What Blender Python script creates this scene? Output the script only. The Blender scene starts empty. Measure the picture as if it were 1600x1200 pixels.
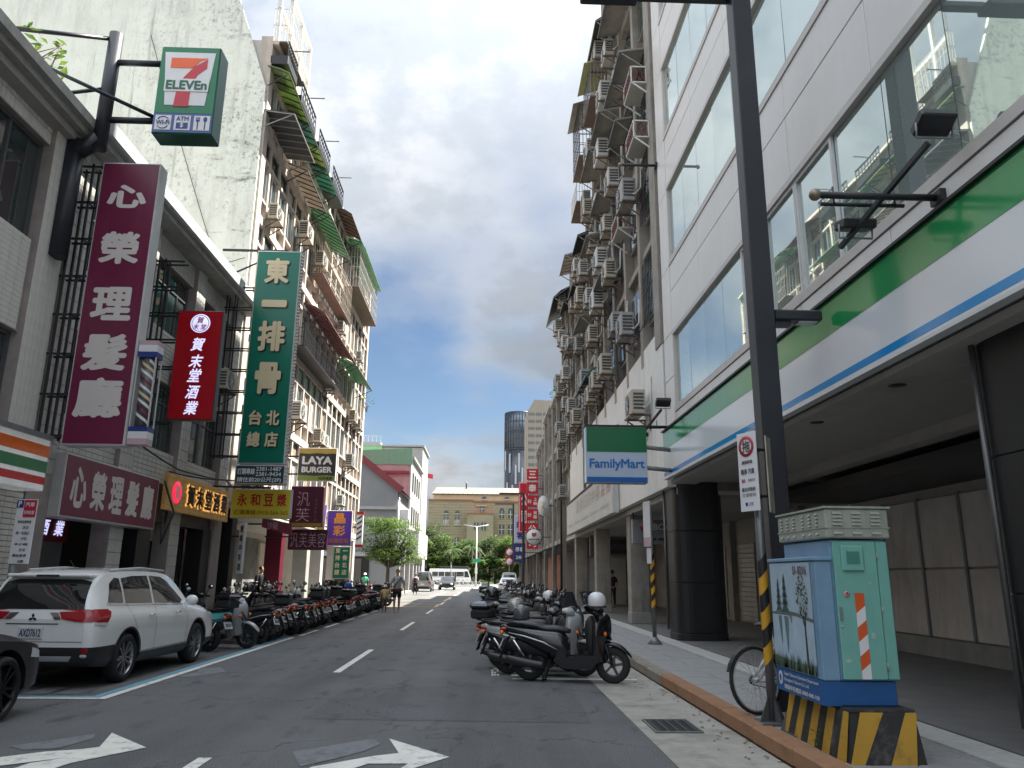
import bpy, math, random
import mathutils
from mathutils import Vector, Matrix
from mathutils.bvhtree import BVHTree
from math import sin, cos, pi, radians as R

random.seed(7)
S = bpy.context.scene
COL = S.collection

# ------------------------------------------------------------------ camera
cam_d = bpy.data.cameras.new('camera')
cam_d.sensor_width = 36; cam_d.lens = 27.0
cam_d.clip_start = 0.05; cam_d.clip_end = 6000
cam = bpy.data.objects.new('camera', cam_d); COL.objects.link(cam)
RM = Matrix(((0.9993531, -0.0174438, -0.0314492), (-0.0347425, -0.2423892, -0.9695568), (0.0092898, 0.9700223, -0.2428385)))
# columns of the camera matrix are the camera axes in the world
cam.matrix_world = Matrix.Translation((0, 0, 1.55)) @ RM.to_4x4()
S.camera = cam

# ------------------------------------------------------------------ world and sun
SUN_EL, SUN_AZ = 54.0, 66.0            # azimuth measured from +Y towards +X
SKY_STRENGTH, SUN_STRENGTH = 0.11, 5.0
W = bpy.data.worlds.new('World'); S.world = W; W.use_nodes = True
wn, wl = W.node_tree.nodes, W.node_tree.links
wn.clear()
def wnode(t, **k):
    n = wn.new(t)
    for a, v in k.items(): setattr(n, a, v)
    return n
def wmath(op, a, b=None, clamp=False):
    n = wnode('ShaderNodeMath', operation=op); n.use_clamp = clamp
    for i, v in enumerate((a, b)):
        if v is None: continue
        if isinstance(v, (int, float)): n.inputs[i].default_value = v
        else: wl.new(v, n.inputs[i])
    return n.outputs[0]
sky = wnode('ShaderNodeTexSky', sky_type='NISHITA')
sky.sun_disc = False; sky.sun_elevation = R(SUN_EL); sky.sun_rotation = R(SUN_AZ)
sky.air_density = 1.0; sky.dust_density = 0.0; sky.ozone_density = 2.5
tc = wnode('ShaderNodeTexCoord')
sep = wnode('ShaderNodeSeparateXYZ'); wl.new(tc.outputs['Generated'], sep.inputs[0])
zz = wmath('ADD', wmath('MAXIMUM', sep.outputs[2], 0.0), 0.30)
cmb = wnode('ShaderNodeCombineXYZ')
wl.new(wmath('DIVIDE', sep.outputs[0], zz), cmb.inputs[0])
wl.new(wmath('DIVIDE', sep.outputs[1], zz), cmb.inputs[1])
cmb.inputs[2].default_value = 0.37
def wnoise(scale, detail, rough, off):
    m = wnode('ShaderNodeMapping'); m.inputs['Location'].default_value = off
    wl.new(cmb.outputs[0], m.inputs[0])
    n = wnode('ShaderNodeTexNoise'); n.inputs['Scale'].default_value = scale
    n.inputs['Detail'].default_value = detail; n.inputs['Roughness'].default_value = rough
    wl.new(m.outputs[0], n.inputs['Vector']); return n.outputs['Fac']
def wramp(fac, stops):
    n = wnode('ShaderNodeValToRGB'); wl.new(fac, n.inputs[0])
    e = n.color_ramp.elements
    while len(e) < len(stops): e.new(0.5)
    for el, (p, c) in zip(e, stops): el.position = p; el.color = c
    n.color_ramp.interpolation = 'EASE'
    return n.outputs[0]
CLOUD_OFF = (15.0, 2.2, 0.0)
big = wnoise(0.62, 5, 0.5, CLOUD_OFF)
fine = wnoise(1.9, 8, 0.6, (CLOUD_OFF[1] + 5.0, CLOUD_OFF[0] + 2.0, 0.0))
cover = wramp(wmath('ADD', wmath('MULTIPLY', big, 0.78), wmath('MULTIPLY', fine, 0.22)),
              [(0.37, (0, 0, 0, 1)), (0.48, (1, 1, 1, 1))])
shade = wramp(wmath('ADD', wmath('MULTIPLY', big, 0.4), wmath('MULTIPLY', fine, 0.6)),
              [(0.38, (5.6, 5.65, 5.7, 1)), (0.45, (4.3, 4.45, 4.65, 1)), (0.515, (3.0, 3.25, 3.6, 1)), (0.60, (1.9, 2.2, 2.7, 1))])
# overcast luminance grows towards the zenith
el = wmath('ADD', wmath('MULTIPLY', wmath('POWER', wmath('MAXIMUM', sep.outputs[2], 0.0), 1.8), 0.68), 0.32)
# added brightness field: dims clouds ahead, brightens unseen sky that lights the street
SKY_FILL_OFF = (56.2, 25.3, 0.0)
thick = wnoise(0.33, 1, 0.4, SKY_FILL_OFF)  # scales cloud brightness only, offset picked for the light from out of view
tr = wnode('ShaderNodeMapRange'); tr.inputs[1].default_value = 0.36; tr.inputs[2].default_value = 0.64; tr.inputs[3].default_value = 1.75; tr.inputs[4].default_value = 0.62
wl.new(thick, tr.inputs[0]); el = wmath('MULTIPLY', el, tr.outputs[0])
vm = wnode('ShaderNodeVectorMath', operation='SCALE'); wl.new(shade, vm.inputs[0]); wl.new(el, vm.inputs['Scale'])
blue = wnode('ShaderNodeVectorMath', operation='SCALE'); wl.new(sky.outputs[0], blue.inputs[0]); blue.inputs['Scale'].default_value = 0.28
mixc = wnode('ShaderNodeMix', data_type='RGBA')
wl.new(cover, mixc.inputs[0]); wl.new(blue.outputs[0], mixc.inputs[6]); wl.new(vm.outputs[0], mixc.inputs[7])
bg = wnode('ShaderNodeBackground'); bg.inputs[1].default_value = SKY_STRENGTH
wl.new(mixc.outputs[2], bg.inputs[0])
wo = wnode('ShaderNodeOutputWorld'); wl.new(bg.outputs[0], wo.inputs[0])

sd = bpy.data.lights.new('sun', 'SUN'); sd.energy = SUN_STRENGTH; sd.angle = R(0.53); sd.color = (1.0, 0.94, 0.84)
sun = bpy.data.objects.new('sun', sd); COL.objects.link(sun)
to_sun = Vector((sin(R(SUN_AZ)) * cos(R(SUN_EL)), cos(R(SUN_AZ)) * cos(R(SUN_EL)), sin(R(SUN_EL))))
sun.rotation_euler = (-to_sun).to_track_quat('-Z', 'Y').to_euler()
sun.location = (20, 10, 60)

S.view_settings.view_transform = 'Standard'; S.view_settings.look = 'None'
S.view_settings.gamma = 1.0; S.view_settings.exposure = 2.0
S.view_settings.use_curve_mapping = False
S.render.engine = 'CYCLES'
S.cycles.use_denoising = True
S.cycles.max_bounces = 8; S.cycles.diffuse_bounces = 4; S.cycles.glossy_bounces = 3

# ------------------------------------------------------------------ materials
MATS = {}
def mat(name, rgb, rough=0.6, metal=0.0, var=0.14, scale=3.0, bump=0.0, bscale=60.0, dirt=0.0, dcol=(0.06, 0.055, 0.05),
        dscale=1.2, dth=0.52, streak=True, ior=1.5, spec=0.5, emit=0.0, coat=0.0, wave=0.0):
    """Principled material: base colour with soft grain, optional weather streaks and fine relief."""
    if name in MATS: return MATS[name]
    m = bpy.data.materials.new(name); m.use_nodes = True
    n, l = m.node_tree.nodes, m.node_tree.links
    b = n['Principled BSDF']
    b.inputs['Roughness'].default_value = rough; b.inputs['Metallic'].default_value = metal
    b.inputs['IOR'].default_value = ior
    if coat: b.inputs['Coat Weight'].default_value = coat; b.inputs['Coat Roughness'].default_value = 0.04
    t = n.new('ShaderNodeTexCoord')
    no = n.new('ShaderNodeTexNoise'); no.inputs['Scale'].default_value = scale; no.inputs['Detail'].default_value = 6
    no.inputs['Roughness'].default_value = 0.65
    l.new(t.outputs['Object'], no.inputs['Vector'])
    mr = n.new('ShaderNodeMapRange'); mr.inputs[1].default_value = 0.25; mr.inputs[2].default_value = 0.75
    mr.inputs[3].default_value = 1 - var; mr.inputs[4].default_value = 1 + var
    l.new(no.outputs['Fac'], mr.inputs[0])
    mx = n.new('ShaderNodeMix'); mx.data_type = 'RGBA'; mx.blend_type = 'MULTIPLY'; mx.inputs[0].default_value = 1
    mx.inputs[6].default_value = (*rgb, 1)
    l.new(mr.outputs[0], mx.inputs[7])
    out = mx.outputs[2]
    if dirt:
        mp = n.new('ShaderNodeMapping')
        mp.inputs['Scale'].default_value = (dscale, dscale, dscale * (0.22 if streak else 1))
        l.new(t.outputs['Object'], mp.inputs[0])
        dn = n.new('ShaderNodeTexNoise'); dn.inputs['Scale'].default_value = 1.0; dn.inputs['Detail'].default_value = 9
        dn.inputs['Roughness'].default_value = 0.72
        l.new(mp.outputs[0], dn.inputs['Vector'])
        rp = n.new('ShaderNodeMapRange'); rp.inputs[1].default_value = dth; rp.inputs[2].default_value = dth + 0.16
        rp.inputs[3].default_value = 0; rp.inputs[4].default_value = dirt
        l.new(dn.outputs['Fac'], rp.inputs[0])
        dm = n.new('ShaderNodeMix'); dm.data_type = 'RGBA'
        l.new(rp.outputs[0], dm.inputs[0]); l.new(out, dm.inputs[6]); dm.inputs[7].default_value = (*dcol, 1)
        out = dm.outputs[2]
    l.new(out, b.inputs['Base Color'])
    if emit:
        l.new(out, b.inputs['Emission Color']); b.inputs['Emission Strength'].default_value = emit
    if bump or wave:
        bn = n.new('ShaderNodeTexNoise'); bn.inputs['Scale'].default_value = 1.1 if wave else bscale
        bn.inputs['Detail'].default_value = 1 if wave else 4
        l.new(t.outputs['Object'], bn.inputs['Vector'])
        bp = n.new('ShaderNodeBump'); bp.inputs['Strength'].default_value = wave or bump
        bp.inputs['Distance'].default_value = 0.02
        l.new(bn.outputs['Fac'], bp.inputs['Height']); l.new(bp.outputs[0], b.inputs['Normal'])
    MATS[name] = m
    return m

# ------------------------------------------------------------------ mesh builder
class MB:
    def __init__(s): s.v = []; s.f = []; s.m = []; s.sm = []
    def add(s, vs, fs, m=0, smooth=False):
        o = len(s.v); s.v += [tuple(v) for v in vs]
        for f in fs: s.f.append([i + o for i in f]); s.m.append(m); s.sm.append(smooth)
        return s
    def box(s, x0, x1, y0, y1, z0, z1, m=0):
        x0, x1 = min(x0, x1), max(x0, x1); y0, y1 = min(y0, y1), max(y0, y1); z0, z1 = min(z0, z1), max(z0, z1)
        return s.add([(x, y, z) for z in (z0, z1) for y in (y0, y1) for x in (x0, x1)],
                     [(0, 2, 3, 1), (4, 5, 7, 6), (0, 1, 5, 4), (2, 6, 7, 3), (0, 4, 6, 2), (1, 3, 7, 5)], m)
    def bbox(s, x0, x1, y0, y1, z0, z1, b=0.01, m=0):
        """box with chamfered edges"""
        x0, x1 = min(x0, x1), max(x0, x1); y0, y1 = min(y0, y1), max(y0, y1); z0, z1 = min(z0, z1), max(z0, z1)
        b = min(b, (x1 - x0) * .45, (y1 - y0) * .45, (z1 - z0) * .45)
        vs = []
        for sx in (0, 1):
            for sy in (0, 1):
                for sz in (0, 1):
                    X, Y, Z = (x0, x1)[sx], (y0, y1)[sy], (z0, z1)[sz]
                    dx, dy, dz = (b, -b)[sx], (b, -b)[sy], (b, -b)[sz]
                    vs += [(X, Y + dy, Z + dz), (X + dx, Y, Z + dz), (X + dx, Y + dy, Z)]
        i = lambda sx, sy, sz, k: (sx * 4 + sy * 2 + sz) * 3 + k
        fs = []
        for a in (0, 1):
            q = [i(a, 0, 0, 0), i(a, 1, 0, 0), i(a, 1, 1, 0), i(a, 0, 1, 0)]; fs.append(q if a else q[::-1])
            q = [i(0, a, 0, 1), i(0, a, 1, 1), i(1, a, 1, 1), i(1, a, 0, 1)]; fs.append(q if a else q[::-1])
            q = [i(0, 0, a, 2), i(1, 0, a, 2), i(1, 1, a, 2), i(0, 1, a, 2)]; fs.append(q if a else q[::-1])
        for a in (0, 1):
            for c in (0, 1):
                q = [i(a, c, 0, 0), i(a, c, 1, 0), i(a, c, 1, 1), i(a, c, 0, 1)]; fs.append(q[::-1] if a == c else q)
                q = [i(a, 0, c, 0), i(a, 1, c, 0), i(a, 1, c, 2), i(a, 0, c, 2)]; fs.append(q if a == c else q[::-1])
                q = [i(0, a, c, 1), i(1, a, c, 1), i(1, a, c, 2), i(0, a, c, 2)]; fs.append(q[::-1] if a == c else q)
        for sx in (0, 1):
            for sy in (0, 1):
                for sz in (0, 1):
                    q = [i(sx, sy, sz, k) for k in range(3)]
                    fs.append(q if (sx + sy + sz) % 2 else q[::-1])
        return s.add(vs, fs, m)
    def bar(s, p, q, w, h=None, m=0, up=(0, 0, 1)):
        """square bar from p to q"""
        h = h or w; p, q = Vector(p), Vector(q); d = (q - p).normalized()
        u = Vector(up)
        if abs(d.dot(u)) > 0.98: u = Vector((0, 1, 0))
        r = d.cross(u).normalized(); u = r.cross(d).normalized()
        vs = []
        for c in (p, q):
            for a, b in ((-1, -1), (1, -1), (1, 1), (-1, 1)): vs.append(c + r * (a * w / 2) + u * (b * h / 2))
        return s.add(vs, [(0, 1, 2, 3), (7, 6, 5, 4), (0, 4, 5, 1), (1, 5, 6, 2), (2, 6, 7, 3), (3, 7, 4, 0)], m)
    def tube(s, path, r, n=8, m=0, caps=True, smooth=True):
        path = [Vector(p) for p in path]; k = len(path)
        rr = r if isinstance(r, (list, tuple)) else [r] * k
        d0 = (path[1] - path[0]).normalized()
        u = Vector((0, 0, 1)) if abs(d0.z) < 0.9 else Vector((1, 0, 0))
        rings = []; x = d0.cross(u).normalized()
        for i in range(k):
            d = (path[min(i + 1, k - 1)] - path[max(i - 1, 0)]).normalized()
            x = (x - d * x.dot(d)).normalized(); y = d.cross(x)
            rings.append([path[i] + x * (cos(2 * pi * j / n) * rr[i]) + y * (sin(2 * pi * j / n) * rr[i]) for j in range(n)])
        return s.loft(rings, m=m, caps=caps, smooth=smooth)
    def loft(s, rings, m=0, caps=True, smooth=True, closed=True):
        n = len(rings[0]); vs = [p for r in rings for p in r]; fs = []
        for i in range(len(rings) - 1):
            for j in range(n if closed else n - 1):
                a, b = i * n + j, i * n + (j + 1) % n
                fs.append((a, b, b + n, a + n))
        s.add(vs, fs, m, smooth)
        if caps:
            o = len(s.v) - len(vs)
            s.f.append([o + j for j in range(n)][::-1]); s.m.append(m); s.sm.append(False)
            s.f.append([o + (len(rings) - 1) * n + j for j in range(n)]); s.m.append(m); s.sm.append(False)
        return s
    def lathe(s, prof, c=(0, 0, 0), axis='Z', n=20, m=0, caps=False, smooth=True):
        """profile (radius, height) turned round an axis through c"""
        rings = []
        for r, h in prof:
            ring = []
            for j in range(n):
                a = 2 * pi * j / n; p = (r * cos(a), r * sin(a), h)
                if axis == 'Y': p = (p[0], -h if False else p[2], p[1])
                elif axis == 'X': p = (p[2], p[0], p[1])
                ring.append((p[0] + c[0], p[1] + c[1], p[2] + c[2]))
            rings.append(ring if axis != 'Y' else ring[::-1])
        return s.loft(rings, m=m, caps=caps, smooth=smooth)
    def ball(s, c, r, n=12, m=0, sz=1.0, sx=1.0, sy=1.0):
        k = max(4, n // 2); prof = [(max(r * sin(pi * i / k), 1e-4), -r * cos(pi * i / k)) for i in range(k + 1)]
        o = len(s.v); s.lathe(prof, (0, 0, 0), 'Z', n, m, False, True)
        for i in range(o, len(s.v)):
            x, y, z = s.v[i]; s.v[i] = (c[0] + x * sx, c[1] + y * sy, c[2] + z * sz)
        return s
    def prism(s, poly, fn, a, b, m=0, smooth=False):
        """polygon (list of 2D points) pushed from depth a to depth b; fn(u, v, d) -> 3D point"""
        n = len(poly)
        vs = [fn(u, v, a) for u, v in poly] + [fn(u, v, b) for u, v in poly]
        fs = [tuple(range(n))[::-1], tuple(range(n, 2 * n))]
        s.add(vs, fs, m)
        o = len(s.v) - 2 * n
        for j in range(n):
            k = (j + 1) % n; s.f.append([o + j, o + k, o + n + k, o + n + j]); s.m.append(m); s.sm.append(smooth)
        return s
    def quad(s, a, b, c, d, m=0): return s.add([a, b, c, d], [(0, 1, 2, 3)], m)
    def xf(s, M, start=0):
        for i in range(start, len(s.v)): s.v[i] = tuple(M @ Vector(s.v[i]))
        return s
    def mesh(s, name, mats, fix=True):
        me = bpy.data.meshes.new(name)
        me.from_pydata(s.v, [], s.f)
        for m in (mats if isinstance(mats, (list, tuple)) else [mats]): me.materials.append(m)
        me.polygons.foreach_set('material_index', s.m); me.polygons.foreach_set('use_smooth', s.sm)
        if fix:
            import bmesh
            bm = bmesh.new(); bm.from_mesh(me)
            bmesh.ops.recalc_face_normals(bm, faces=bm.faces)
            bm.to_mesh(me); bm.free()
        me.update()
        return me
    def build(s, name, mats, parent=None, loc=None, world=False, fix=True):
        """one linked mesh object; world=True: vertices are world positions, made local to the parent"""
        if world and parent is not None:
            p = parent.location
            q = parent
            off = Vector(p)
            while q.parent is not None: q = q.parent; off += q.location
            s.v = [(x - off.x, y - off.y, z - off.z) for x, y, z in s.v]
        return link(name, s.mesh(name, mats, fix), parent, loc)

def link(name, me, parent=None, loc=None, rotz=0.0):
    o = bpy.data.objects.new(name, me); COL.objects.link(o)
    if parent is not None: o.parent = parent
    if loc is not None: o.location = loc
    if rotz: o.rotation_euler = (0, 0, rotz)
    return o
def tag(o, label=None, cat=None, group=None, kind=None):
    for k, v in (('label', label), ('category', cat), ('group', group), ('kind', kind)):
        if v: o[k] = v
    return o
def thing(name, label, cat, loc=(0, 0, 0), rotz=0.0, group=None):
    o = bpy.data.objects.new(name, None); COL.objects.link(o); o.empty_display_size = 0.2
    o.location = loc; o.rotation_euler = (0, 0, rotz)
    return tag(o, label, cat, group)
def copy_tree(o, parent=None, recolor=None):
    c = o.copy(); COL.objects.link(c); c.parent = parent
    if recolor and c.type == 'MESH': recolor(c)
    for ch in KIDS.get(o.name) or list(o.children): copy_tree(ch, c, recolor)
    return c
KIDS = {}
def shared(o, name, loc, parent, rotz=0.0):
    """another object of the same mesh"""
    return link(name, o if isinstance(o, bpy.types.Mesh) else o.data, parent, loc, rotz)

# flat writing: real glyph outlines, a millimetre or two thick
_TX = {}
def glyphs(s, bold=0.0, thick=0.0, shear=0.0):
    key = (s, bold, thick, shear)
    if key not in _TX:
        c = bpy.data.curves.new('writing', 'FONT'); c.body = s; c.resolution_u = 3; c.offset = bold; c.extrude = thick
        c.shear = shear
        o = bpy.data.objects.new('writing', c)
        me = o.to_mesh()
        vs = [tuple(v.co) for v in me.vertices]; fs = [tuple(p.vertices) for p in me.polygons]
        o.to_mesh_clear(); bpy.data.objects.remove(o); bpy.data.curves.remove(c)
        xs = [v[0] for v in vs] or [0, 1]; ys = [v[1] for v in vs] or [0, 1]
        _TX[key] = (vs, fs, (min(xs), max(xs), min(ys), max(ys)))
    return _TX[key]
def text_into(mb, s, o, right, up, w, h, off=0.004, bold=0.02, thick=0.0, m=0, center=True, shear=0.0):
    """write s into the rectangle w x h (bottom-left o, or centred on o) spanned by right and up"""
    vs, fs, (x0, x1, y0, y1) = glyphs(s, min(bold, 0.0), thick, shear)
    right, up, o = Vector(right).normalized(), Vector(up).normalized(), Vector(o)
    nrm = right.cross(up)
    bold = max(bold, 0.0) * .72
    x0 -= bold; x1 += bold; y0 -= bold; y1 += bold
    kx, ky = w / max(x1 - x0, 1e-5), h / max(y1 - y0, 1e-5)
    if center: o = o - right * (w / 2) - up * (h / 2)
    shifts = [(0, 0)] + ([(bold * cos(a * pi / 4), bold * sin(a * pi / 4)) for a in range(8)] if bold > 0 else [])
    for i, (sx, sy) in enumerate(shifts):
        pts = [o + right * ((x + sx - x0) * kx) + up * ((y + sy - y0) * ky) + nrm * (off + i * .0003 + z * ky) for x, y, z in vs]
        mb.add(pts, fs, m)
    return mb
XP, YP, ZP, XN, YN = Vector((1, 0, 0)), Vector((0, 1, 0)), Vector((0, 0, 1)), Vector((-1, 0, 0)), Vector((0, -1, 0))
NUM = ['first', 'second', 'third', 'fourth', 'fifth', 'sixth', 'seventh', 'eighth', 'ninth', 'tenth', 'eleventh', 'twelfth',
       'thirteenth', 'fourteenth', 'fifteenth', 'sixteenth', 'seventeenth', 'eighteenth', 'nineteenth', 'twentieth']
def ordn(i):
    if i < 20: return NUM[i]
    tens = {2: 'twenty', 3: 'thirty', 4: 'forty', 5: 'fifty'}; k = i + 1
    if k % 10 == 0: return {2: 'twentieth', 3: 'thirtieth', 4: 'fortieth', 5: 'fiftieth'}[k // 10]
    return tens[k // 10] + '-' + NUM[k % 10 - 1]

# common materials
def asphalt_mat(name, rgb):
    """worn asphalt: aggregate speckle, polished wheel lanes along Y, oil spots and hairline cracks"""
    m = mat(name, rgb, 0.82, var=0.16, scale=0.7, bump=0.5, bscale=120, dirt=0.3, dcol=(0.07, 0.07, 0.072), dscale=0.45, streak=False)
    n, l = m.node_tree.nodes, m.node_tree.links; b = n['Principled BSDF']
    src = b.inputs['Base Color'].links[0].from_socket; t = [x for x in n if x.type == 'TEX_COORD'][0]
    def noise(sc, scale, det=3):
        mp = n.new('ShaderNodeMapping'); mp.inputs['Scale'].default_value = sc; l.new(t.outputs['Object'], mp.inputs[0])
        q = n.new('ShaderNodeTexNoise'); q.inputs['Scale'].default_value = scale; q.inputs['Detail'].default_value = det; l.new(mp.outputs[0], q.inputs['Vector']); return q.outputs['Fac']
    def rng(f, a, c, lo, hi):
        r = n.new('ShaderNodeMapRange'); r.inputs[1].default_value = a; r.inputs[2].default_value = c; r.inputs[3].default_value = lo; r.inputs[4].default_value = hi; l.new(f, r.inputs[0]); return r.outputs[0]
    def mul(a, f):
        x = n.new('ShaderNodeMix'); x.data_type = 'RGBA'; x.blend_type = 'MULTIPLY'; x.inputs[0].default_value = 1; l.new(a, x.inputs[6]); l.new(f, x.inputs[7]); return x.outputs[2]
    out = mul(src, rng(noise((1, 1, 1), 75, 2), .3, .7, .5, 1.5))
    out = mul(out, rng(noise((1.1, .05, 1), 1.0, 4), .35, .65, .80, 1.18))
    out = mul(out, rng(noise((1, .35, 1), 3.2, 6), .58, .72, 1.0, .55))
    v = n.new('ShaderNodeTexVoronoi'); v.feature = 'DISTANCE_TO_EDGE'; v.inputs['Scale'].default_value = .33
    w = n.new('ShaderNodeVectorMath'); w.operation = 'ADD'; wn_ = n.new('ShaderNodeTexNoise'); wn_.inputs['Scale'].default_value = 2.2; wn_.inputs['Detail'].default_value = 5
    l.new(t.outputs['Object'], wn_.inputs['Vector']); l.new(t.outputs['Object'], w.inputs[0]); l.new(wn_.outputs['Color'], w.inputs[1]); l.new(w.outputs[0], v.inputs['Vector'])
    out = mul(out, rng(v.outputs['Distance'], .0, .008, .5, 1.0))
    l.new(out, b.inputs['Base Color']); return m
def sheet_mat(name, rgb, tl=0.55):
    """thin corrugated plastic or canvas sheet that lets some daylight through"""
    m = mat(name, rgb, .6, var=.16, dirt=.25)
    n, l = m.node_tree.nodes, m.node_tree.links; b = n['Principled BSDF']; o = [x for x in n if x.type == 'OUTPUT_MATERIAL'][0]
    tr = n.new('ShaderNodeBsdfTranslucent'); l.new(b.inputs['Base Color'].links[0].from_socket, tr.inputs[0])
    mx = n.new('ShaderNodeMixShader'); mx.inputs[0].default_value = tl; l.new(b.outputs[0], mx.inputs[1]); l.new(tr.outputs[0], mx.inputs[2]); l.new(mx.outputs[0], o.inputs[0])
    return m
M_asphalt = asphalt_mat('asphalt', (0.118, 0.118, 0.118))
M_walkdark = mat('arcade_paving', (0.14, 0.138, 0.135), 0.8, var=0.2, scale=2, bump=0.2, bscale=120)
M_conc = mat('concrete', (0.27, 0.265, 0.25), 0.85, var=0.2, scale=2.5, bump=0.3, bscale=40, dirt=0.35, dcol=(0.12, 0.115, 0.1))
M_gutter = mat('gutter_concrete', (0.34, 0.325, 0.285), 0.85, var=0.25, scale=3, bump=0.3, bscale=60, dirt=0.6, dcol=(0.12, 0.11, 0.09), dscale=2.2, streak=False)
M_paint = mat('road_paint', (0.72, 0.70, 0.64), 0.7, var=0.12, scale=5, dirt=0.75, dcol=(0.17, 0.17, 0.17), dscale=7, dth=0.525, streak=False)
M_faded = mat('faded_paint', (0.2, 0.205, 0.215), 0.8, var=0.3, scale=5, dirt=0.8, dcol=(0.095, 0.097, 0.1), dscale=5, dth=0.45, streak=False)
M_bluepaint = mat('blue_paint', (0.14, 0.33, 0.45), 0.7, var=0.2, scale=5, dirt=0.6, dcol=(0.09, 0.1, 0.11), dscale=6, streak=False)
M_yellowpaint = mat('yellow_paint', (0.6, 0.42, 0.12), 0.7, var=0.15, scale=4)
M_slab = mat('paving_stone', (0.29, 0.29, 0.285), 0.8, var=0.22, scale=4, bump=0.2, bscale=90, dirt=0.35, dcol=(0.12, 0.12, 0.12), dscale=3, streak=False)
M_slab2 = mat('pale_granite', (0.42, 0.42, 0.40), 0.75, var=0.2, scale=8, bump=0.15, bscale=90)
M_kerbred = mat('kerb_faded_red', (0.30, 0.155, 0.08), 0.8, var=0.3, scale=4, bump=0.25, bscale=50, dirt=0.6, dcol=(0.15, 0.11, 0.07), dscale=4, streak=False)
M_kerbgrey = mat('kerb_grey', (0.24, 0.215, 0.175), 0.85, var=0.25, scale=4, bump=0.25, bscale=50)
M_black = mat('black_metal', (0.014, 0.015, 0.018), 0.45, var=0.2, scale=6)
M_navy = mat('dark_post_paint', (0.018, 0.02, 0.028), 0.42, var=0.2, scale=4)
M_grey = mat('grey_metal', (0.22, 0.23, 0.235), 0.45, 0.3, var=0.18, scale=5)
M_alu = mat('aluminium', (0.55, 0.56, 0.57), 0.4, 0.4, var=0.1, scale=5)
M_white = mat('white_metal', (0.62, 0.63, 0.63), 0.4, var=0.08, scale=3)
M_glass = mat('window_glass', (0.04, 0.055, 0.056), 0.03, var=0.3, scale=0.7, ior=2.0)
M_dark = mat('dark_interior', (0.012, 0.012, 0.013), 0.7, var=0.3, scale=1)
M_rubber = mat('rubber', (0.016, 0.016, 0.017), 0.75, var=0.2, scale=8)
M_bark = mat('bark', (0.12, 0.095, 0.07), 0.9, var=0.3, scale=9, bump=0.4, bscale=30)
# ================================================================== ground
def struct(name, mb, mats, parent=None, world=True):
    o = mb.build(name, mats, parent, world=world)
    if parent is None: o['kind'] = 'structure'
    return o
struct('ground', MB().quad((-3000, -300, -0.06), (3000, -300, -0.06), (3000, 5000, -0.06), (-3000, 5000, -0.06)),
       mat('far_ground', (0.16, 0.16, 0.15), 0.9, var=0.2, scale=0.05))
struct('road', MB().quad((-7.0, -12, 0), (2.62, -12, 0), (2.62, 108, 0), (-7.0, 108, 0)), M_asphalt)
struct('side_lane', MB().quad((-60, 47.2, 0.0), (-7.0, 47.2, 0.0), (-7.0, 66, 0.0), (-60, 66, 0.0)), M_asphalt)
struct('cross_street', MB().quad((-160, 108, 0), (160, 108, 0), (160, 152, 0), (-160, 152, 0)),
       mat('sunny_asphalt', (0.2, 0.195, 0.185), 0.85, var=0.2, scale=0.5, bump=0.2, bscale=100))
struct('gutter', MB().quad((1.66, -12, 0.004), (2.62, -12, 0.004), (2.62, 46, 0.004), (1.66, 46, 0.004)), M_gutter)
# asphalt patches of different age
pm = MB(); pm.quad((-2.0, 9.2, 0.003), (1.2, 9.0, 0.003), (1.3, 12.2, 0.003), (-1.9, 11.6, 0.003))
pm.quad((-1.2, 19, 0.003), (1.0, 19, 0.003), (1.1, 26.5, 0.003), (-1.1, 26.2, 0.003)); pm.quad((-6.8, 40, 0.003), (1.2, 39.6, 0.003), (1.2, 40.6, 0.003), (-6.8, 41, 0.003))
struct('asphalt_patch', pm, asphalt_mat('asphalt_patch', (0.100, 0.100, 0.102)))

def mark(name, polys, m, z=0.007):
    mb = MB()
    for p in polys: mb.add([(x, y, z) for x, y in p], [tuple(range(len(p)))])
    o = struct(name, mb, m); return o
def rect(x0, x1, y0, y1): return [(x0, y0), (x1, y0), (x1, y1), (x0, y1)]
for i in range(10):
    y = 3.3 + 10.05 * i
    mark('lane_dash', [[(-2.44, y), (-2.32, y), (-2.32, y + 4.0), (-2.44, y + 4.0)]], M_paint)
mark('arrow_marking', [[(-0.28, 7.35), (-0.9, 8.13), (-0.74, 7.5), (-0.95, 7.38), (-0.95, 7.1), (-0.62, 7.1), (-0.72, 6.7)],
                      [(-0.95, 7.38), (-1.4, 6.98), (-1.6, 6.2), (-1.3, 6.2), (-1.15, 6.75), (-0.95, 7.1)]], M_paint)
mark('arrow_marking', [[(-3.05, 7.7), (-3.67, 8.37), (-3.48, 7.72), (-3.6, 7.62), (-3.53, 7.32), (-3.38, 7.4), (-3.42, 7.1)],
                      [(-3.6, 7.62), (-3.85, 7.53), (-4.25, 7.2), (-4.6, 6.2), (-4.3, 6.2), (-4.0, 6.95), (-3.53, 7.32)],
                      [(-3.53, 7.32), (-3.75, 7.1), (-3.9, 6.2), (-3.6, 6.2), (-3.42, 7.1), (-3.38, 7.4)]], M_paint)
mark('faded_arrow_marking', [[(-1.7, 7.56), (-1.06, 8.13), (-0.95, 7.9), (-1.05, 7.6), (-1.25, 7.3), (-1.5, 7.0)],
                             [(-4.3, 7.75), (-3.81, 8.33), (-3.72, 8.1), (-3.83, 7.67), (-4.1, 7.6)]], M_faded, 0.005)
mark('faded_diamond_marking', [[(-4.45, 13.99), (-4.15, 13.38), (-4.47, 12.71), (-4.72, 12.75), (-4.6, 13.3), (-4.75, 13.8)]], M_faded, 0.005)
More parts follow.
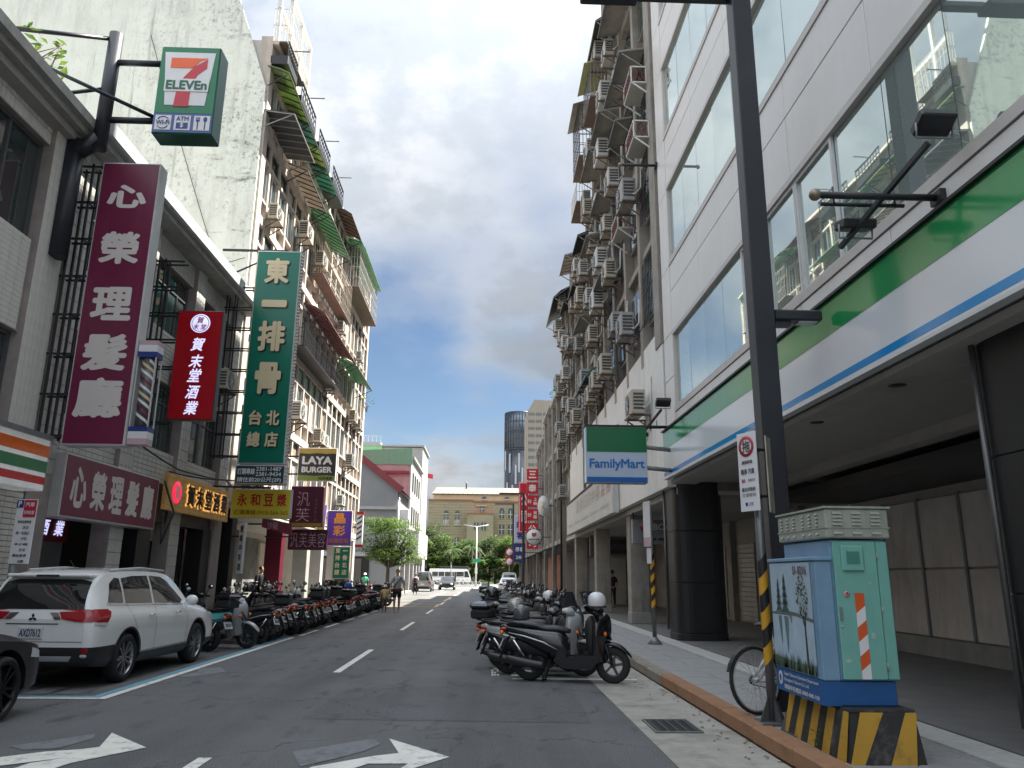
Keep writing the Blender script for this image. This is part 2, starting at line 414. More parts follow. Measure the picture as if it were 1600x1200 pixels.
mark('parking_line', [rect(-4.86, -4.74, 10.5, 20.5), rect(-7.0, -4.86, 10.5, 10.6)] +
     [rect(-4.80, -4.69, 21.0 + 3.2 * i, 23.2 + 3.2 * i) for i in range(6)], M_paint)
mark('parking_line_blue', [rect(-5.0, -4.88, 10.62, 20.5), rect(-7.0, -5.0, 10.62, 10.74)], M_bluepaint, 0.006)
mark('parking_number', [rect(-6.0, -5.7, 10.9, 11.5), rect(-5.6, -5.3, 10.9, 11.5)], M_faded)
mark('scooter_bay_line', [rect(0.46, 1.66, 12.62, 12.72), rect(1.66, 2.4, 12.6, 12.72)], M_paint)
mark('scooter_bay_box', [rect(0.46, 0.95, 12.98, 13.85)], M_paint, 0.009)
nb = MB()
for i in range(4):
    for j in range(3):
        if (i + j) % 4 != 3: nb.box(0.14 + j * .045, 0.175 + j * .045, 13.05 + i * .28, 13.26 + i * .28, 0.005, 0.008)
struct('bay_number_marking', nb, M_paint)
yb = []
for (ya, yb_) in ((40.5, 44.6), (49.5, 59.0)):
    yb += [rect(-2.55, -2.4, ya, yb_), rect(-7, -2.55, ya, ya + .18), rect(-7, -2.55, yb_ - .18, yb_)]
mark('yellow_box_marking', yb, M_yellowpaint)
cross = []
for i in range(9): cross.append(rect(-6.6 + i * 1.05, -6.1 + i * 1.05, 98, 103))
mark('crossing_stripes', cross, M_paint)
mark('far_arrow_marking', [[(-4.9, 88), (-4.5, 92), (-4.1, 88), (-4.4, 88.4), (-4.4, 83), (-4.6, 83), (-4.6, 88.4)],
                           [(-0.4, 88), (0, 92), (.4, 88), (.1, 88.4), (.1, 83), (-.1, 83), (-.1, 88.4)]], M_paint)

# ---- right pavement with separate stones
walk = struct('sidewalk', MB().box(2.84, 4.52, -12, 105, -0.02, 0.13), M_conc)
SL = MB(); SL.bbox(-0.271, 0.271, -0.381, 0.381, -0.05, 0.0, 0.006); SLm = SL.mesh('paving_slab', M_slab)
SB = MB(); SB.bbox(-0.19, 0.19, -0.487, 0.487, -0.05, 0.0, 0.006); SBm = SB.mesh('edge_slab', M_slab2)
random.seed(3)
for j in range(32):
    for i in range(2):
        o = shared(SLm, 'paving_slab', (3.13 + i * 0.556, 4.4 + j * 0.776 + (0.39 if i else 0), 0.1485 + random.uniform(-.002, .002)), walk)
        o.rotation_euler = (random.uniform(-.004, .004), random.uniform(-.004, .004), 0)
for j in range(30):
    shared(SBm, 'edge_slab', (4.27, 4.4 + j * 0.99, 0.150 + random.uniform(-.0015, .0015)), walk)
struct('arcade_floor', MB().box(4.525, 8.9, -12, 105, -0.02, 0.144), M_walkdark)
kerb = struct('kerb', MB().box(2.66, 2.83, -12, 105, -0.02, 0.10), M_conc)
K = MB(); K.bbox(-0.105, 0.105, -0.495, 0.495, -0.09, 0.075, 0.022)
Kr, Kg = K.mesh('kerb_stone', M_kerbred), K.mesh('kerb_stone', M_kerbgrey)
for j in range(60):
    y = 1.5 + j * 1.0
    shared(Kr if y < 12.3 else Kg, 'kerb_stone', (2.735, y, 0.09 + random.uniform(-.004, .004)), kerb)
rnd0 = random.Random(44); lf = MB()
for _ in range(90):
    x, y_ = 2.60 - abs(rnd0.gauss(0, .18)), rnd0.uniform(5.5, 16); a = rnd0.uniform(0, 2 * pi); l = rnd0.uniform(.015, .04)
    lf.add([(x + l * cos(a), y_ + l * sin(a), .012), (x - l * .4 * sin(a), y_ + l * .4 * cos(a), .02), (x - l * cos(a), y_ - l * sin(a), .010), (x + l * .4 * sin(a), y_ - l * .4 * cos(a), .012)], [(0, 1, 2, 3)])
o_ = lf.build('dry_leaves', mat('dry_leaf', (.16, .10, .05), .8, var=.4)); o_['kind'] = 'stuff'
# drain grate
g = thing('drain_grate', 'dark iron drain grate set in the concrete gutter beside the red kerb', 'drain grate', (2.03, 8.8, 0.006))
g.name = 'drain_grate'
b = MB(); b.box(-.25, .25, -.36, .36, 0, .004); b.build('pit', M_dark, g)
b = MB()
for x in (-.25, .23): b.box(x, x + .02, -.36, .36, .004, .016)
for y in (-.36, .34): b.box(-.23, .23, y, y + .02, .004, .016)
b.build('frame', M_grey, g)
for i in range(5):
    x = -.20 + i * .1
    b = MB(); b.box(x - .018, x + .018, -.335, .335, .004, .014); b.build('bar', mat('grate_iron', (0.06, 0.062, 0.065), .6, .3), g)
# ---- left pavement
lw = struct('left_sidewalk', MB().box(-11, -7.2, -12, 47.2, -0.02, 0.14), M_conc)
lk = struct('left_kerb', MB().box(-7.15, -7.02, -12, 47.2, -0.02, 0.10), M_conc)
LK = MB(); LK.bbox(-0.09, 0.09, -0.495, 0.495, -0.09, 0.06, 0.02); LKm = LK.mesh('kerb_stone', M_kerbgrey)
for j in range(40): shared(LKm, 'kerb_stone', (-7.1, 7.5 + j, 0.09), lk)
struct('far_left_sidewalk', MB().box(-11, -7.05, 66.2, 105, -0.02, 0.14), M_conc)

# ================================================================== FamilyMart building (right, near)
M_panel = mat('white_cladding', (0.68, 0.665, 0.645), 0.38, var=0.05, scale=0.8, dirt=0.22, dcol=(0.40, 0.39, 0.36), dscale=1.3)
M_joint = mat('cladding_joint', (0.10, 0.10, 0.10), 0.7)
M_ledge = mat('pale_ledge', (0.5, 0.47, 0.45), 0.4, var=0.08)
M_green = mat('shop_green', (0.02, 0.27, 0.085), 0.14, var=0.04, scale=0.6, ior=1.6)
M_pale = mat('shop_white', (0.68, 0.71, 0.75), 0.16, var=0.03, scale=0.6, ior=1.6)
M_blue = mat('shop_blue', (0.01, 0.25, 0.60), 0.14, var=0.04, ior=1.6)
M_pane = mat('tinted_pane', (0.50, 0.60, 0.57), 0.015, 0.65, var=0.12, scale=0.25, ior=3.0, wave=0.03)
M_soffit = mat('soffit_panel', (0.40, 0.38, 0.35), 0.7, var=0.15, scale=0.6, dirt=0.3, streak=False)
M_granite = mat('black_granite', (0.012, 0.0125, 0.014), 0.5, var=0.6, scale=60, dirt=0.7, dcol=(0.07, 0.07, 0.075), dscale=30, dth=0.62, streak=False)
XF = 4.4
fm = thing('convenience_store_building', 'white panelled building with ribbon windows above a green white and blue shop fascia', 'building', (XF, 18.3, 0))
YE, YB = 18.3, -8.0
BANDS = [(5.45, 7.2), (9.1, 11.0), (12.55, 14.45), (16.0, 17.9), (19.5, 21.4)]
core = MB(); core.box(XF + 0.12, 16, YB, YE, 3.95, 28.0)
core.build('wall', M_joint, fm, world=True)
led = MB()
edges = [5.0] + [z for b_ in BANDS for z in b_] + [23.5]
for za, zb in BANDS:
    led.box(XF - .02, XF + .118, YB, 17.45, za - .13, za); led.box(XF - .012, XF + .118, YB, 17.45, zb, zb + .10)
    led.box(XF + .0, XF + .118, 17.36, 17.45, za + .001, zb - .001)
led.build('ledge', M_ledge, fm, world=True)
panels = {}
def panel(y0, y1, z0, z1):
    k = (round(y1 - y0, 3), round(z1 - z0, 3))
    if k not in panels:
        b = MB(); b.bbox(-.03, .03, -(y1 - y0) / 2, (y1 - y0) / 2, -(z1 - z0) / 2, (z1 - z0) / 2, .008); panels[k] = b.mesh('panel', M_panel)
    shared(panels[k], 'panel', (.03 + random.uniform(-.002, .002), (y0 + y1) / 2 - YE, (z0 + z1) / 2), fm)
zr = [(7.3, 8.28), (8.296, 8.97), (11.1, 11.86), (11.876, 12.42), (14.55, 15.3), (15.316, 15.87), (18.0, 18.8), (18.816, 19.37), (21.5, 23.4)]
PW = 2.44; ys = []; y = 17.42
while y > YB: ys.append((max(y - PW, YB), y)); y -= PW
for z0, z1 in zr:
    for y0, y1 in ys: panel(y0 + .007, y1 - .007, z0, z1)
for z0, z1 in [(5.0, 6.2), (6.215, 7.29)] + [(a, b) for a, b in zip([7.3, 9.0, 11.0, 12.5, 14.5, 16, 18, 19.5, 21.5], [8.99, 10.99, 12.49, 14.49, 15.99, 17.99, 19.49, 21.49, 23.4])]:
    panel(17.46, 17.86, z0, z1); panel(17.875, YE, z0, z1)
for y0, y1 in ys: panel(y0 + .007, y1 - .007, 5.0, 5.31)
panes = {}
for bi, (za, zb) in enumerate(BANDS):
    y = 17.36; k = 0
    while y > YB + 1:
        w = 1.22
        framed = bi == 0 and 4 <= k <= 6
        key = (round(zb - za, 3), framed)
        if key not in panes:
            h = zb - za
            b = MB(); b.box(-.01, .01, -.603, .603, -h / 2 + .004, h / 2 - .004); p_ = b.mesh('pane', M_pane)
            f_ = None
            if framed:
                b = MB(); t = .06
                for s in (-1, 1): b.box(-.05, .0, s * .603, s * (.603 - t), -h / 2, h / 2)
                b.box(-.05, .0, -.603 + t, .603 - t, -h / 2, -h / 2 + t); b.box(-.05, .0, -.603 + t, .603 - t, h / 2 - t, h / 2)
                f_ = b.mesh('window_frame', M_alu)
            panes[key] = (p_, f_)
        p_, f_ = panes[key]
        po = shared(p_, 'pane', (.075, y - w / 2 - YE, (za + zb) / 2), fm)
        po.rotation_euler = (0, random.uniform(-.004, .004), random.uniform(-.006, .006))
        if f_: shared(f_, 'window_frame', (.0, 0, 0), po)
        y -= w; k += 1
# pale blinds behind the panes cannot be seen through the mirror-like glass; fascia below
fas = MB(); XS = XF - 0.16
fas.bbox(XS, XF + .1, YB, 18.12, 3.84, 4.93, .01, 0); fas.build('fascia', M_pale, fm, world=True)
b = MB(); b.box(XS - .004, XS + .05, YB, 18.118, 4.50, 4.926); b.build('fascia_green_band', M_green, fm, world=True)
b = MB(); b.box(XS - .004, XS + .05, YB, 18.118, 3.878, 3.965); b.build('fascia_blue_band', M_blue, fm, world=True)
b = MB(); b.box(XS - .02, XS + .10, YB, 18.13, 3.80, 3.838); b.build('fascia_trim', M_white, fm, world=True)
b = MB(); b.box(XS - .05, XF - .03, YB, 18.14, 4.932, 4.965); b.build('fascia_cap', M_black, fm, world=True)
b = MB(); b.box(XF - .0, XF + .6, YB, 18.2, 3.72, 3.80); b.box(XF + 2.2, XF + 2.5, YB, 18.2, 3.6, 3.80); b.build('soffit_beam', M_soffit, fm, world=True)
SF = MB(); SF.bbox(-.8, .8, -.075, .075, -.02, .02, .006); SFm = SF.mesh('soffit_slat', M_soffit)
for j in range(100): shared(SFm, 'soffit_slat', (XF + 1.41 - XF, 3.0 + j * .153 - YE, 3.80), fm)
b = MB(); b.box(XF + .1, 8.8, YB, 18.25, 3.83, 3.94); b.build('ceiling', M_soffit, fm, world=True)
b = MB(); b.box(XF + 2.55, 8.8, YB, 18.2, 3.3, 3.5); b.build('ceiling_drop', M_black, fm, world=True)
# downlights under the fascia
for yy in (6.2, 8.4, 10.6, 12.8):
    b = MB(); b.lathe([(.001, 3.712), (.09, 3.712), (.10, 3.718)], (XF + .3, yy, 0), n=14); b.build('downlight', M_black, fm, world=True)
# arcade back wall: panels, mullions, a strip of green glass
M_back = mat('shop_shutter', (0.60, 0.56, 0.52), 0.55, var=0.15, scale=1.5, dirt=0.3)
M_backgl = mat('green_glass', (0.22, 0.33, 0.28), 0.1, var=0.2, ior=1.6)
b = MB(); b.box(8.75, 9.0, YB, 18.3, .14, 3.82); b.build('shop_wall', mat('arcade_wall', (0.38, 0.36, 0.34), .6), fm, world=True)
for j in range(10):
    y0 = 4 + j * 1.42
    for z0, z1 in ((.5, 1.75), (1.79, 3.1)):
        b = MB(); b.bbox(8.70, 8.74, y0 + .03, y0 + 1.39, z0, z1, .006)
        b.build('shop_panel', M_backgl if j in (4,) else M_back, fm, world=True)
    b = MB(); b.box(8.66, 8.74, y0 - .03, y0 + .026, .14, 3.15); b.build('mullion', M_grey, fm, world=True)
b = MB(); b.box(8.55, 8.74, 3.4, 18.2, .14, .48); b.build('plinth', M_conc, fm, world=True)
# round granite columns
for cy in (6.4, 19.0):
    c = thing('granite_column', 'dark granite column with rounded corners %s' % ('standing nearest, at the right edge behind the green cabinet' if cy < 10 else 'standing beside the small striped sign post'), 'column', (5.12 if cy > 10 else 5.2, cy, .14), group='black granite arcade columns')
    zs = [0.0, 0.16, 1.30, 2.5, 3.66]
    for i in range(4):
        b = MB(); r = .60 if i else .612
        sq = lambda rr, z: [(math.copysign(abs(cos(2 * pi * j / 44)) ** .42, cos(2 * pi * j / 44)) * rr, math.copysign(abs(sin(2 * pi * j / 44)) ** .42, sin(2 * pi * j / 44)) * rr, z) for j in range(44)]
        b.loft([sq(r - .012, zs[i] + .001), sq(r, zs[i] + .012), sq(r, zs[i + 1] - .012), sq(r - .012, zs[i + 1] - .001)], caps=False, smooth=False)
        b.build('granite_drum', M_granite, c)
    b = MB(); b.box(-.66, -.52, -.10, .10, .5, 3.4) if False else b.tube([(-.615, .44, 0.2), (-.615, .44, 3.6)], .03, 8); b.build('downpipe', mat('steel_pipe', (.12, .12, .12), .4, .6), c)

# ================================================================== second right building: brown tiles, AC units
M_brown = mat('brown_wall_tile', (0.18, 0.158, 0.135), 0.7, var=0.2, scale=2, bump=0.25, bscale=70, dirt=0.6, dcol=(0.055, 0.05, 0.045), dscale=0.8)
M_brown2 = mat('pale_pilaster', (0.27, 0.25, 0.225), 0.75, var=0.25, scale=2, dirt=0.75, dcol=(0.08, 0.075, 0.07), dscale=1.1)
M_clad2 = mat('grey_white_cladding', (0.68, 0.68, 0.66), 0.5, var=0.06, dirt=0.35, dcol=(0.25, 0.24, 0.23), dscale=0.7)
bb = thing('brown_apartment_building', 'tall brown tiled apartment block with many air conditioners beyond the white panelled building', 'building', (XF, 18.45, 0))
b = MB(); b.box(XF + .25, 16, 18.45, 28.4, 3.6, 27.0); b.box(XF + .25, 16, 28.4, 31.0, 3.6, 22.6); b.box(XF + .25, 16, 31.0, 44.5, 3.6, 17.6); b.build('wall', M_brown, bb, world=True)
b = MB()
b.box(XF - .05, XF + .25, 18.45, 19.1, 7.3, 26.2); b.build('corner_pier', M_brown2, bb, world=True)
PL = MB(); PL.box(-.03, .249, -.16, .16, 7.3, 22.6); PLm = PL.mesh('pilaster', M_brown2)
PL = MB(); PL.box(-.03, .249, -.16, .16, 7.3, 17.6); PLs = PL.mesh('pilaster', M_brown2)
for j in range(11): shared(PLm if j < 5 else PLs, 'pilaster', (0, 2.4 + j * 2.3 - .0, 0), bb)
FLR = [7.6, 10.7, 13.8, 16.9, 20.0, 23.1]
b = MB()
for z in FLR: b.box(XF + .06, XF + .249, 19.1, 44.5 if z < 17 else 31.0, z - .2, z)
b.build('floor_band', M_brown2, bb, world=True)
WN = MB(); WN.box(0.1, .24, -.75, .75, -.8, .8); WNm = WN.mesh('window', mat('dull_frame', (.2, .19, .18), .5))
WG = MB()
for s in (-1, 1): WG.box(.085, .099, s * .03, s * .70, -.74, .74)
WGm = WG.mesh('pane', M_glass)
for z in FLR[:-1]:
    for j in range(11 if z < 16 else 5):
        w_ = shared(WNm, 'window', (0, 1.25 + j * 2.3, z + 1.6), bb); shared(WGm, 'pane', (0, 0, 0), w_)
GR = MB()
for i in range(9): GR.box(-.02, .0, -.8 + i * .2 - .012, -.8 + i * .2 + .012, -.9, .9)
for i in range(5): GR.box(-.035, -.021, -.82, .82, -.9 + i * .45 - .012, -.9 + i * .45 + .012)
GRm = GR.mesh('window_bars', M_black)
for j, z in ((0, FLR[0] + 1.7), (0, FLR[1] + 1.7), (0, FLR[2] + 1.7), (0, FLR[4] + 1.7), (1, FLR[2] + 1.7)): shared(GRm, 'window_bars', (.0, 1.25 + j * 2.3, z), bb)
# white cladding of the lower floors, opening and sign board
b = MB()
for (y0, y1) in [(18.46, 20.6), (20.615, 23.0), (23.015, 25.4), (28.2, 31), (31.015, 34), (34.015, 37), (37.015, 40.0)]:
    zt = 7.75 - (0.0 if y1 < 36 else 0.0)
    mbp = MB(); mbp.bbox(XF - .02, XF + .2, y0, y1, 3.68, zt, .01); mbp.build('cladding_panel', M_clad2, bb, world=True)
for z0, z1 in ((3.68, 4.9), (6.5, 7.75)):
    mbp = MB(); mbp.bbox(XF - .02, XF + .2, 25.415, 28.185, z0, z1, .01); mbp.build('cladding_panel', M_clad2, bb, world=True)
mbp = MB(); mbp.box(XF + .15, XF + .22, 25.42, 28.18, 4.9, 6.5); mbp.build('window_glass', M_glass, bb, world=True)
b = MB(); b.box(XF + .2, 8.9, 18.46, 44.4, 3.5, 3.66); b.build('ceiling', M_soffit, bb, world=True)
b = MB(); b.box(8.75, 9.0, 18.46, 44.4, .14, 3.5); b.box(XF + .3, 8.9, 40.2, 40.4, .14, 3.5); b.build('shop_wall', mat('arcade_wall2', (0.30, 0.28, 0.255), .7, var=.25, scale=1.2), bb, world=True)
SHM = MB()
for i in range(16): SHM.bbox(-.02, .02, -.75, .75, i * .155, i * .155 + .148, .012)
SHm = SHM.mesh('roller_shutter', mat('shutter_grey', (.42, .41, .385), .5, .2, dirt=.4))
for j, yy in enumerate((20.2, 22.1, 24, 25.9, 29, 31, 33, 35)): shared(SHm, 'roller_shutter', (8.72 - XF, yy - 18.45, .2), bb)
for yy in (21.1, 23.0, 27.2, 30, 34, 37):
    b = MB(); b.box(8.55, 8.75, yy - .14, yy + .14, .14, 3.5); b.build('pier', M_brown2, bb, world=True)
b = MB()
for x0 in (5.2, 6.25, 7.3):
    b.box(x0, x0 + .95, 40.12, 40.2, .2, 2.5)
b.build('door', mat('shop_door_grey', (.4, .4, .38), .4), bb, world=True)
b = MB(); b.box(5.6, 6.0, 40.10, 40.12, .3, 2.3); b.build('doorway', M_dark, bb, world=True)
for yy in (25.3, 33.0, 40.3):
    c = thing('square_column', 'grey tiled square column %s under the brown apartment block' % {25.3: 'nearest the street post', 33.0: 'in the middle', 40.3: 'at the far end beside the teal door'}[yy], 'column', (4.95, yy, .14))
    b = MB(); b.bbox(-.3, .3, -.3, .3, 0, 3.36, .015); b.build('shaft', M_brown2, c)
    b = MB(); b.bbox(-.32, .32, -.32, .32, 0, .35, .015); b.build('base', M_conc, c)
# ================================================================== left buildings
XL = -7.6
M_tile = mat('cream_tile', (0.70, 0.675, 0.63), 0.45, var=0.12, scale=2.5, dirt=0.35, dcol=(0.15, 0.14, 0.125), dscale=0.8)
M_grout = mat('tile_joint', (0.30, 0.26, 0.245), 0.9, var=0.2)
M_tile2 = mat('grey_cream_tile', (0.50, 0.49, 0.465), 0.45, var=0.12, scale=2.5, dirt=0.45, dcol=(0.12, 0.115, 0.11), dscale=0.8)
M_eave = mat('weathered_eave', (0.36, 0.35, 0.33), 0.8, var=0.25, dirt=0.5)
M_winframe = mat('dark_aluminium', (0.13, 0.13, 0.135), 0.4, 0.4)
TV, TH = MB(), MB()
TV.bbox(-.012, .006, -.056, .056, -.118, .118, .003); TH.bbox(-.012, .006, -.118, .118, -.042, .042, .003)
TVm, THm = TV.mesh('tile', M_tile), TH.mesh('tile', M_tile)
def tiles_stuff(mb, x, y0, y1, z0, z1, w, h, g=.012, pr=.010):
    ny, nz = max(1, round((y1 - y0) / w)), max(1, round((z1 - z0) / h)); w, h = (y1 - y0) / ny, (z1 - z0) / nz
    for i in range(ny):
        for j in range(nz):
            a, b_, c, d = y0 + i * w + g / 2, y0 + (i + 1) * w - g / 2, z0 + j * h + g / 2, z0 + (j + 1) * h - g / 2
            e = .004; p = pr + random.uniform(-.002, .002)
            mb.add([(x, a, c), (x, b_, c), (x, b_, d), (x, a, d), (x + p, a + e, c + e), (x + p, b_ - e, c + e), (x + p, b_ - e, d - e), (x + p, a + e, d - e)],
                   [(4, 5, 6, 7), (0, 1, 5, 4), (1, 2, 6, 5), (2, 3, 7, 6), (3, 0, 4, 7)])
def window_mesh(w, h, cols=2, t=.05, transom=0.0):
    f, g = MB(), MB()
    f.box(-.06, .02, -w / 2, w / 2, -h / 2, -h / 2 + t); f.box(-.06, .02, -w / 2, w / 2, h / 2 - t, h / 2)
    for s in (-1, 1): f.box(-.06, .02, s * w / 2, s * (w / 2 - t), -h / 2 + t, h / 2 - t)
    for c in range(1, cols): f.box(-.05, .01, -w / 2 + w * c / cols - t * .4, -w / 2 + w * c / cols + t * .4, -h / 2 + t, h / 2 - t)
    if transom: f.box(-.049, .012, -w / 2 + t, w / 2 - t, transom - t * .4, transom + t * .4)
    g.box(-.035, -.025, -w / 2 + t, w / 2 - t, -h / 2 + t, h / 2 - t)
    return f, g

# ---- building A (convenience store corner), facade plane x = -7.6
A = thing('tiled_corner_building', 'three storey cream tiled building above the orange green and red striped shop fascia', 'building', (XL, 12.9, 0))
b = MB(); b.box(-16, XL - .45, -4, 13.0, .14, 9.2); b.build('wall', M_grout, A, world=True)
b = MB(); piers = [(12.25, 12.98), (9.75, 10.45), (7.2, 7.9), (4.6, 5.3)]
for y0, y1 in piers: b.box(XL - .44, XL - .012, y0, y1, .14, 9.2)
spans = [(10.45, 12.25), (7.9, 9.75), (5.3, 7.2)]
for y0, y1 in spans:
    for z0, z1 in ((5.35, 6.95), (8.75, 9.2), (3.75, 3.95)): b.box(XL - .43, XL - .10, y0, y1, z0, z1)
b.build('pier', M_grout, A, world=True)
n = 0
for y0, y1 in piers[:1]:
    for i in range(6):
        for j in range(23):
            shared(TVm, 'tile', (-.004, y0 + .06 + i * .122 - 12.9, 3.7 + .122 + j * .238), A); n += 1
for i in range(7):
    for j in range(18):
        if n < 295: shared(THm, 'tile', (-.092, 10.58 + i * .245 - 12.9, 5.41 + j * .088), A); n += 1
b = MB()
for y0, y1 in piers[1:]: tiles_stuff(b, XL - .012, y0, y1, 3.7, 9.2, .122, .238)
for y0, y1 in spans[1:]: tiles_stuff(b, XL - .1, y0, y1, 5.35, 6.95, .245, .088)
tiles_stuff(b, XL - .1, 10.45, 12.25, 8.76, 9.18, .122, .21)
tiles_stuff(b, XL - .012, 12.25, 12.98, .2, 2.8, .245, .088)
o = b.build('wall_tiles', M_tile, A, world=True, fix=False); o['kind'] = 'stuff'
for k, (y0, y1) in enumerate(spans):
    for z0, z1 in ((6.95, 8.75), (3.95, 5.35)):
        f, g_ = window_mesh(y1 - y0 - .02, z1 - z0 - .02, 2, .06)
        fo = f.build('window', M_winframe, A, (-.22, (y0 + y1) / 2 - 12.9, (z0 + z1) / 2)); g_.build('pane', M_glass, fo)
b = MB()
b.box(XL - .5, XL + .30, -4, 13.0, 9.2, 9.32); b.box(XL - .5, XL + .42, -4, 13.05, 9.32, 9.50); b.build('eave', M_eave, A, world=True)
b = MB(); b.box(XL - .5, XL + .16, -4, 12.99, 9.05, 9.195); b.build('cornice', mat('cream_cornice', (.36, .34, .31), .6, dirt=.3), A, world=True)
# ground floor: pier clad in pale boards, roller-side wall
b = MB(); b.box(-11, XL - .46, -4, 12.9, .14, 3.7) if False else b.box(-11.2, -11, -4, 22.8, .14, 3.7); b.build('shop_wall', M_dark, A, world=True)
b = MB()
for i in range(30): b.bbox(XL - .35, XL - .0 + (.004 if i % 2 else 0), 10.9, 12.24, .15 + i * .088, .15 + i * .088 + .082, .006)
b.build('pale_cladding', mat('pale_boards', (.62, .60, .57), .5, dirt=.25), A, world=True)
# the fascia
F7 = thing('striped_shop_fascia', 'orange green and red striped light box fascia at the left edge', 'shop fascia', (XL + .45, 12.6, 2.83))
fx = -7.1
b = MB(); b.bbox(fx - .45, fx, 4, 12.62, 2.80, 3.62, .012); b.build('light_box', mat('fascia_white', (.66, .66, .66), .2, emit=.04), F7, world=True)
for nm, z0, z1, m in (('orange_stripe', 3.34, 3.52, mat('stripe_orange', (.72, .13, .015), .25)), ('green_stripe', 3.09, 3.27, mat('stripe_green', (.008, .17, .06), .25)), ('red_stripe', 2.90, 3.02, mat('stripe_red', (.5, .012, .02), .25))):
    b = MB(); b.box(fx - .2, fx + .004, 4, 12.625, z0, z1); b.build(nm, m, F7, world=True)
b = MB(); b.box(fx - .5, fx + .03, 4, 12.66, 3.62, 3.70); b.build('cap', M_grey, F7, world=True)

# ---- building B (low tiled building with barber and liquor shop), y 13.05 .. 22.8
B = thing('low_tiled_building', 'low grey tiled building with a long eave between corner building and tall apartments', 'building', (XL, 17.9, 0))
b = MB(); b.box(-16, XL - .40, 13.05, 22.8, 3.6, 9.45); b.build('wall', M_grout, B, world=True)
piersB = [(13.05, 13.75), (16.1, 16.7), (19.1, 19.7), (22.15, 22.8)]
b = MB()
for y0, y1 in piersB: b.box(XL - .39, XL - .012, y0, y1, .14, 9.3)
spB = [(13.75, 16.1), (16.7, 19.1), (19.7, 22.15)]
for y0, y1 in spB:
    for z0, z1 in ((3.6, 4.35), (5.95, 7.15), (8.75, 9.3)): b.box(XL - .38, XL - .12, y0, y1, z0, z1)
b.build('pier', M_grout, B, world=True)
b = MB()
for y0, y1 in piersB: tiles_stuff(b, XL - .012, y0, y1, 3.2, 9.3, .17, .26)
for y0, y1 in piersB[1:3]: tiles_stuff(b, XL - .012, y0, y1, .2, 3.2, .24, .26)
for y0, y1 in spB:
    tiles_stuff(b, XL - .12, y0, y1, 5.95, 7.15, .24, .10); tiles_stuff(b, XL - .12, y0, y1, 8.75, 9.3, .24, .10); tiles_stuff(b, XL - .12, y0, y1, 3.6, 4.35, .24, .10)
o = b.build('wall_tiles', M_tile2, B, world=True, fix=False); o['kind'] = 'stuff'
for y0, y1 in spB:
    for z0, z1 in ((7.15, 8.75), (4.35, 5.95)):
        f, g_ = window_mesh((y1 - y0) / 2 - .03, z1 - z0 - .02, 2, .05, .35)
        for s in (-1, 1):
            fo = shared(f.mesh('window', M_winframe), 'window', (-.25, (y0 + y1) / 2 + s * (y1 - y0) / 4 - 17.9, (z0 + z1) / 2), B)
            shared(g_.mesh('pane', M_glass), 'pane', (0, 0, 0), fo)
M_pole = mat('eave_white_paint', (.42, .43, .44), .5, dirt=.6, dcol=(.16, .16, .16), dscale=2)
b = MB(); b.box(XL - .4, XL + .38, 13.06, 22.95, 9.30, 9.42); b.build('eave_soffit', M_eave, B, world=True)
b = MB(); b.bbox(XL + .30, XL + .52, 13.0, 23.0, 9.43, 9.78, .04); b.build('gutter_trim', M_pole, B, world=True)
b = MB()
for i in range(3): b.box(XL - .1, XL + .30, 13.06, 22.9, 9.20 - i * .05 + .001, 9.24 - i * .05) if False else None
b.box(-16, XL + .29, 13.06, 22.8, 9.43, 9.6); b.build('roof', M_eave, B, world=True)
# ground floor of B
M_blackshop = mat('black_shopfront', (.02, .02, .022), .35, var=.2)
M_shopglass = mat('dark_shop_glass', (.02, .022, .024), .05, var=.6, scale=.8, ior=1.6)
b = MB(); b.box(XL - .5, XL - .1, 17.6, 22.1, 2.7, 3.6); b.box(XL - .5, XL - .06, 21.5, 22.14, .14, 2.7); b.box(XL - .5, XL - .06, 17.5, 18.2, .14, 2.7); b.build('shopfront', M_blackshop, B, world=True)
b = MB(); b.box(XL - .6, XL - .55, 18.2, 21.5, .14, 2.7); b.build('shop_glass', M_shopglass, B, world=True)
b = MB(); b.box(XL - .5, XL - .3, 18.6, 20.2, .14, .95); b.build('bar_counter', mat('grey_counter', (.25, .255, .26), .4), B, world=True)
b = MB(); b.box(XL - .49, XL - .45, 18.7, 20.1, 1.0, 2.3); b.build('poster_pane', mat('grey_pane', (.13, .14, .145), .2), B, world=True)
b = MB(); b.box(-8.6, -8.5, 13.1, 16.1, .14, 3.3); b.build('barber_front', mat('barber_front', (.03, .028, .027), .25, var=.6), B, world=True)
b = MB(); b.box(-8.49, -8.46, 14.2, 15.0, 1.2, 2.5); b.build('barber_poster', mat('brown_poster', (.16, .10, .075), .5, var=.4, scale=5), B, world=True)
b = MB(); b.box(-8.49, -8.46, 15.2, 16.0, .3, 2.2); b.build('barber_door', mat('door_steel', (.14, .145, .15), .3), B, world=True)

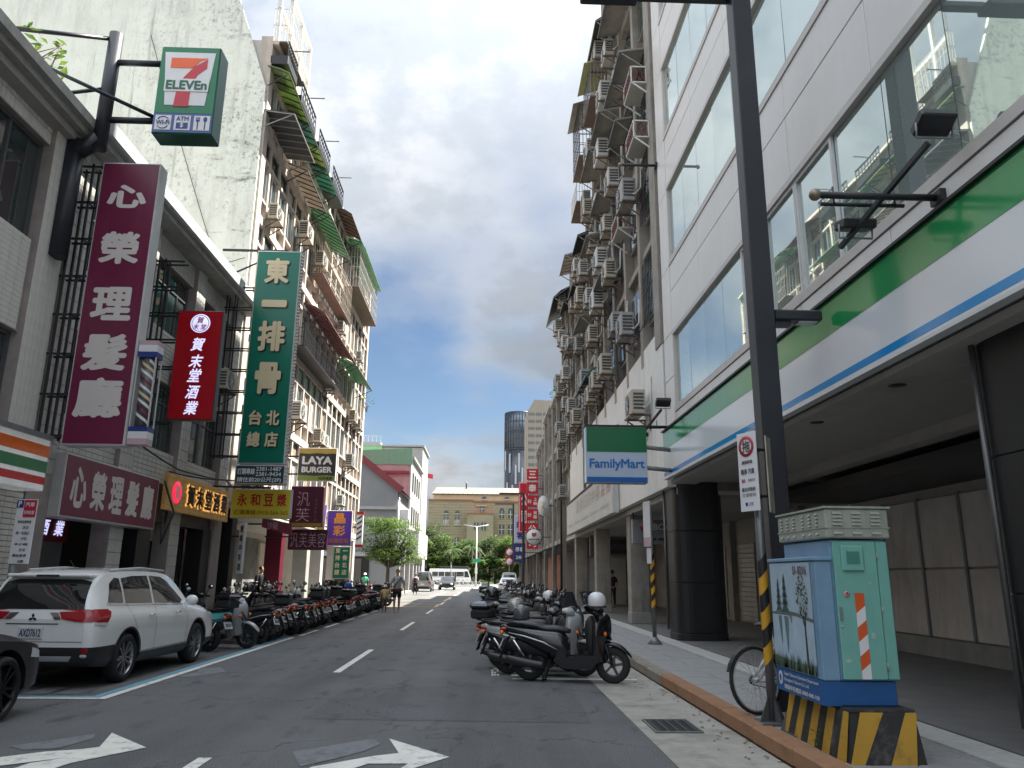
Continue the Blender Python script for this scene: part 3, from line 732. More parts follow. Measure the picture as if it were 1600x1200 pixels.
def weathered_wall():
    """pale mint plaster: fine mould specks that gather into patches, rain streaks, trowel mottling"""
    m = mat('weathered_mint_wall', (0.74, 0.765, 0.685), 0.9, var=0.09, scale=0.8, bump=0.3, bscale=10, dirt=0.30, dcol=(0.36, 0.37, 0.33), dscale=2.2, dth=0.5)
    n, l = m.node_tree.nodes, m.node_tree.links; b = n['Principled BSDF']; t = [x for x in n if x.type == 'TEX_COORD'][0]
    out = b.inputs['Base Color'].links[0].from_socket
    def noise(scale, det, sc=(1, 1, 1), ro=.7):
        mp = n.new('ShaderNodeMapping'); mp.inputs['Scale'].default_value = sc; l.new(t.outputs['Object'], mp.inputs[0])
        q = n.new('ShaderNodeTexNoise'); q.inputs['Scale'].default_value = scale; q.inputs['Detail'].default_value = det; q.inputs['Roughness'].default_value = ro; l.new(mp.outputs[0], q.inputs['Vector']); return q.outputs['Fac']
    def rng(f, a, c, lo, hi):
        r = n.new('ShaderNodeMapRange'); r.inputs[1].default_value = a; r.inputs[2].default_value = c; r.inputs[3].default_value = lo; r.inputs[4].default_value = hi; l.new(f, r.inputs[0]); return r.outputs[0]
    def mth(op, a, c):
        q = n.new('ShaderNodeMath'); q.operation = op; l.new(a, q.inputs[0]); l.new(c, q.inputs[1]); return q.outputs[0]
    spk = rng(noise(7.0, 8, (1, 1, .8), .8), .52, .62, 0, 1)
    area = rng(noise(.33, 3, (1, 1, .7)), .42, .62, .03, 1.0)
    edge = n.new('ShaderNodeSeparateXYZ'); l.new(t.outputs['Object'], edge.inputs[0])
    near = rng(edge.outputs[0], -5.0, -.3, .25, 1.0)
    strk = rng(noise(1.0, 9, (3.2, 3.2, .14), .75), .54, .70, 0, .8)
    k = mth('MULTIPLY', mth('MULTIPLY', spk, area), near)
    band = mth('MULTIPLY', mth('MULTIPLY', rng(noise(1.0, 7, (.5, .5, 2.6), .75), .57, .66, 0, .9), rng(noise(5.0, 8, (1, 1, 1), .8), .42, .58, .15, 1)), rng(edge.outputs[0], -4.0, -.2, .0, 1.0))
    k2 = mth('MAXIMUM', mth('MAXIMUM', k, band), mth('MULTIPLY', strk, area))
    mx = n.new('ShaderNodeMix'); mx.data_type = 'RGBA'; l.new(k2, mx.inputs[0]); l.new(out, mx.inputs[6]); mx.inputs[7].default_value = (.085, .088, .078, 1)
    l.new(mx.outputs[2], b.inputs['Base Color']); return m
# ---- building C (tall apartments): blank weathered end wall and frame facade
YC0, YC1, ZC = 22.95, 46.6, 19.15
M_blank = weathered_wall()
M_frame = mat('pinkish_render', (0.50, 0.44, 0.385), 0.75, var=0.14, scale=1.5, dirt=0.6, dcol=(0.22, 0.2, 0.18), dscale=0.9)
M_infill = mat('grey_infill_wall', (0.45, 0.435, 0.41), 0.8, var=0.18, scale=1.2, dirt=0.45, dcol=(0.15, 0.14, 0.13))
Cb = thing('tall_apartment_building', 'tall old apartment block with mould stained blank end wall and gridded pinkish facade', 'building', (XL, YC0, 0))
b = MB(); b.prism([(-26, 4.0), (XL - .02, 4.0), (XL - .02, 17.4), (-8.3, 19.4), (-9.3, 22.3), (-10.2, 26.5), (-26, 26.5)], lambda u, v, d: (u, d, v), YC0 - .12, YC0); b.build('blank_wall', M_blank, Cb, world=True)
b = MB(); b.box(-26, XL - .22, YC0 + .001, YC1, 3.6, ZC); b.build('wall', M_infill, Cb, world=True)
SLB = [3.85, 6.91, 9.97, 13.03, 16.09, 19.15]
NB = 20; BW = (YC1 - YC0) / NB
FN = MB(); FN.box(-.21, .0, -.075, .075, 3.6, ZC); FNm = FN.mesh('column_fin', M_frame)
WF = MB(); WF.box(-.35, .05, -.2, .2, 3.6, ZC + .3); WFm = WF.mesh('corner_column', M_frame)
for j in range(1, NB): shared(FNm, 'column_fin', (0, j * BW, 0), Cb)
shared(WFm, 'corner_column', (0, .2, 0), Cb); shared(WFm, 'corner_column', (0, NB * BW - .2, 0), Cb)
for z in SLB:
    b = MB(); b.box(XL - .21, XL + .03, YC0 + .4, YC1 - .4, z - .28, z); b.build('floor_beam', M_frame, Cb, world=True)
b = MB()
for z in SLB[:-1]: b.box(XL - .20, XL - .012, YC0 + .4, YC1 - .4, z + 2.04, z + 2.16); b.box(XL - .20, XL - .03, YC0 + .4, YC1 - .4, z + .62, z + .70)
b.build('transom_beam', M_frame, Cb, world=True)
f, g_ = window_mesh(BW - .17, 1.33, 2, .045); wfm, wgm = f.mesh('window', M_alu), g_.mesh('pane', M_glass)
f, g_ = window_mesh(BW - .17, .60, 1, .045); tfm, tgm = f.mesh('transom_window', M_winframe), g_.mesh('pane', M_glass)
M_curt = mat('pale_curtain', (.45, .45, .42), .7, var=.25, scale=3); M_mint = mat('mint_board', (.28, .5, .43), .6)
alt = [M_glass, M_glass, M_curt, M_glass, mat('brown_board', (.28, .21, .15), .7), M_glass, M_curt]
random.seed(11)
def rem(o, m):
    o.material_slots[0].link = 'OBJECT'; o.material_slots[0].material = m
for k, z in enumerate(SLB[:-1]):
    for j in range(NB):
        wo_ = shared(wfm, 'window', (-.09, (j + .5) * BW, z + 1.36), Cb)
        po = shared(wgm, 'pane', (0, 0, 0), wo_); rem(po, random.choice(alt))
        to_ = shared(tfm, 'transom_window', (-.09, (j + .5) * BW, z + 2.48), Cb)
        po = shared(tgm, 'pane', (0, 0, 0), to_); rem(po, M_mint if (k == 1 and 5 <= j <= 9) else random.choice(alt))
b = MB(); b.box(-26, XL + .25, YC0 + .01, YC1, ZC + .001, ZC + .14); b.build('roof_slab', M_frame, Cb, world=True)
b = MB(); b.box(-26, -16, YC0 + .2, 40, ZC + .14, ZC + 3.0); b.build('roof_hut', M_infill, Cb, world=True)
# ground floor of C: arcade columns and back wall
b = MB(); b.box(-26, XL, YC0, YC1, 3.45, 3.595); b.build('ceiling', M_soffit, Cb, world=True)
b = MB(); b.box(-11.3, -11.0, YC0, 36.0, .14, 3.45); b.build('shop_wall', mat('brown_shopwall', (.07, .06, .05), .6, var=.4, scale=1.4), Cb, world=True)
b = MB(); b.box(-11.3, -11.0, 36.0, YC1, .14, 3.45); b.build('shop_wall', mat('beige_shopwall', (.35, .32, .27), .7, var=.2, scale=1.4), Cb, world=True)
b = MB(); b.box(-11, -10.9, 38.5, 41, .14, 3.0); b.build('shop_shutter', mat('beige_shutter', (.42, .38, .32), .6), Cb, world=True)
b = MB(); b.box(-9.2, -9.1, 24.0, 28.5, .14, 2.9); b.build('shop_front', mat('shop_brown_glass', (.06, .05, .042), .12, var=.5, scale=1.1, ior=1.6), Cb, world=True)
b = MB(); b.box(-9.09, -9.0, 28.5, 31.5, .14, 2.9); b.build('marbled_mural_panel', mat('marbled_panel', (.17, .175, .17), .35, var=.9, scale=1.3), Cb, world=True)
for yy, w, m, nm in ((24.0, .45, M_blackshop, 'black clad column below the yellow breakfast sign'), (29.9, .5, mat('maroon_paint', (.1, .008, .022), .4), 'maroon painted column below the maroon salon signs'),
                     (34.3, .6, M_conc, 'grey column behind the parked scooters below the salon sign'), (37.2, .55, mat('white_column_paint', (.45, .44, .42), .6, dirt=.2), 'white column next to the small green noodle sign'), (41.5, .55, MATS['white_column_paint'], 'white column beyond the small green noodle sign'),
                     (46.0, .6, MATS['white_column_paint'], 'white column at the far corner of the apartments')):
    c = thing('arcade_column', nm, 'column', (XL - .32, yy, .14))
    b = MB(); b.bbox(-.3, .3, -w / 2, w / 2, 0, 3.31, .012); b.build('shaft', m, c); b = MB(); b.box(-.32, .32, -w / 2 - .02, w / 2 + .02, 0, .3); b.build('base', M_conc, c)

# ---- grey gabled building D beyond the side lane
M_greyD = mat('grey_render', (.23, .235, .25), .8, var=.1, scale=.5, dirt=.25, dcol=(.16, .16, .17))
M_redtrim = mat('red_trim', (.20, .03, .04), .6); M_groof = mat('green_roof_sheet', (.12, .30, .19), .5, var=.1); M_whiteD = mat('white_render', (.30, .30, .295), .8, dirt=.2)
D = thing('grey_gabled_building', 'grey rendered building with red edged sloping roof behind the street tree', 'building', (-8.2, 68, 0))
y0, y1 = 68.0, 77.5
poly = [(-24, .14), (-7.7, .14), (-7.7, 8.9), (-14.0, 13.7), (-24, 9)]
b = MB(); b.prism(poly, lambda u, v, d: (u, d, v), y0, y1); b.build('wall', M_greyD, D, world=True)
for a, c in (((-7.35, 8.65), (-14, 13.75)), ((-24.2, 8.9), (-14, 13.75))):
    b = MB(); b.bar((a[0], y0 - .12, a[1] + .12), (c[0], y0 - .12, c[1] + .12), .3, .55); b.build('roof_edge', M_redtrim, D, world=True)
b = MB(); b.add([(-7.2, y0, 8.7), (-7.2, y1, 8.7), (-14, y1, 13.85), (-14, y0, 13.85), (-24.4, y0, 9), (-24.4, y1, 9)], [(0, 1, 2, 3), (3, 2, 5, 4)]); b.build('roof', M_redtrim, D, world=True)
b = MB(); b.box(-24, -7.6, y0 - .25, y0 - .01, 7.1, 7.35); b.build('ledge', mat('pale_grey_trim', (.36, .36, .37), .7), D, world=True)
b = MB(); b.box(-14.6, -9.9, y0 - .12, y0 - .02, .14, 3.1); b.build('entrance', M_dark, D, world=True)
b = MB(); b.box(-14.9, -9.6, y0 - .16, y0 - .02, 3.1, 3.45); b.build('lintel', MATS['pale_grey_trim'], D, world=True)
for x in (-13.4, -12.2, -11.0):
    b = MB(); b.box(x - .45, x + .45, y0 - .16, y0 - .13, .2, 2.9); b.build('shutter', mat('brown_gate', (.1, .085, .07), .6), D, world=True)
for yy in (69.5, 71.5, 73.5, 75.5):
    f, g_ = window_mesh(1.1, 1.6, 2, .07); fo = f.build('window', M_alu, D, world=False, loc=(.53, yy - 68, 6.0)); g_.build('pane', M_glass, fo)
b = MB(); b.tube([(-7.62, 68.3, 8.5), (-7.62, 68.3, .3)], .07, 8); b.build('downpipe', M_alu, D, world=True)
b = MB(); b.bbox(-7.69, -6.9, 69.8, 71.0, 6.4, 7.3, .03); b.build('air_conditioner', M_white, D, world=True)
for yy in (68.3, 72.5, 77.2):
    b = MB(); b.box(-7.69, -7.3, yy - .3, yy + .3, .14, 3.4); b.build('pier', M_conc, D, world=True)
E_ = thing('green_roofed_building', 'taller pinkish building with green roof hoarding and white side behind the grey gable', 'building', (-7.7, 78, 0))
b = MB(); b.box(-24, -7.9, 77.7, 89.5, .14, 12.6); b.build('wall', mat('pinkish_wall', (.36, .29, .29), .8, var=.1, dirt=.2), E_, world=True)
b = MB(); b.box(-7.89, -7.6, 77.72, 90.2, 3.6, 13.0); b.build('side_wall', M_whiteD, E_, world=True)
b = MB(); b.prism([(-24, 12.4), (-7.5, 12.4), (-7.5, 14.1), (-24, 13.2)], lambda u, v, d: (u, d, v), 77.62, 77.75); b.build('roof_hoarding', M_groof, E_, world=True)
b = MB(); b.box(-24, -7.3, 77.8, 90.5, 13.05, 13.3); b.build('roof', M_whiteD, E_, world=True)
b = MB(); b.box(-10.5, -7.7, 77.4, 77.69, 11.5, 11.75); b.build('canopy', M_redtrim, E_, world=True)
for z in (7.4, 10.9):
    for yy in (80, 82.5, 85, 87.5):
        f, g_ = window_mesh(1.0, 1.9, 1, .07); fo = f.build('window', M_winframe, E_, loc=(.14, yy - 78, z)); g_.build('pane', M_glass, fo)
b = MB(); b.box(-7.6, -6.6, 78.2, 90, 3.3, 5.9); b.build('side_sign_board', mat('pale_sign', (.5, .51, .52), .6), E_, world=True)
for yy in (79, 82.5, 86, 89.6):
    b = MB(); b.box(-7.55, -7.1, yy - .3, yy + .3, .14, 3.3); b.build('pier', MATS['pale_grey_trim'], E_, world=True)
Eb = thing('white_roof_block', 'small white block with lime green side wall above the green roofed building', 'building', (-13, 92, 0))
b = MB(); b.box(-16.5, -7.6, 91, 100, .1, 16.3); b.build('wall', M_whiteD, Eb, world=True)
b = MB(); b.box(-16.6, -12.4, 90.85, 90.99, 12, 16.4); b.build('green_wall', mat('lime_sheet', (.2, .45, .2), .6), Eb, world=True)
b = MB(); b.box(-16.7, -7.4, 90.8, 100, 16.4, 16.6); b.build('roof', M_whiteD, Eb, world=True)
Ec = thing('distant_water_tower_block', 'distant pale block with railing behind the green roof', 'building', (-27.5, 180, 0))
b = MB(); b.box(-30, -25, 180, 186, 0, 32); b.build('wall', mat('pale_distant', (.42, .42, .42), .8, var=.1), Ec, world=True)
for x in (-29.2, -26.6):
    b = MB(); b.box(x - .6, x + .6, 179.85, 179.99, 28.5, 30.5); b.build('window', M_glass, Ec, world=True)
b = MB()
for i in range(6): b.box(-30 + i * .98, -29.9 + i * .98, 180, 180.1, 32, 33.4)
b.box(-30, -25, 180, 180.1, 33.4, 33.5); b.build('railing', M_white, Ec, world=True)

# ---- right side beyond the brown apartments: lower shops
specs = [(44.7, 51.0, 12.6, (.30, .28, .245), 'beige three storey shop house just beyond the tall brown apartments'),
         (51.15, 58.0, 12.9, (.33, .30, .25), 'cream shop house with grey pilasters behind the oval sign'),
         (58.15, 66.5, 11.8, (.30, .27, .235), 'tan shop house with sloping roof edge behind the red company signs'),
         (66.65, 84, 9.4, (.36, .17, .12), 'low shop house with salmon painted ground floor at the far right'),
         (84.15, 103, 8.6, (.28, .25, .22), 'low brownish shop house at the street corner far right')]
for i, (y0, y1, h, c, lab) in enumerate(specs):
    t_ = thing('shop_house', lab, 'building', (XF, y0, 0))
    m = mat('shop_house_wall_%d' % i, c if i != 3 else (.3, .27, .235), .8, var=.2, scale=1.2, dirt=.5, dcol=(.1, .095, .085))
    b = MB(); b.box(XF + .25, 14, y0, y1, 3.4, h); b.build('wall', m, t_, world=True)
    b = MB(); b.box(XF + 2.0, 14, y0, y1, .1, 3.39); b.build('shop_front', mat('shop_front_%d' % i, (.12, .1, .085) if i != 3 else (.5, .16, .09), .6, var=.35, scale=1), t_, world=True)
    b = MB(); b.box(XF - .15, 14, y0, y1, h, h + .18); b.build('roof', M_eave, t_, world=True)
    nb_ = max(2, int((y1 - y0) / 2.4)); w_ = (y1 - y0) / nb_
    for j in range(nb_ + 1):
        b = MB(); b.box(XF - .0, XF + .249, y0 + j * w_ - .17 + (.18 if j == 0 else 0) - (.18 if j == nb_ else 0), y0 + j * w_ + .17 + (.18 if j == 0 else 0) - (.18 if j == nb_ else 0), .14 if j % 2 == 0 else 3.4, h - .001)
        b.build('pilaster', M_brown2, t_, world=True)
    for k in range(int((h - 3.4) // 3)):
        b = MB(); b.box(XF + .08, XF + .248, y0 + .2, y1 - .2, 3.42 + k * 3.0, 3.75 + k * 3.0); b.build('floor_band', M_brown2, t_, world=True)
        for j in range(nb_):
            f, g_ = window_mesh(w_ - .6, 1.5, 2, .06)
            fo = f.build('window', M_winframe, t_, loc=(.2, (j + .5) * w_, 5.3 + k * 3.0)); g_.build('pane', M_glass, fo)
            fo.rotation_euler = (0, 0, pi)
    b = MB(); b.add([(XF + .2, y0 + .3, 3.5), (XF - 1.0, y0 + .3, 3.05), (XF - 1.0, y1 - .5, 3.05), (XF + .2, y1 - .5, 3.5)], [(0, 1, 2, 3)])
    b.add([(XF + .2, y0 + .3, 3.44), (XF - 1.0, y0 + .3, 3.0), (XF - 1.0, y1 - .5, 3.0), (XF + .2, y1 - .5, 3.44)], [(0, 3, 2, 1)])
    b.build('awning', mat('grey_awning', (.2, .2, .2), .6), t_, world=True)

# ---- far end: stone building, towers
M_stone = mat('tan_stone', (.34, .28, .205), .85, var=.2, scale=.3, dirt=.35, dcol=(.2, .16, .12), dscale=.4)
M_stone2 = mat('tan_stone_pale', (.44, .36, .26), .85, var=.15, scale=.3)
St = thing('stone_hall', 'old tan stone hall with arched windows closing the end of the street', 'building', (0, 190, 0))
b = MB(); b.box(-14, 26, 190, 205, 0, 19.4); b.build('wall', M_stone, St, world=True)
b = MB(); b.box(-13, 26, 192.2, 205, 19.4, 21.4); b.build('upper_wall', M_stone2, St, world=True)
b = MB(); b.add([(-13.4, 191.7, 21.3), (26, 191.7, 21.3), (26, 197, 23.4), (-12.4, 197, 23.4)], [(0, 1, 2, 3)]); b.add([(-13.4, 191.7, 21.0), (26, 191.7, 21.0), (26, 197, 23.1), (-12.4, 197, 23.1)], [(0, 3, 2, 1)])
for i in range(32): b.bar((-13 + i * 1.22, 191.7, 21.35), (-12.5 + i * 1.2, 197, 23.45), .08)
b.build('roof', mat('pale_roof', (.21, .19, .155), .7), St, world=True)
CR = MB(); CR.bbox(-1.9, 1.9, -.08, 0, .03, .62, .02)
CRm = CR.mesh('stone_block', M_stone)
for r_ in range(28):
    for c_ in range(6):
        x = -12.1 + c_ * 3.86 + (1.2 if r_ % 2 else 0)
        shared(CRm, 'stone_block', (x - 0, 0, .8 + r_ * .65), St)
b = MB(); b.box(-4.4, 1.9, 187.6, 189.9, 0, 16.0); b.build('porch', M_stone, St, world=True)
b = MB(); b.box(-4.5, 2.0, 187.5, 189.9, 16.0, 16.3); b.box(-14.1, -3.0, 189.7, 190, 19.4, 19.7); b.box(-3, 26, 189.7, 190, 19.1, 19.39); b.build('red_coping', mat('red_coping', (.3, .12, .07), .8), St, world=True)
def far_window(x, y, z0, w, h, arch):
    f_ = MB()
    pts = [(-w / 2, 0), (w / 2, 0), (w / 2, h)]
    if arch: pts += [(w / 2 * cos(a * pi / 8), h + w / 2 * sin(a * pi / 8)) for a in range(1, 8)]
    pts += [(-w / 2, h)]
    big_ = [(u * 1.22, v * 1.04 - .1) for u, v in pts]
    f_.prism(big_, lambda u, v, d: (x + u, d, z0 + v), y - .10, y + .05)
    fo = f_.build('window', M_stone2, St, world=True)
    g2 = MB(); g2.prism(pts, lambda u, v, d: (x + u, d, z0 + v), y - .14, y - .105); g2.build('pane', M_glass, fo, world=True)
    g3 = MB(); g3.box(x - .05, x + .05, y - .17, y - .145, z0, z0 + h); g3.box(x - w / 2, x + w / 2, y - .168, y - .146, z0 + h * .5, z0 + h * .5 + .1); g3.build('glazing_bar', M_white, fo, world=True)
for x in (-9.6, -6.9): far_window(x, 189.88, 13.4, 1.35, 2.0, False); far_window(x, 189.88, 16.0, 1.3, .3, True); far_window(x, 189.88, 8.0, 1.35, 2.5, False)
for x in (4.0, 6.1, 10.2, 12.3): far_window(x, 189.88, 15.2, 1.3, 1.9, True); far_window(x, 189.88, 11.4, 1.4, 2.3, False); far_window(x, 189.88, 6.4, 1.4, 2.3, False)
for x in (-2.2, -.4): far_window(x, 187.58, 12.3, 1.2, 1.7, False); far_window(x, 187.58, 7, 1.2, 1.7, False)
far_window(-.9, 189.88, 16.9, 1.2, 1.0, False)
b = MB(); b.box(-2.3, .4, 189.4, 189.8, 18.1, 18.4); b.build('canopy', M_stone2, St, world=True)
for x in (-.4, 5.2, 10.8): far_window(x, 192.1, 19.9, 1.3, .1, True)
b = MB(); b.tube([(-5, 196, 23), (-5, 196, 24.8)], .18, 6); b.build('finial', M_black, St, world=True)
fl = thing('flag_on_pole', 'small red flag flying above the stone hall roof', 'flag', (-14.3, 186, 0))
b = MB(); b.tube([(-14.3, 186, 0), (-14.3, 186, 25.6)], .05, 6); b.build('pole', M_white, fl, world=True)
b = MB()
for i in range(6): pass
vs = [(-14.2 + i * .27, 186 + .12 * sin(i * 1.3), 24.4 - .05 * i + j * 1.1) for j in (0, 1) for i in range(6)]
b.add(vs, [(i, i + 1, i + 7, i + 6) for i in range(5)]); b.build('cloth', mat('flag_red', (.6, .03, .06), .7), fl, world=True)
T1 = thing('dark_glass_tower', 'dark glass high rise with white vertical strips rising behind the stone hall', 'tower', (17, 400, 0))
ring = lambda z, r: [(17 + r * cos(2 * pi * j / 28), 406 + r * sin(2 * pi * j / 28), z) for j in range(28)]
b = MB(); b.loft([ring(0, 7.6), ring(66, 7.6)]); b.build('lower_wall', mat('tower_dark', (.02, .024, .034), .15, ior=1.5, var=.2, scale=.1), T1, world=True)
b = MB(); b.loft([ring(66, 7.3), ring(86.5, 7.5)]); b.build('crown_glass', mat('tower_glass', (.045, .07, .1), .08, ior=1.6), T1, world=True)
SP = MB(); SP.box(-.45, .45, -.12, .12, -5, 5); SPm = SP.mesh('white_strip', mat('tower_strip', (.42, .44, .48), .3))
random.seed(5)
for j in range(28):
    a = 2 * pi * j / 28
    if sin(a) > .35: continue
    for k in range(7):
        if (j * 3 + k * 5) % 7 < 2 + (j % 2):
            o = shared(SPm, 'white_strip', (17.0 + 7.68 * cos(a) - 17, 6 + 7.68 * sin(a), 5 + k * 9 + (j % 3) * 1.5), T1); o.rotation_euler = (0, 0, a + pi / 2)
RB = MB(); RB.box(-.18, .18, -.15, .15, 66.5, 86.4); RBm = RB.mesh('crown_fin', mat('crown_fin', (.06, .055, .07), .4))
for j in range(28): o = shared(RBm, 'crown_fin', (7.5 * cos(2 * pi * j / 28), 6 + 7.5 * sin(2 * pi * j / 28), 0), T1); o.rotation_euler = (0, 0, 2 * pi * j / 28 + pi / 2)
for z in (66.5, 71.5, 76.5, 81.5, 86.5):
    b = MB(); b.loft([ring(z - .25, 7.58), ring(z + .25, 7.58)]); b.build('crown_ring', MATS['crown_fin'], T1, world=True)
T2 = thing('beige_tower', 'beige high rise with chamfered top next to the dark glass tower', 'tower', (25, 300, 0))
b = MB(); b.prism([(15.4, 0), (34, 0), (34, 66), (27.5, 70.0), (18.8, 70.4), (15.5, 64.5)], lambda u, v, d: (u, d, v), 300, 312); b.build('wall', mat('tower_beige', (.29, .26, .215), .8, var=.1, scale=.2), T2, world=True)
for i in range(22):
    b = MB(); b.box(16.2, 33.6, 299.9, 299.995, 3 + i * 2.9, 4.1 + i * 2.9); b.build('window_strip', mat('tower_window', (.13, .14, .14), .15), T2, world=True)
for i in range(7):
    b = MB(); b.box(16 + i * 2.9, 16.3 + i * 2.9, 299.8, 299.895, 0, 66); b.build('pilaster', mat('tower_beige2', (.36, .32, .27), .8), T2, world=True)
# ================================================================== signs
def sm(name, rgb, rough=.3, **k): return mat('sign_' + name, rgb, rough, var=k.pop('var', .06), scale=2, **k)
S_frame = mat('sign_frame_white', (.5, .5, .5), .4, var=.1, dirt=.3)
S_maroon = sm('maroon', (.15, .014, .05), dirt=.3, dcol=(.2, .06, .10)); S_red = sm('red', (.27, .002, .008), .25, emit=.04); S_dgreen = sm('deep_green', (.003, .15, .10), .25, dirt=.2, dcol=(.02, .17, .12))
S_off = sm('offwhite_letter', (.62, .57, .55), .5); S_cream = sm('cream_letter', (.62, .52, .33), .5); S_yellow = sm('yellow', (.60, .50, .03)); S_redl = sm('red_letter', (.42, .015, .01))
S_teal = sm('dark_teal', (.008, .05, .055)); S_lav = sm('lavender_letter', (.55, .55, .85), emit=.3); S_dkl = sm('dark_letter', (.015, .014, .014)); S_plum = sm('plum', (.062, .008, .028))
S_pink = sm('pink_letter', (.5, .36, .4)); S_purple = sm('purple', (.10, .035, .36)); S_orange = sm('orange_letter', (.85, .32, .01)); S_char = sm('charcoal', (.03, .032, .035)); S_wht = sm('white', (.7, .7, .72))
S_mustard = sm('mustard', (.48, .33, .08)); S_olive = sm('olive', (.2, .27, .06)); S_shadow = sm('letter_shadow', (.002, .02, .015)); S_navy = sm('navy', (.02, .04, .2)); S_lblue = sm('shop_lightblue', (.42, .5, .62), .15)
def board(root, x0, x1, y, z0, z1, depth, face, fr=.035, nm='face', side=None):
    """box sign facing the camera side (-y) whose front is at y"""
    b = MB(); b.bbox(x0, x1, y, y + depth, z0, z1, .012); b.build('sign_box', side or S_frame, root, world=True)
    b = MB(); b.box(x0 + fr, x1 - fr, y - .008, y + .02, z0 + fr, z1 - fr); return b.build(nm, face, root, world=True)
def wr(root, s, x, z, w, h, y, m, bold=.03, thick=0.0, shear=0.0, nm='lettering'):
    b = MB(); text_into(b, s, (x, y, z), XP, ZP, w, h, .012, bold, thick, shear=shear); return b.build(nm, m, root, world=True, fix=False)
def col(root, s, x, ztop, zbot, w, y, m, bold=.03, thick=0.0, fill=.72, shear=0.0):
    """vertical column of characters"""
    p = (ztop - zbot) / len(s)
    for i, ch in enumerate(s):
        h = p * fill if ch != '一' else p * .22
        wr(root, ch, x, ztop - (i + .5) * p, w, h, y, m, bold, thick, shear)
def rack(root, y, z0, z1, n, x0=None, x1=-6.6, m=None, dy=.22):
    """black steel ladder bracket from the wall to a sign"""
    x0 = XL + .03 if x0 is None else x0
    for yy in (y, y + dy):
        b = MB(); b.bar((x0 + .07, yy, z0), (x0 + .07, yy, z1), .04); b.bar((x0 + .30, yy, z0), (x0 + .30, yy, z1), .035); b.build('upright', M_black, root, world=True)
    for i in range(n):
        z = z0 + .06 + i * (z1 - z0 - .12) / (n - 1)
        b = MB()
        for yy in (y, y + dy): b.bar((x0, yy, z), (x1, yy, z), .035)
        b.bar((x0 + .30, y, z), (x0 + .30, y + dy, z), .03); b.build('rung', M_black, root, world=True)

# 1 hanging convenience store light box
yy = 12.5
t = thing('hanging_convenience_sign', 'square green light box with red orange 7 hung from black pipe bracket', 'sign', (-5.55, yy, 9.25))
x0, x1, z0, z1 = -6.13, -5.05, 9.2, 11.02
b = MB(); b.bbox(x0, x1, yy, yy + .42, z0, z1, .02); b.build('light_box', mat('store_box_green', (.008, .10, .06), .3), t, world=True)
b = MB(); b.box(x0 + .02, x1 - .02, yy - .01, yy + .02, z0 + .42, z1 - .03); b.build('green_face', sm('store_green', (.008, .14, .065), emit=.05), t, world=True)
cxs = (x0 + x1) / 2
def P2(u, v): return (cxs + u, z0 + .42 + v)
b = MB(); b.prism([P2(-.45, 1.22), P2(.45, 1.22), P2(.42, 1.26), P2(-.42, 1.26)][:0] or [P2(-.46, 1.26), P2(.46, 1.26), P2(.36, .16), P2(-.36, .16)][::-1], lambda u, v, d: (u, d, v), yy - .018, yy); b.build('white_field', S_wht, t, world=True)
seven_o = [P2(-.33, 1.14), P2(-.33, .93), P2(.06, .93), P2(.2, 1.08), P2(.33, 1.14)]
b = MB(); b.prism(seven_o, lambda u, v, d: (u, d, v), yy - .026, yy - .019); b.build('orange_bar', sm('store_orange', (.8, .13, .03)), t, world=True)
seven_r = [P2(.33, 1.12), P2(.33, .93), P2(.18, .80), P2(.08, .60), P2(.07, .13), P2(-.20, .13), P2(-.17, .50), P2(-.06, .75), P2(.10, .96)]
b = MB(); b.prism(seven_r, lambda u, v, d: (u, d, v), yy - .026, yy - .019); b.build('red_seven', sm('store_red', (.55, .03, .05)), t, world=True)
b = MB(); b.box(cxs - .40, cxs + .40, yy - .030, yy - .027, z0 + .42 + .44, z0 + .42 + .70); b.build('white_bar', S_wht, t, world=True)
wr(t, 'ELEVEn', cxs, z0 + .42 + .57, .74, .19, yy - .022, sm('store_letter', (.006, .12, .06)), .05)
b = MB(); b.box(x0 + .02, x1 - .02, yy - .012, yy + .02, z0 + .03, z0 + .41); b.build('blue_strip', sm('service_blue', (.06, .11, .33)), t, world=True)
for i in range(3):
    xx = x0 + .20 + i * .345
    b = MB(); b.bbox(xx - .145, xx + .145, yy - .022, yy - .013, z0 + .07, z0 + .37, .004); b.build('service_panel', S_wht, t, world=True)
wr(t, 'Wi-Fi', x0 + .20, z0 + .22, .24, .09, yy - .018, S_navy, .03)
b = MB()
for s in (1, -1):
    b.tube([(x0 + .20 + .10 * cos(a * pi / 8), yy - .026, z0 + .22 + s * (.03 + .09 * sin(a * pi / 8))) for a in range(1, 8)], .008, 5)
b.build('wave_mark', S_navy, t, world=True)
wr(t, 'ATM', x0 + .545, z0 + .30, .22, .09, yy - .018, S_navy, .03)
b = MB(); b.box(x0 + .44, x0 + .65, yy - .027, yy - .023, z0 + .10, z0 + .22); b.build('cash_box', S_navy, t, world=True); wr(t, '$', x0 + .545, z0 + .16, .06, .1, yy - .022, S_wht, .03)
b = MB(); q = yy - .025
b.box(x0 + .81, x0 + .83, q - .002, q, z0 + .09, z0 + .34); b.box(x0 + .785, x0 + .855, q - .002, q, z0 + .25, z0 + .275)
for k in (-1, 1): b.box(x0 + .82 + k * .028 - .007, x0 + .82 + k * .028 + .007, q - .002, q, z0 + .275, z0 + .34)
b.box(x0 + .94, x0 + .96, q - .002, q, z0 + .09, z0 + .26); b.prism([(x0 + .95 + .036 * cos(a * pi / 6), z0 + .295 + .05 * sin(a * pi / 6)) for a in range(12)], lambda u, v, d: (u, d, v), q - .002, q)
b.build('cutlery_mark', S_navy, t, world=True)
pb = thing('pipe_sign_bracket', 'black steel pipe bracket bolted to the corner building carrying the green light box', 'sign bracket', (-7.4, 12.7, 9.0))
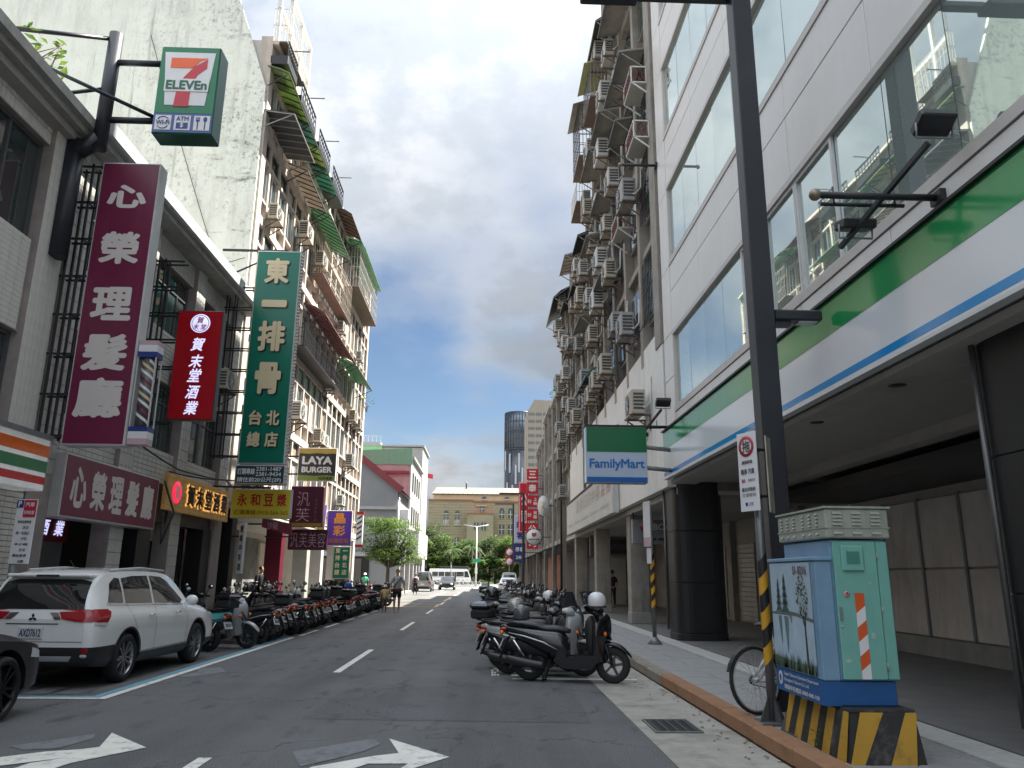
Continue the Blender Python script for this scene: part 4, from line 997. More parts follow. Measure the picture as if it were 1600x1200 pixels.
def pipe(*pts, r=.05, n=10, nm='pipe'):
    b = MB(); b.tube(pts, r, n); b.build(nm, M_navy, pb, world=True)
b = MB(); b.tube([(-7.50, 12.66, 6.85), (-7.50, 12.66, 9.1)], .16, 14); b.build('wall_post', M_navy, pb, world=True)
b = MB(); b.tube([(-7.50, 12.66, 8.85), (-7.10, 12.66, 9.15)], .15, 12); b.build('elbow', M_navy, pb, world=True)
pipe((-7.08, 12.66, 8.95), (-7.08, 12.66, 11.35), r=.125, n=14, nm='upright')
pipe((-7.05, 12.66, 10.75), (-6.14, 12.66, 10.75), r=.06, nm='arm'); pipe((-7.05, 12.66, 9.55), (-6.14, 12.66, 9.55), r=.06, nm='arm')
pipe((-7.08, 12.66, 11.3), (-8.1, 12.9, 9.8), r=.04, nm='stay') if False else pipe((-7.10, 12.66, 11.25), (-8.3, 11.6, 10.6), r=.04, nm='stay')
pipe((-8.3, 11.6, 10.2), (-6.15, 12.62, 9.6), r=.035, nm='stay'); pipe((-7.10, 12.66, 10.2), (-7.9, 12.0, 9.55), r=.035, nm='stay')

# 2 tall maroon barber sign
yy = 12.9
t = thing('vertical_barber_sign', 'tall vertical maroon sign with five pale characters', 'sign', (-6.6, yy, 3.6))
board(t, -7.10, -6.05, yy, 3.6, 8.83, .30, S_maroon, .03)
for ch, zc, w, h in (('心', 8.15, .70, .46), ('榮', 7.15, .70, .62), ('理', 6.10, .70, .62), ('髮', 5.22, .76, .66), ('廳', 4.42, .80, .70)): wr(t, ch, -6.58, zc, w, h, yy, S_off, .055)
rack(t, yy + .02, 3.7, 8.8, 8, None, -7.09)
# barber pole box beside it
t = thing('barber_pole_box', 'clear barber pole case with red white and blue ends beside the tall maroon sign', 'barber pole', (-5.85, 13.05, 3.65))
xa, xb, ya, yb_ = -6.04, -5.72, 12.95, 13.2
for k, (za, zb, m) in enumerate(((5.38, 5.46, S_pink), (5.26, 5.379, S_wht), (5.16, 5.259, S_navy), (3.86, 3.94, S_navy), (3.74, 3.859, S_wht), (3.64, 3.739, S_pink))):
    b = MB(); b.box(xa, xb, ya, yb_, za, zb); b.build('band', m, t, world=True)
b = MB(); b.tube([((xa + xb) / 2, (ya + yb_) / 2, 3.95), ((xa + xb) / 2, (ya + yb_) / 2, 5.15)], .115, 16); b.build('roller', sm('roller_dark', (.10, .10, .10)), t, world=True)
for k in range(9):
    m = (S_wht, S_maroon, S_wht, S_cream)[k % 4]; pts1, pts2 = [], []
    for a in range(9):
        an = pi + pi * a / 8; z = 4.0 + k * .128 + .22 - a * .033
        if 3.96 < z < 5.1:
            pts1.append(((xa + xb) / 2 + .12 * cos(an), (ya + yb_) / 2 + .12 * sin(an), z)); pts2.append((pts1[-1][0], pts1[-1][1], z + .055))
    b = MB(); n = len(pts1)
    if n > 1: b.add(pts1 + pts2, [(i, i + 1, n + i + 1, n + i) for i in range(n - 1)]); b.build('spiral_stripe', m, t, world=True)
for xx in (xa + .01, xb - .01):
    for yv in (ya + .01, yb_ - .01):
        b = MB(); b.box(xx - .01, xx + .01, yv - .01, yv + .01, 3.94, 5.16); b.build('case_edge', S_frame, t, world=True)

# 3 red liquor sign
yy = 16.3
t = thing('vertical_liquor_sign', 'vertical red sign with white round emblem and four characters', 'sign', (-6.3, yy, 4.72))
board(t, -6.84, -5.86, yy, 4.72, 7.18, .22, S_red, .02, side=S_char)
b = MB(); b.lathe([(.19, 0), (.215, 0), (.215, .004), (.19, .004)], (-6.34, yy - .012, 6.88), 'Y', 28); b.build('emblem_ring', S_lav, t, world=True)
b = MB(); b.lathe([(.001, 0), (.175, 0), (.175, .004), (.001, .004)], (-6.34, yy - .014, 6.88), 'Y', 28); b.build('emblem_disc', S_lav, t, world=True)
wr(t, '賀', -6.34, 6.95, .16, .15, yy - .012, S_red, .03, shear=.2); wr(t, '末', -6.42, 6.80, .13, .12, yy - .012, S_red, .03, shear=.2); wr(t, '堂', -6.26, 6.80, .13, .12, yy - .012, S_red, .03, shear=.2)
for ch, zc in (('賀', 6.40), ('末', 6.02), ('堂', 5.70), ('酒', 5.33), ('業', 4.98)): wr(t, ch, -6.34, zc, .30, .30, yy, S_lav, .03, shear=.25)
rack(t, yy + .02, 4.6, 8.4, 7, None, -6.85)

# 4 big green pork chop sign
yy = 21.0
t = thing('vertical_noodle_sign', 'tall green vertical sign with gold characters and a string of bulbs along its edge', 'sign', (-6.1, yy, 4.45))
board(t, -6.76, -5.50, yy, 4.45, 10.68, .34, S_dgreen, .03)
for ch, zc, w, h in (('東', 10.05, .70, .78), ('一', 9.05, .72, .22), ('排', 8.08, .76, .90), ('骨', 6.85, .72, .92)):
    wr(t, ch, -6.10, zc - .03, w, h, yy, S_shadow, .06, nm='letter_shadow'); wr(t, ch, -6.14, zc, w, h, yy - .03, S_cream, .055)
for ch, x_, zc in (('台', -6.38, 5.72), ('北', -5.90, 5.72), ('總', -6.38, 5.12), ('店', -5.90, 5.12)):
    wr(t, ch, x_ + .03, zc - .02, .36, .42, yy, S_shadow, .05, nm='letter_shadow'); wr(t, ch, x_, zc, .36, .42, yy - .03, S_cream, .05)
BL = MB(); BL.ball((0, 0, 0), .035, 8); BLm = BL.mesh('bulb', mat('bulb_glass', (.5, .47, .42), .2))
for i in range(60):
    for k in range(2): shared(BLm, 'bulb', (-5.49 + 6.1, .08 + k * .16, .15 + i * .101 + k * .05), t)
rack(t, yy + .04, 4.6, 9.6, 9, None, -6.77)
b = MB(); b.bar((XL - .2, yy + .1, 10.72), (-5.9, yy + .1, 10.72), .06); b.bar((XL, yy + .1, 9.9), (-6.75, yy + .1, 10.35), .04); b.build('top_bar', M_black, t, world=True)
t = thing('noodle_phone_board', 'dark teal phone number board below the green vertical sign', 'sign', (-6.1, yy, 3.9))
board(t, -6.80, -5.46, yy + .0, 3.90, 4.42, .34, S_teal, .03)
wr(t, '訂購專線', -6.50, 4.24, .46, .17, yy, S_wht, .03); wr(t, '2381-1487', -5.90, 4.31, .68, .11, yy, S_wht, .02); wr(t, '2381-9434', -5.90, 4.17, .68, .11, yy, S_wht, .02); wr(t, '請往前20公尺(2F)', -6.14, 4.01, 1.18, .15, yy, S_wht, .03)
for i in range(5): shared(BLm, 'bulb', (.645, .1, .06 + i * .1), t)

# 5 yellow breakfast sign
yy = 21.6
t = thing('yellow_breakfast_sign', 'yellow sign with red characters and phone number below the teal board', 'sign', (-6.2, yy, 3.03))
board(t, -7.02, -5.38, yy, 3.03, 3.83, .18, S_yellow, .03)
for i, ch in enumerate('永和豆漿'): wr(t, ch, -6.72 + i * .36, 3.53, .27, .34, yy, S_redl, .04)
wr(t, '訂購專線:0918-564-365', -6.18, 3.19, 1.46, .15, yy, sm('brown_letter', (.25, .13, .02)), .025)
b = MB(); b.bar((XL, yy + .1, 3.9), (-6.0, yy + .1, 3.88), .05); b.build('bracket', M_black, t, world=True)

# 6 maroon horizontal board on the facade (turned towards the street)
t = thing('facade_barber_board', 'wide maroon barber board with five pale characters mounted along the facade', 'sign', (-7.45, 15.8, 2.5))
xs = -7.42
b = MB(); b.bbox(xs - .35, xs, 13.75, 17.75, 2.48, 3.62, .012); b.build('sign_box', S_frame, t, world=True)
b = MB(); b.box(xs - .02, xs + .008, 13.80, 17.70, 2.52, 3.58); b.build('face', S_maroon, t, world=True)
for i, ch in enumerate('心榮理髮廳'):
    b = MB(); text_into(b, ch, (xs, 14.30 + i * .73, 3.05), YP, ZP, .56, .74, .012, .055); b.build('lettering', S_off, t, world=True, fix=False)
# 7 red liquor banner over the barber entrance
t = thing('red_liquor_banner', 'red banner with lavender characters under the maroon board', 'banner', (-8.3, 14.2, 2.2))
b = MB(); b.box(-8.42, -8.38, 12.9, 16.0, 2.12, 2.62); b.build('cloth', sm('banner_red', (.16, .006, .012), .6), t, world=True)
for i, ch in enumerate('賀末堂酒業'):
    b = MB(); text_into(b, ch, (-8.38, 13.55 + i * .52, 2.38), YP, ZP, .36, .30, .012, .03, shear=.2); b.build('lettering', S_lav, t, world=True, fix=False)
# 8 wooden liquor sign with lit back
t = thing('wooden_liquor_board', 'yellow planked wooden board with round red emblem and black characters', 'sign', (-7.4, 20.3, 3.0))
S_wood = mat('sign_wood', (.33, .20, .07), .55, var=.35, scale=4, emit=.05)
for i in range(8):
    b = MB(); b.bbox(-7.5, -7.40 + random.uniform(-.004, .004), 18.15, 22.6, 2.98 + i * .108, 2.98 + i * .108 + .103, .008); b.build('plank', S_wood, t, world=True)
b = MB(); b.lathe([(.001, 0), (.26, 0), (.26, .02), (.001, .02)], (-7.392, 18.72, 3.42), 'X', 28); b.build('emblem', sm('emblem_red', (.5, .015, .05), emit=.5), t, world=True)
b = MB(); text_into(b, '賀', (-7.37, 18.72, 3.42), YP, ZP, .3, .36, .006, .03); b.build('emblem_mark', S_wht, t, world=True, fix=False)
for i, ch in enumerate('賀末堂酒業'):
    b = MB(); text_into(b, ch, (-7.385, 19.55 + i * .62, 3.42), YP, ZP, .44, .50, .03, .045, .02); b.build('lettering', S_dkl, t, world=True, fix=False)
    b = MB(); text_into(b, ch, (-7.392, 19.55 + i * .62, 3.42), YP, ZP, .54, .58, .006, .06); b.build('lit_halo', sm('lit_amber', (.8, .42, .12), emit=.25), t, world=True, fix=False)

# 9 burger sign
yy = 28.2
t = thing('burger_sign', 'square charcoal burger sign with mustard top and olive bottom', 'sign', (-6.2, yy, 4.85))
board(t, -6.88, -5.50, yy, 4.85, 6.06, .2, S_char, .02)
b = MB(); b.prism([(-6.86, 6.04), (-6.86, 5.86), (-6.5, 5.84), (-6.2, 5.87), (-5.9, 5.84), (-5.52, 5.86), (-5.52, 6.04)], lambda u, v, d: (u, d, v), yy - .014, yy - .009); b.build('mustard_band', S_mustard, t, world=True)
b = MB(); b.prism([(-6.86, 4.87), (-5.52, 4.87), (-5.52, 5.03), (-5.8, 5.06), (-6.3, 5.03), (-6.86, 5.06)], lambda u, v, d: (u, d, v), yy - .014, yy - .009); b.build('olive_band', S_olive, t, world=True)
wr(t, 'LAYA', -6.19, 5.60, 1.10, .30, yy, S_wht, .07); wr(t, 'BURGER', -6.19, 5.26, 1.10, .22, yy, S_wht, .06); wr(t, '拉亞漢堡', -5.86, 4.95, .5, .10, yy - .01, S_dkl, .03)
b = MB()
for z in (5.1, 5.75): b.bar((XL, yy + .1, z), (-6.88, yy + .1, z), .06)
b.build('bracket', M_black, t, world=True)
# 10 plum salon signs
yy = 27.0
t = thing('salon_square_sign', 'upright plum salon sign with two thin line characters', 'sign', (-6.1, yy, 3.12))
board(t, -6.75, -5.62, yy, 3.12, 4.52, .16, S_plum, .015, side=S_plum)
wr(t, '汎', -6.30, 4.08, .42, .48, yy, S_pink, -.012); wr(t, '芙', -6.30, 3.54, .46, .46, yy, S_pink, -.012); col(t, '美容美髮沙龍', -5.86, 4.1, 3.3, .09, yy, sm('dim_pink', (.2, .09, .12)), .0)
b = MB(); b.box(-6.73, -5.64, yy - .014, yy - .009, 3.14, 3.26); b.build('gold_strip', sm('gold_strip', (.28, .18, .03)), t, world=True)
b = MB(); b.bar((XL, yy + .08, 4.2), (-6.75, yy + .08, 4.2), .05); b.build('bracket', M_black, t, world=True)
yy = 27.2
t = thing('salon_wide_sign', 'wide plum salon sign with four thin line characters under the upright one', 'sign', (-6.1, yy, 2.35))
board(t, -6.78, -5.45, yy, 2.36, 3.06, .16, S_plum, .015, side=S_plum)
for i, ch in enumerate('汎芙美容'): wr(t, ch, -6.57 + i * .31, 2.70, .27, .50, yy, S_pink, -.012)
b = MB(); b.bar((XL, yy + .08, 2.8), (-6.78, yy + .08, 2.8), .05); b.build('bracket', M_black, t, world=True)
# 11 small maroon sign under the yellow one
t = thing('small_maroon_awning_board', 'small slanted maroon board under the yellow breakfast sign', 'sign', (-6.7, 25.2, 2.9))
b = MB(); b.prism([(-7.15, 3.0), (-6.2, 2.75), (-6.2, 3.12), (-7.15, 3.28)], lambda u, v, d: (u, d, v), 25.2, 25.3); b.build('face', sm('maroon_pink', (.17, .03, .06)), t, world=True)
wr(t, '沙龍', -6.8, 3.05, .34, .24, 25.19, S_pink, .0)
b = MB(); b.bar((XL, 25.28, 3.1), (-7.1, 25.28, 3.1), .05); b.build('bracket', M_black, t, world=True)
# 12 purple sign
yy = 32.0
t = thing('purple_salon_sign', 'purple sign with orange characters', 'sign', (-5.9, yy, 2.7))
board(t, -6.46, -5.44, yy, 2.68, 4.10, .14, S_purple, .03)
wr(t, '晶', -5.94, 3.78, .46, .42, yy, S_orange, .05); wr(t, '彩', -5.94, 3.28, .5, .42, yy, S_orange, .04); wr(t, '視聽歌唱', -5.95, 2.88, .82, .2, yy, sm('brown_orange', (.35, .12, .05)), .04)
b = MB(); b.bar((XL, yy + .07, 3.8), (-6.46, yy + .07, 3.8), .06); b.bar((XL, yy + .07, 2.9), (-6.46, yy + .07, 2.9), .06); b.build('bracket', M_black, t, world=True)
t = thing('striped_edge_pole', 'red capped barber stripe lamp just right of the purple sign', 'barber pole', (-5.2, 33, 2.7))
b = MB(); b.box(-5.42, -5.16, 33, 33.2, 2.78, 4.02); b.build('case', S_wht, t, world=True)
for z in (2.66, 4.021): b = MB(); b.box(-5.44, -5.14, 32.98, 33.22, z, z + .119); b.build('cap', S_redl, t, world=True)
for k in range(5):
    b = MB(); b.prism([(-5.40, 2.95 + k * .21), (-5.2, 3.08 + k * .21), (-5.2, 3.16 + k * .21), (-5.40, 3.03 + k * .21)], lambda u, v, d: (u, d, v), 32.985, 32.999); b.build('stripe', S_char, t, world=True)
b = MB(); b.bar((XL, 33.1, 3.5), (-5.42, 33.1, 3.5), .06); b.build('bracket', M_black, t, world=True)
t = thing('lilac_side_sign', 'narrow lilac and yellow sign between plum sign and purple sign', 'sign', (-6.7, 29.8, 2.9))
b = MB(); b.prism([(-6.40, 2.85), (-6.12, 2.85), (-6.05, 4.1), (-6.33, 4.25)], lambda u, v, d: (u, d, v), 29.8, 29.9); b.build('face', sm('lilac', (.5, .42, .75)), t, world=True)
b = MB(); b.prism([(-6.36, 3.0), (-6.16, 3.0), (-6.12, 3.5), (-6.32, 3.6)], lambda u, v, d: (u, d, v), 29.785, 29.795); b.build('yellow_patch', S_yellow, t, world=True)
b = MB(); b.bar((XL, 29.86, 3.6), (-6.36, 29.86, 3.6), .05); b.build('bracket', M_black, t, world=True)
# 13 small green noodle sign at street level
t = thing('small_noodle_sign', 'small green noodle sign with pale frame low beside the white columns', 'sign', (-6.4, 36.5, 1.35))
board(t, -7.0, -6.2, 36.5, 1.35, 2.82, .14, S_dgreen, .05, side=mat('tan_board', (.4, .35, .28), .6))
for i, ch in enumerate('東排台總'): wr(t, ch, -6.77, 2.62 - i * .32, .22, .24, 36.5, S_cream, .04)
for i, ch in enumerate('一骨北店'): wr(t, ch, -6.44, 2.62 - i * .32, .22, .24 if i else .05, 36.5, S_cream, .04)
b = MB(); b.box(-6.95, -6.25, 36.55, 36.62, .14, 1.35); b.build('stand', S_char, t, world=True)
# 14 white ladder sign next to black column (left)
t = thing('white_side_lightbox', 'narrow white vertical light box with black letters beside the wooden board', 'sign', (-7.0, 22.9, 1.6))
b = MB(); b.box(-7.12, -6.98, 22.9, 23.1, 1.55, 3.0); b.build('sign_box', S_wht, t, world=True); col(t, '營業中茶酒', -7.05, 2.95, 1.6, .09, 22.89, S_dkl, .03)
b = MB(); b.bar((XL, 23.0, 2.6), (-7.12, 23.0, 2.6), .05); b.build('bracket', M_black, t, world=True)

# ---- right side: FamilyMart projecting sign
yy = 17.0
t = thing('projecting_store_sign', 'square green white and blue FamilyMart light box projecting over the pavement', 'sign', (2.9, yy, 3.55))
x0, x1, z0, z1 = 2.22, 3.60, 3.58, 4.86
b = MB(); b.bbox(x0, x1, yy, yy + .28, z0, z1, .015); b.build('light_box', S_lblue, t, world=True)
b = MB(); b.box(x0 + .02, x1 - .005, yy - .008, yy + .02, z0 + .70, z1 - .02); b.build('green_band', sm('fm_green', (.002, .12, .04), .25), t, world=True)
b = MB(); b.box(x0 + .02, x1 - .005, yy - .008, yy + .02, z0 + .02, z0 + .135); b.build('blue_band', sm('fm_blue', (.006, .10, .36), .25), t, world=True)
wr(t, 'FamilyMart', (x0 + x1) / 2 + .01, z0 + .41, 1.24, .27, yy + .005, sm('fm_letter', (.006, .12, .42)), .035)
b = MB(); b.box(x0 - .02, x1 + .02, yy - .03, yy + .3, z1 + .002, z1 + .03); b.build('cap', M_black, t, world=True)
for z in (3.95, 4.42):
    b = MB(); b.tube([(x1, yy + .14, z), (XF - .16, yy + .5, z)], .05, 10); b.build('arm', M_grey, t, world=True)
def flood_bracket(x_tip, y, z, lab, ln=None, second=True, xw=XF):
    t = thing('floodlight_bracket', lab, 'floodlight', (xw, y, z))
    b = MB(); b.tube([(xw - .02, y, z), (x_tip, y, z)], .035, 10); b.build('arm', M_black, t, world=True)
    b = MB(); b.ball((x_tip - .03, y, z), .06, 12); b.build('end_ball', mat('brass_ball', (.25, .2, .15), .35, .6), t, world=True)
    b = MB(); b.box(xw - .06, xw + .02, y - .09, y + .09, z - .06, z + .06); b.build('wall_plate', M_black, t, world=True)
    if second:
        b = MB(); b.tube([(xw - .25, y + .22, z + .02), (x_tip + .12, y + .22, z + .02)], .022, 8); b.build('rail', M_black, t, world=True)
        xm = (xw + x_tip) / 2 + .05
        b = MB(); b.bar((xm - .22, y + .55, z - .30), (xm + .22, y - .45, z + .32), .045); b.build('cross_arm', M_black, t, world=True)
        for (cx_, cy_, cz_, tl) in ((xm + .25, y - .52, z + .48, -.5), (xm - .10, y + .42, z - .10, .25)):
            b = MB(); b.bbox(-.17, .17, -.12, .12, -.05, .05, .015); b.box(-.15, .15, -.10, .10, -.056, -.0505)
            b.xf(Matrix.Translation((cx_, cy_, cz_)) @ Matrix.Rotation(tl, 4, 'X')); b.build('lamp_head', M_black, t, world=True)
            b = MB(); b.tube([(cx_ - .17, cy_, cz_), (cx_ - .17, cy_ + .02, cz_ - .14), (cx_ + .17, cy_ + .02, cz_ - .14), (cx_ + .17, cy_, cz_)], .012, 6); b.build('yoke', M_grey, t, world=True)
        for k in (0, 1):
            b = MB(); b.tube([(xw - .35 if k else x_tip + .25, y + .2, z), (xw - .35 if k else x_tip + .25, y + .2, z + .2)], .01, 5); b.build('spike', M_black, t, world=True)
flood_bracket(3.18, 6.7, 5.18, 'black double floodlight on a ball ended arm above the near shop fascia')
flood_bracket(3.1, 17.7, 5.0, 'black floodlight on a ball ended arm above the FamilyMart light box')
flood_bracket(3.45, 18.3, 12.2, 'black ball ended arm without lamps high on the white building corner', second=False)

# sign board under the brown apartments
t = thing('clinic_sign_board', 'long white faded sign board with grey and red characters on the canopy edge', 'sign', (XF - .2, 25, 3.6))
b = MB(); b.bbox(XF - .26, XF - .03, 25.2, 39.5, 3.58, 5.05, .02); b.build('board', mat('faded_board', (.5, .5, .48), .5, dirt=.4, dcol=(.35, .34, .32)), t, world=True)
b = MB(); b.box(XF - .3, XF - .0, 25.1, 39.6, 5.06, 5.12); b.build('cap', M_black, t, world=True)
S_fade = sm('faded_letter', (.28, .28, .28)); S_fadr = sm('faded_red', (.4, .22, .2))
for i, ch in enumerate('回品田中日口昌目'):
    b = MB(); text_into(b, ch, (XF - .26, 26.0 + 1.25 * i, 4.6), YN, ZP, .8, .55, .01, .03); b.build('lettering', S_fadr if i < 2 else S_fade, t, world=True, fix=False)
for i, s in enumerate(('– – –', '– –', '– – –', '– –', '– – –')):
    b = MB(); text_into(b, s, (XF - .26, 26.9 + 2.7 * i, 3.95), YN, ZP, 1.7, .10, .01, .02); b.build('lettering', S_fade, t, world=True, fix=False)
# arcade light boxes facing the camera
t = thing('red_logo_lightbox', 'dim grey light box with dark red round logo hanging in the right arcade', 'sign', (5.4, 24, 2.6))
b = MB(); b.bbox(4.55, 6.6, 24, 24.2, 2.55, 3.30, .015); b.build('sign_box', mat('dim_box', (.2, .205, .21), .4), t, world=True)
b = MB(); b.lathe([(.001, 0), (.16, 0), (.16, .012), (.001, .012)], (4.95, 23.985, 3.06), 'Y', 20); b.build('logo', sm('logo_red', (.22, .02, .03)), t, world=True)
wr(t, 'BOQUAN', 5.8, 3.06, 1.2, .24, 24, S_wht, .02); wr(t, '– – – –', 5.55, 2.7, .9, .06, 24, S_dkl, .03)
b = MB(); b.bar((4.6, 24.1, 3.3), (4.6, 24.1, 3.52), .05); b.bar((6.5, 24.1, 3.3), (6.5, 24.1, 3.52), .05); b.build('hanger', M_black, t, world=True)
t = thing('dark_boutique_lightbox', 'dark framed shop sign above the far arcade door', 'sign', (6, 38, 2.9))
b = MB(); b.bbox(5.1, 7.6, 38, 38.2, 2.55, 3.45, .015); b.build('frame', mat('dim_box2', (.12, .125, .13), .4), t, world=True); b = MB(); b.box(5.35, 7.35, 37.985, 38.01, 2.66, 3.34); b.build('face', S_char, t, world=True)
wr(t, 'Boutique', 6.35, 3.0, 1.6, .42, 37.98, sm('dim_letter', (.09, .1, .12)), .02)
b = MB(); b.bar((5.2, 38.1, 3.45), (5.2, 38.1, 3.52), .05); b.bar((7.5, 38.1, 3.45), (7.5, 38.1, 3.52), .05); b.build('hanger', M_black, t, world=True)
# teal door panel
# red company signs far right
yy = 60.0
S_cred = sm('company_red', (.5, .012, .03)); S_cw = sm('company_white', (.75, .68, .66))
for i, (s, zt) in enumerate((('三', 9.75), ('泰', 8.70), ('上時', 7.66), ('有限', 6.62), ('公', 5.55), ('司', 4.48))):
    t = thing('red_square_sign', 'red square company sign, %s of its vertical stack' % (['topmost', 'second from the top', 'third from the top', 'fourth from the top', 'second from the bottom', 'lowest'][i]), 'sign', (3.62, yy, zt - .9), group='stack of red company signs')
    board(t, 3.18, 4.06, yy, zt - .88, zt, .2, S_cred, .03, side=S_cred)
    if len(s) == 1: wr(t, s, 3.62, zt - .45, .6, .58, yy, S_cw, .05)
    else:
        wr(t, s[0], 3.84, zt - .28, .28, .28, yy, S_cw, .04); wr(t, s[1], 3.84, zt - .62, .28, .28, yy, S_cw, .04); wr(t, '股份', 3.4, zt - .45, .3, .3, yy, S_cw, .03)
    b = MB(); b.bar((4.06, yy + .1, zt - .5), (XF + .02, yy + .1, zt - .5), .05); b.build('bracket', M_black, t, world=True)
t = thing('red_tall_sign', 'tall round cornered red sign with white outline left of the company sign stack', 'sign', (2.9, 64, 4.9))
b = MB(); b.bbox(2.72, 3.62, 64, 64.2, 5.0, 9.2, .08); b.build('sign_box', S_cred, t, world=True)
b = MB()
for (xa, xb, za, zb) in ((2.78, 2.82, 5.08, 9.12), (3.52, 3.56, 5.08, 9.12), (2.82, 3.52, 5.08, 5.12), (2.82, 3.52, 9.08, 9.12)): b.box(xa, xb, 63.985, 63.999, za, zb)
b.build('outline', S_cw, t, world=True); col(t, '公司', 3.17, 8.4, 5.6, .5, 63.99, S_cw, .04)
b = MB(); b.bar((3.6, 64.1, 8), (XF + .02, 64.1, 8), .06); b.build('bracket', M_black, t, world=True)
t = thing('blue_white_parking_sign', 'white over blue vertical sign under the tall red sign', 'sign', (2.75, 66, 2.6))
b = MB(); b.bbox(2.45, 3.35, 66, 66.15, 4.3, 6.6, .02); b.build('white_box', sm('lilac_white', (.5, .52, .68)), t, world=True); col(t, '時客', 2.95, 6.2, 4.5, .6, 65.99, S_navy, .04)
b = MB(); b.bbox(2.40, 3.40, 66, 66.15, 2.7, 4.25, .02); b.build('blue_box', sm('deep_blue', (.02, .035, .16)), t, world=True); wr(t, '停車', 2.9, 3.75, .7, .4, 66, S_wht, .03); wr(t, '24H', 2.9, 3.1, .6, .3, 66, S_wht, .03)
b = MB(); b.bar((3.35, 66.08, 5.5), (XF + .02, 66.08, 5.5), .06); b.bar((3.35, 66.08, 3.5), (XF + .02, 66.08, 3.5), .06); b.build('bracket', M_black, t, world=True)
t = thing('round_pub_sign', 'round white sign with red shield hanging from a black arm at far right', 'sign', (3.4, 52, 3.5))
b = MB(); b.lathe([(.001, 0), (.56, 0), (.56, .14), (.001, .14)], (3.25, 52, 4.1), 'Y', 30); b.build('disc', S_char, t, world=True)
b = MB(); b.lathe([(.001, 0), (.51, 0), (.51, .01), (.001, .01)], (3.25, 51.985, 4.1), 'Y', 30); b.build('face', S_wht, t, world=True)
b = MB(); b.prism([(3.1, 4.4), (3.1, 4.2), (3.25, 4.08), (3.4, 4.2), (3.4, 4.4), (3.25, 4.34)], lambda u, v, d: (u, d, v), 51.97, 51.98); b.build('shield', sm('dull_red', (.35, .05, .07)), t, world=True); wr(t, '– – – – –', 3.25, 3.94, .72, .07, 51.975, S_dkl, .03)
b = MB(); b.bar((3.8, 52.07, 4.1), (XF + .0, 52.07, 4.1), .05); b.build('arm', M_black, t, world=True)
t = thing('oval_white_sign', 'oval white sign with a faint gold figure on the right beyond the apartments', 'sign', (3.8, 50, 5.6))
b = MB(); b.lathe([(.001, 0), (.36, 0), (.36, .12), (.001, .12)], (0, 0, 0), 'Y', 30); b.v = [(x + 3.72, y + 50, z * 1.8 + 6.0) for x, y, z in b.v]; b.build('disc', S_wht, t, world=True)
b = MB(); b.tube([(3.62, 49.985, 6.3), (3.78, 49.985, 6.12), (3.66, 49.985, 5.9), (3.82, 49.985, 5.75)], .03, 6); b.build('gold_figure', S_mustard, t, world=True)
b = MB(); b.bar((4.05, 50.06, 6.0), (XF + .02, 50.06, 6.0), .05); b.build('arm', M_black, t, world=True)
# ================================================================== things fixed to the facades
def FX(side):
    return (lambda o, y, z: (XL + o, y, z)) if side == 'L' else (lambda o, y, z: (XF - o, y, z))
SIDE = {'L': 'left pinkish apartments', 'R': 'right brown apartments'}
M_acw = mat('ac_housing', (.40, .39, .36), .5, var=.12, dirt=.45, dcol=(.22, .2, .17), dscale=3)
M_acd = mat('ac_dark', (.05, .05, .05), .6); M_rust = mat('rusty_bracket', (.14, .10, .08), .8, var=.3)
def ac_proto():
    t = thing('air_conditioner', 'x', 'air conditioner', (0, 0, 0), group='air conditioners on the facades')
    b = MB(); b.bbox(.14, .46, -.43, .43, .04, .62, .018); b.build('housing', M_acw, t)
    b = MB(); b.lathe([(.001, .461), (.20, .461), (.23, .464), (.23, .475), (.215, .475)], (0, -.12, .33), 'X', 18); b.build('fan_opening', M_acd, t)
    b = MB()
    for r in (.07, .13, .19): b.lathe([(r, .478), (r + .012, .478)], (0, -.12, .33), 'X', 16)
    for k in range(4):
        a = k * pi / 4; b.bar((.478, -.12 - .22 * cos(a), .33 - .22 * sin(a)), (.478, -.12 + .22 * cos(a), .33 + .22 * sin(a)), .012)
    b.build('fan_guard', M_alu, t)
    for s in (-1, 1):
        b = MB()
        for k in range(5): b.box(.18, .42, s * .4301, s * .437, .14 + k * .085, .19 + k * .085)
        b.build('side_vent', M_acd, t)
    for yy in (-.32, .32):
        b = MB(); b.box(.0, .50, yy - .02, yy + .02, .0, .04); b.bar((.02, yy, -.30), (.44, yy, 0), .03); b.box(.0, .03, yy - .02, yy + .02, -.34, 0); b.build('bracket', M_rust, t)
    b = MB(); b.tube([(.2, .43, .2), (.16, .52, .15), (.04, .54, .3), (.02, .54, .9)], .022, 6); b.build('refrigerant_pipe', mat('pipe_wrap', (.5, .48, .44), .7), t)
    return t
AC_TONES = [M_acw, mat('ac_housing_cream', (.40, .365, .295), .5, dirt=.5, dcol=(.2, .17, .13), dscale=3), mat('ac_housing_white', (.52, .52, .50), .45, dirt=.3, dcol=(.3, .28, .25), dscale=3), mat('ac_housing_grey', (.30, .30, .29), .55, dirt=.6, dcol=(.12, .11, .1), dscale=3)]
AC0 = ac_proto(); used = [False]
KIDS[AC0.name] = list(AC0.children)
floors = {'L': SLB, 'R': [-99] + FLR}
AC_N = {}
def floorname(side, z):
    k = sum(1 for f in floors[side] if z > f - .3)
    return NUM[min(k, 9)] if side == 'L' else NUM[min(k, 9)]
ACLIST = []
def ac(side, y, z, s=1.0, out=0.0): ACLIST.append((side, y, z, s, out))
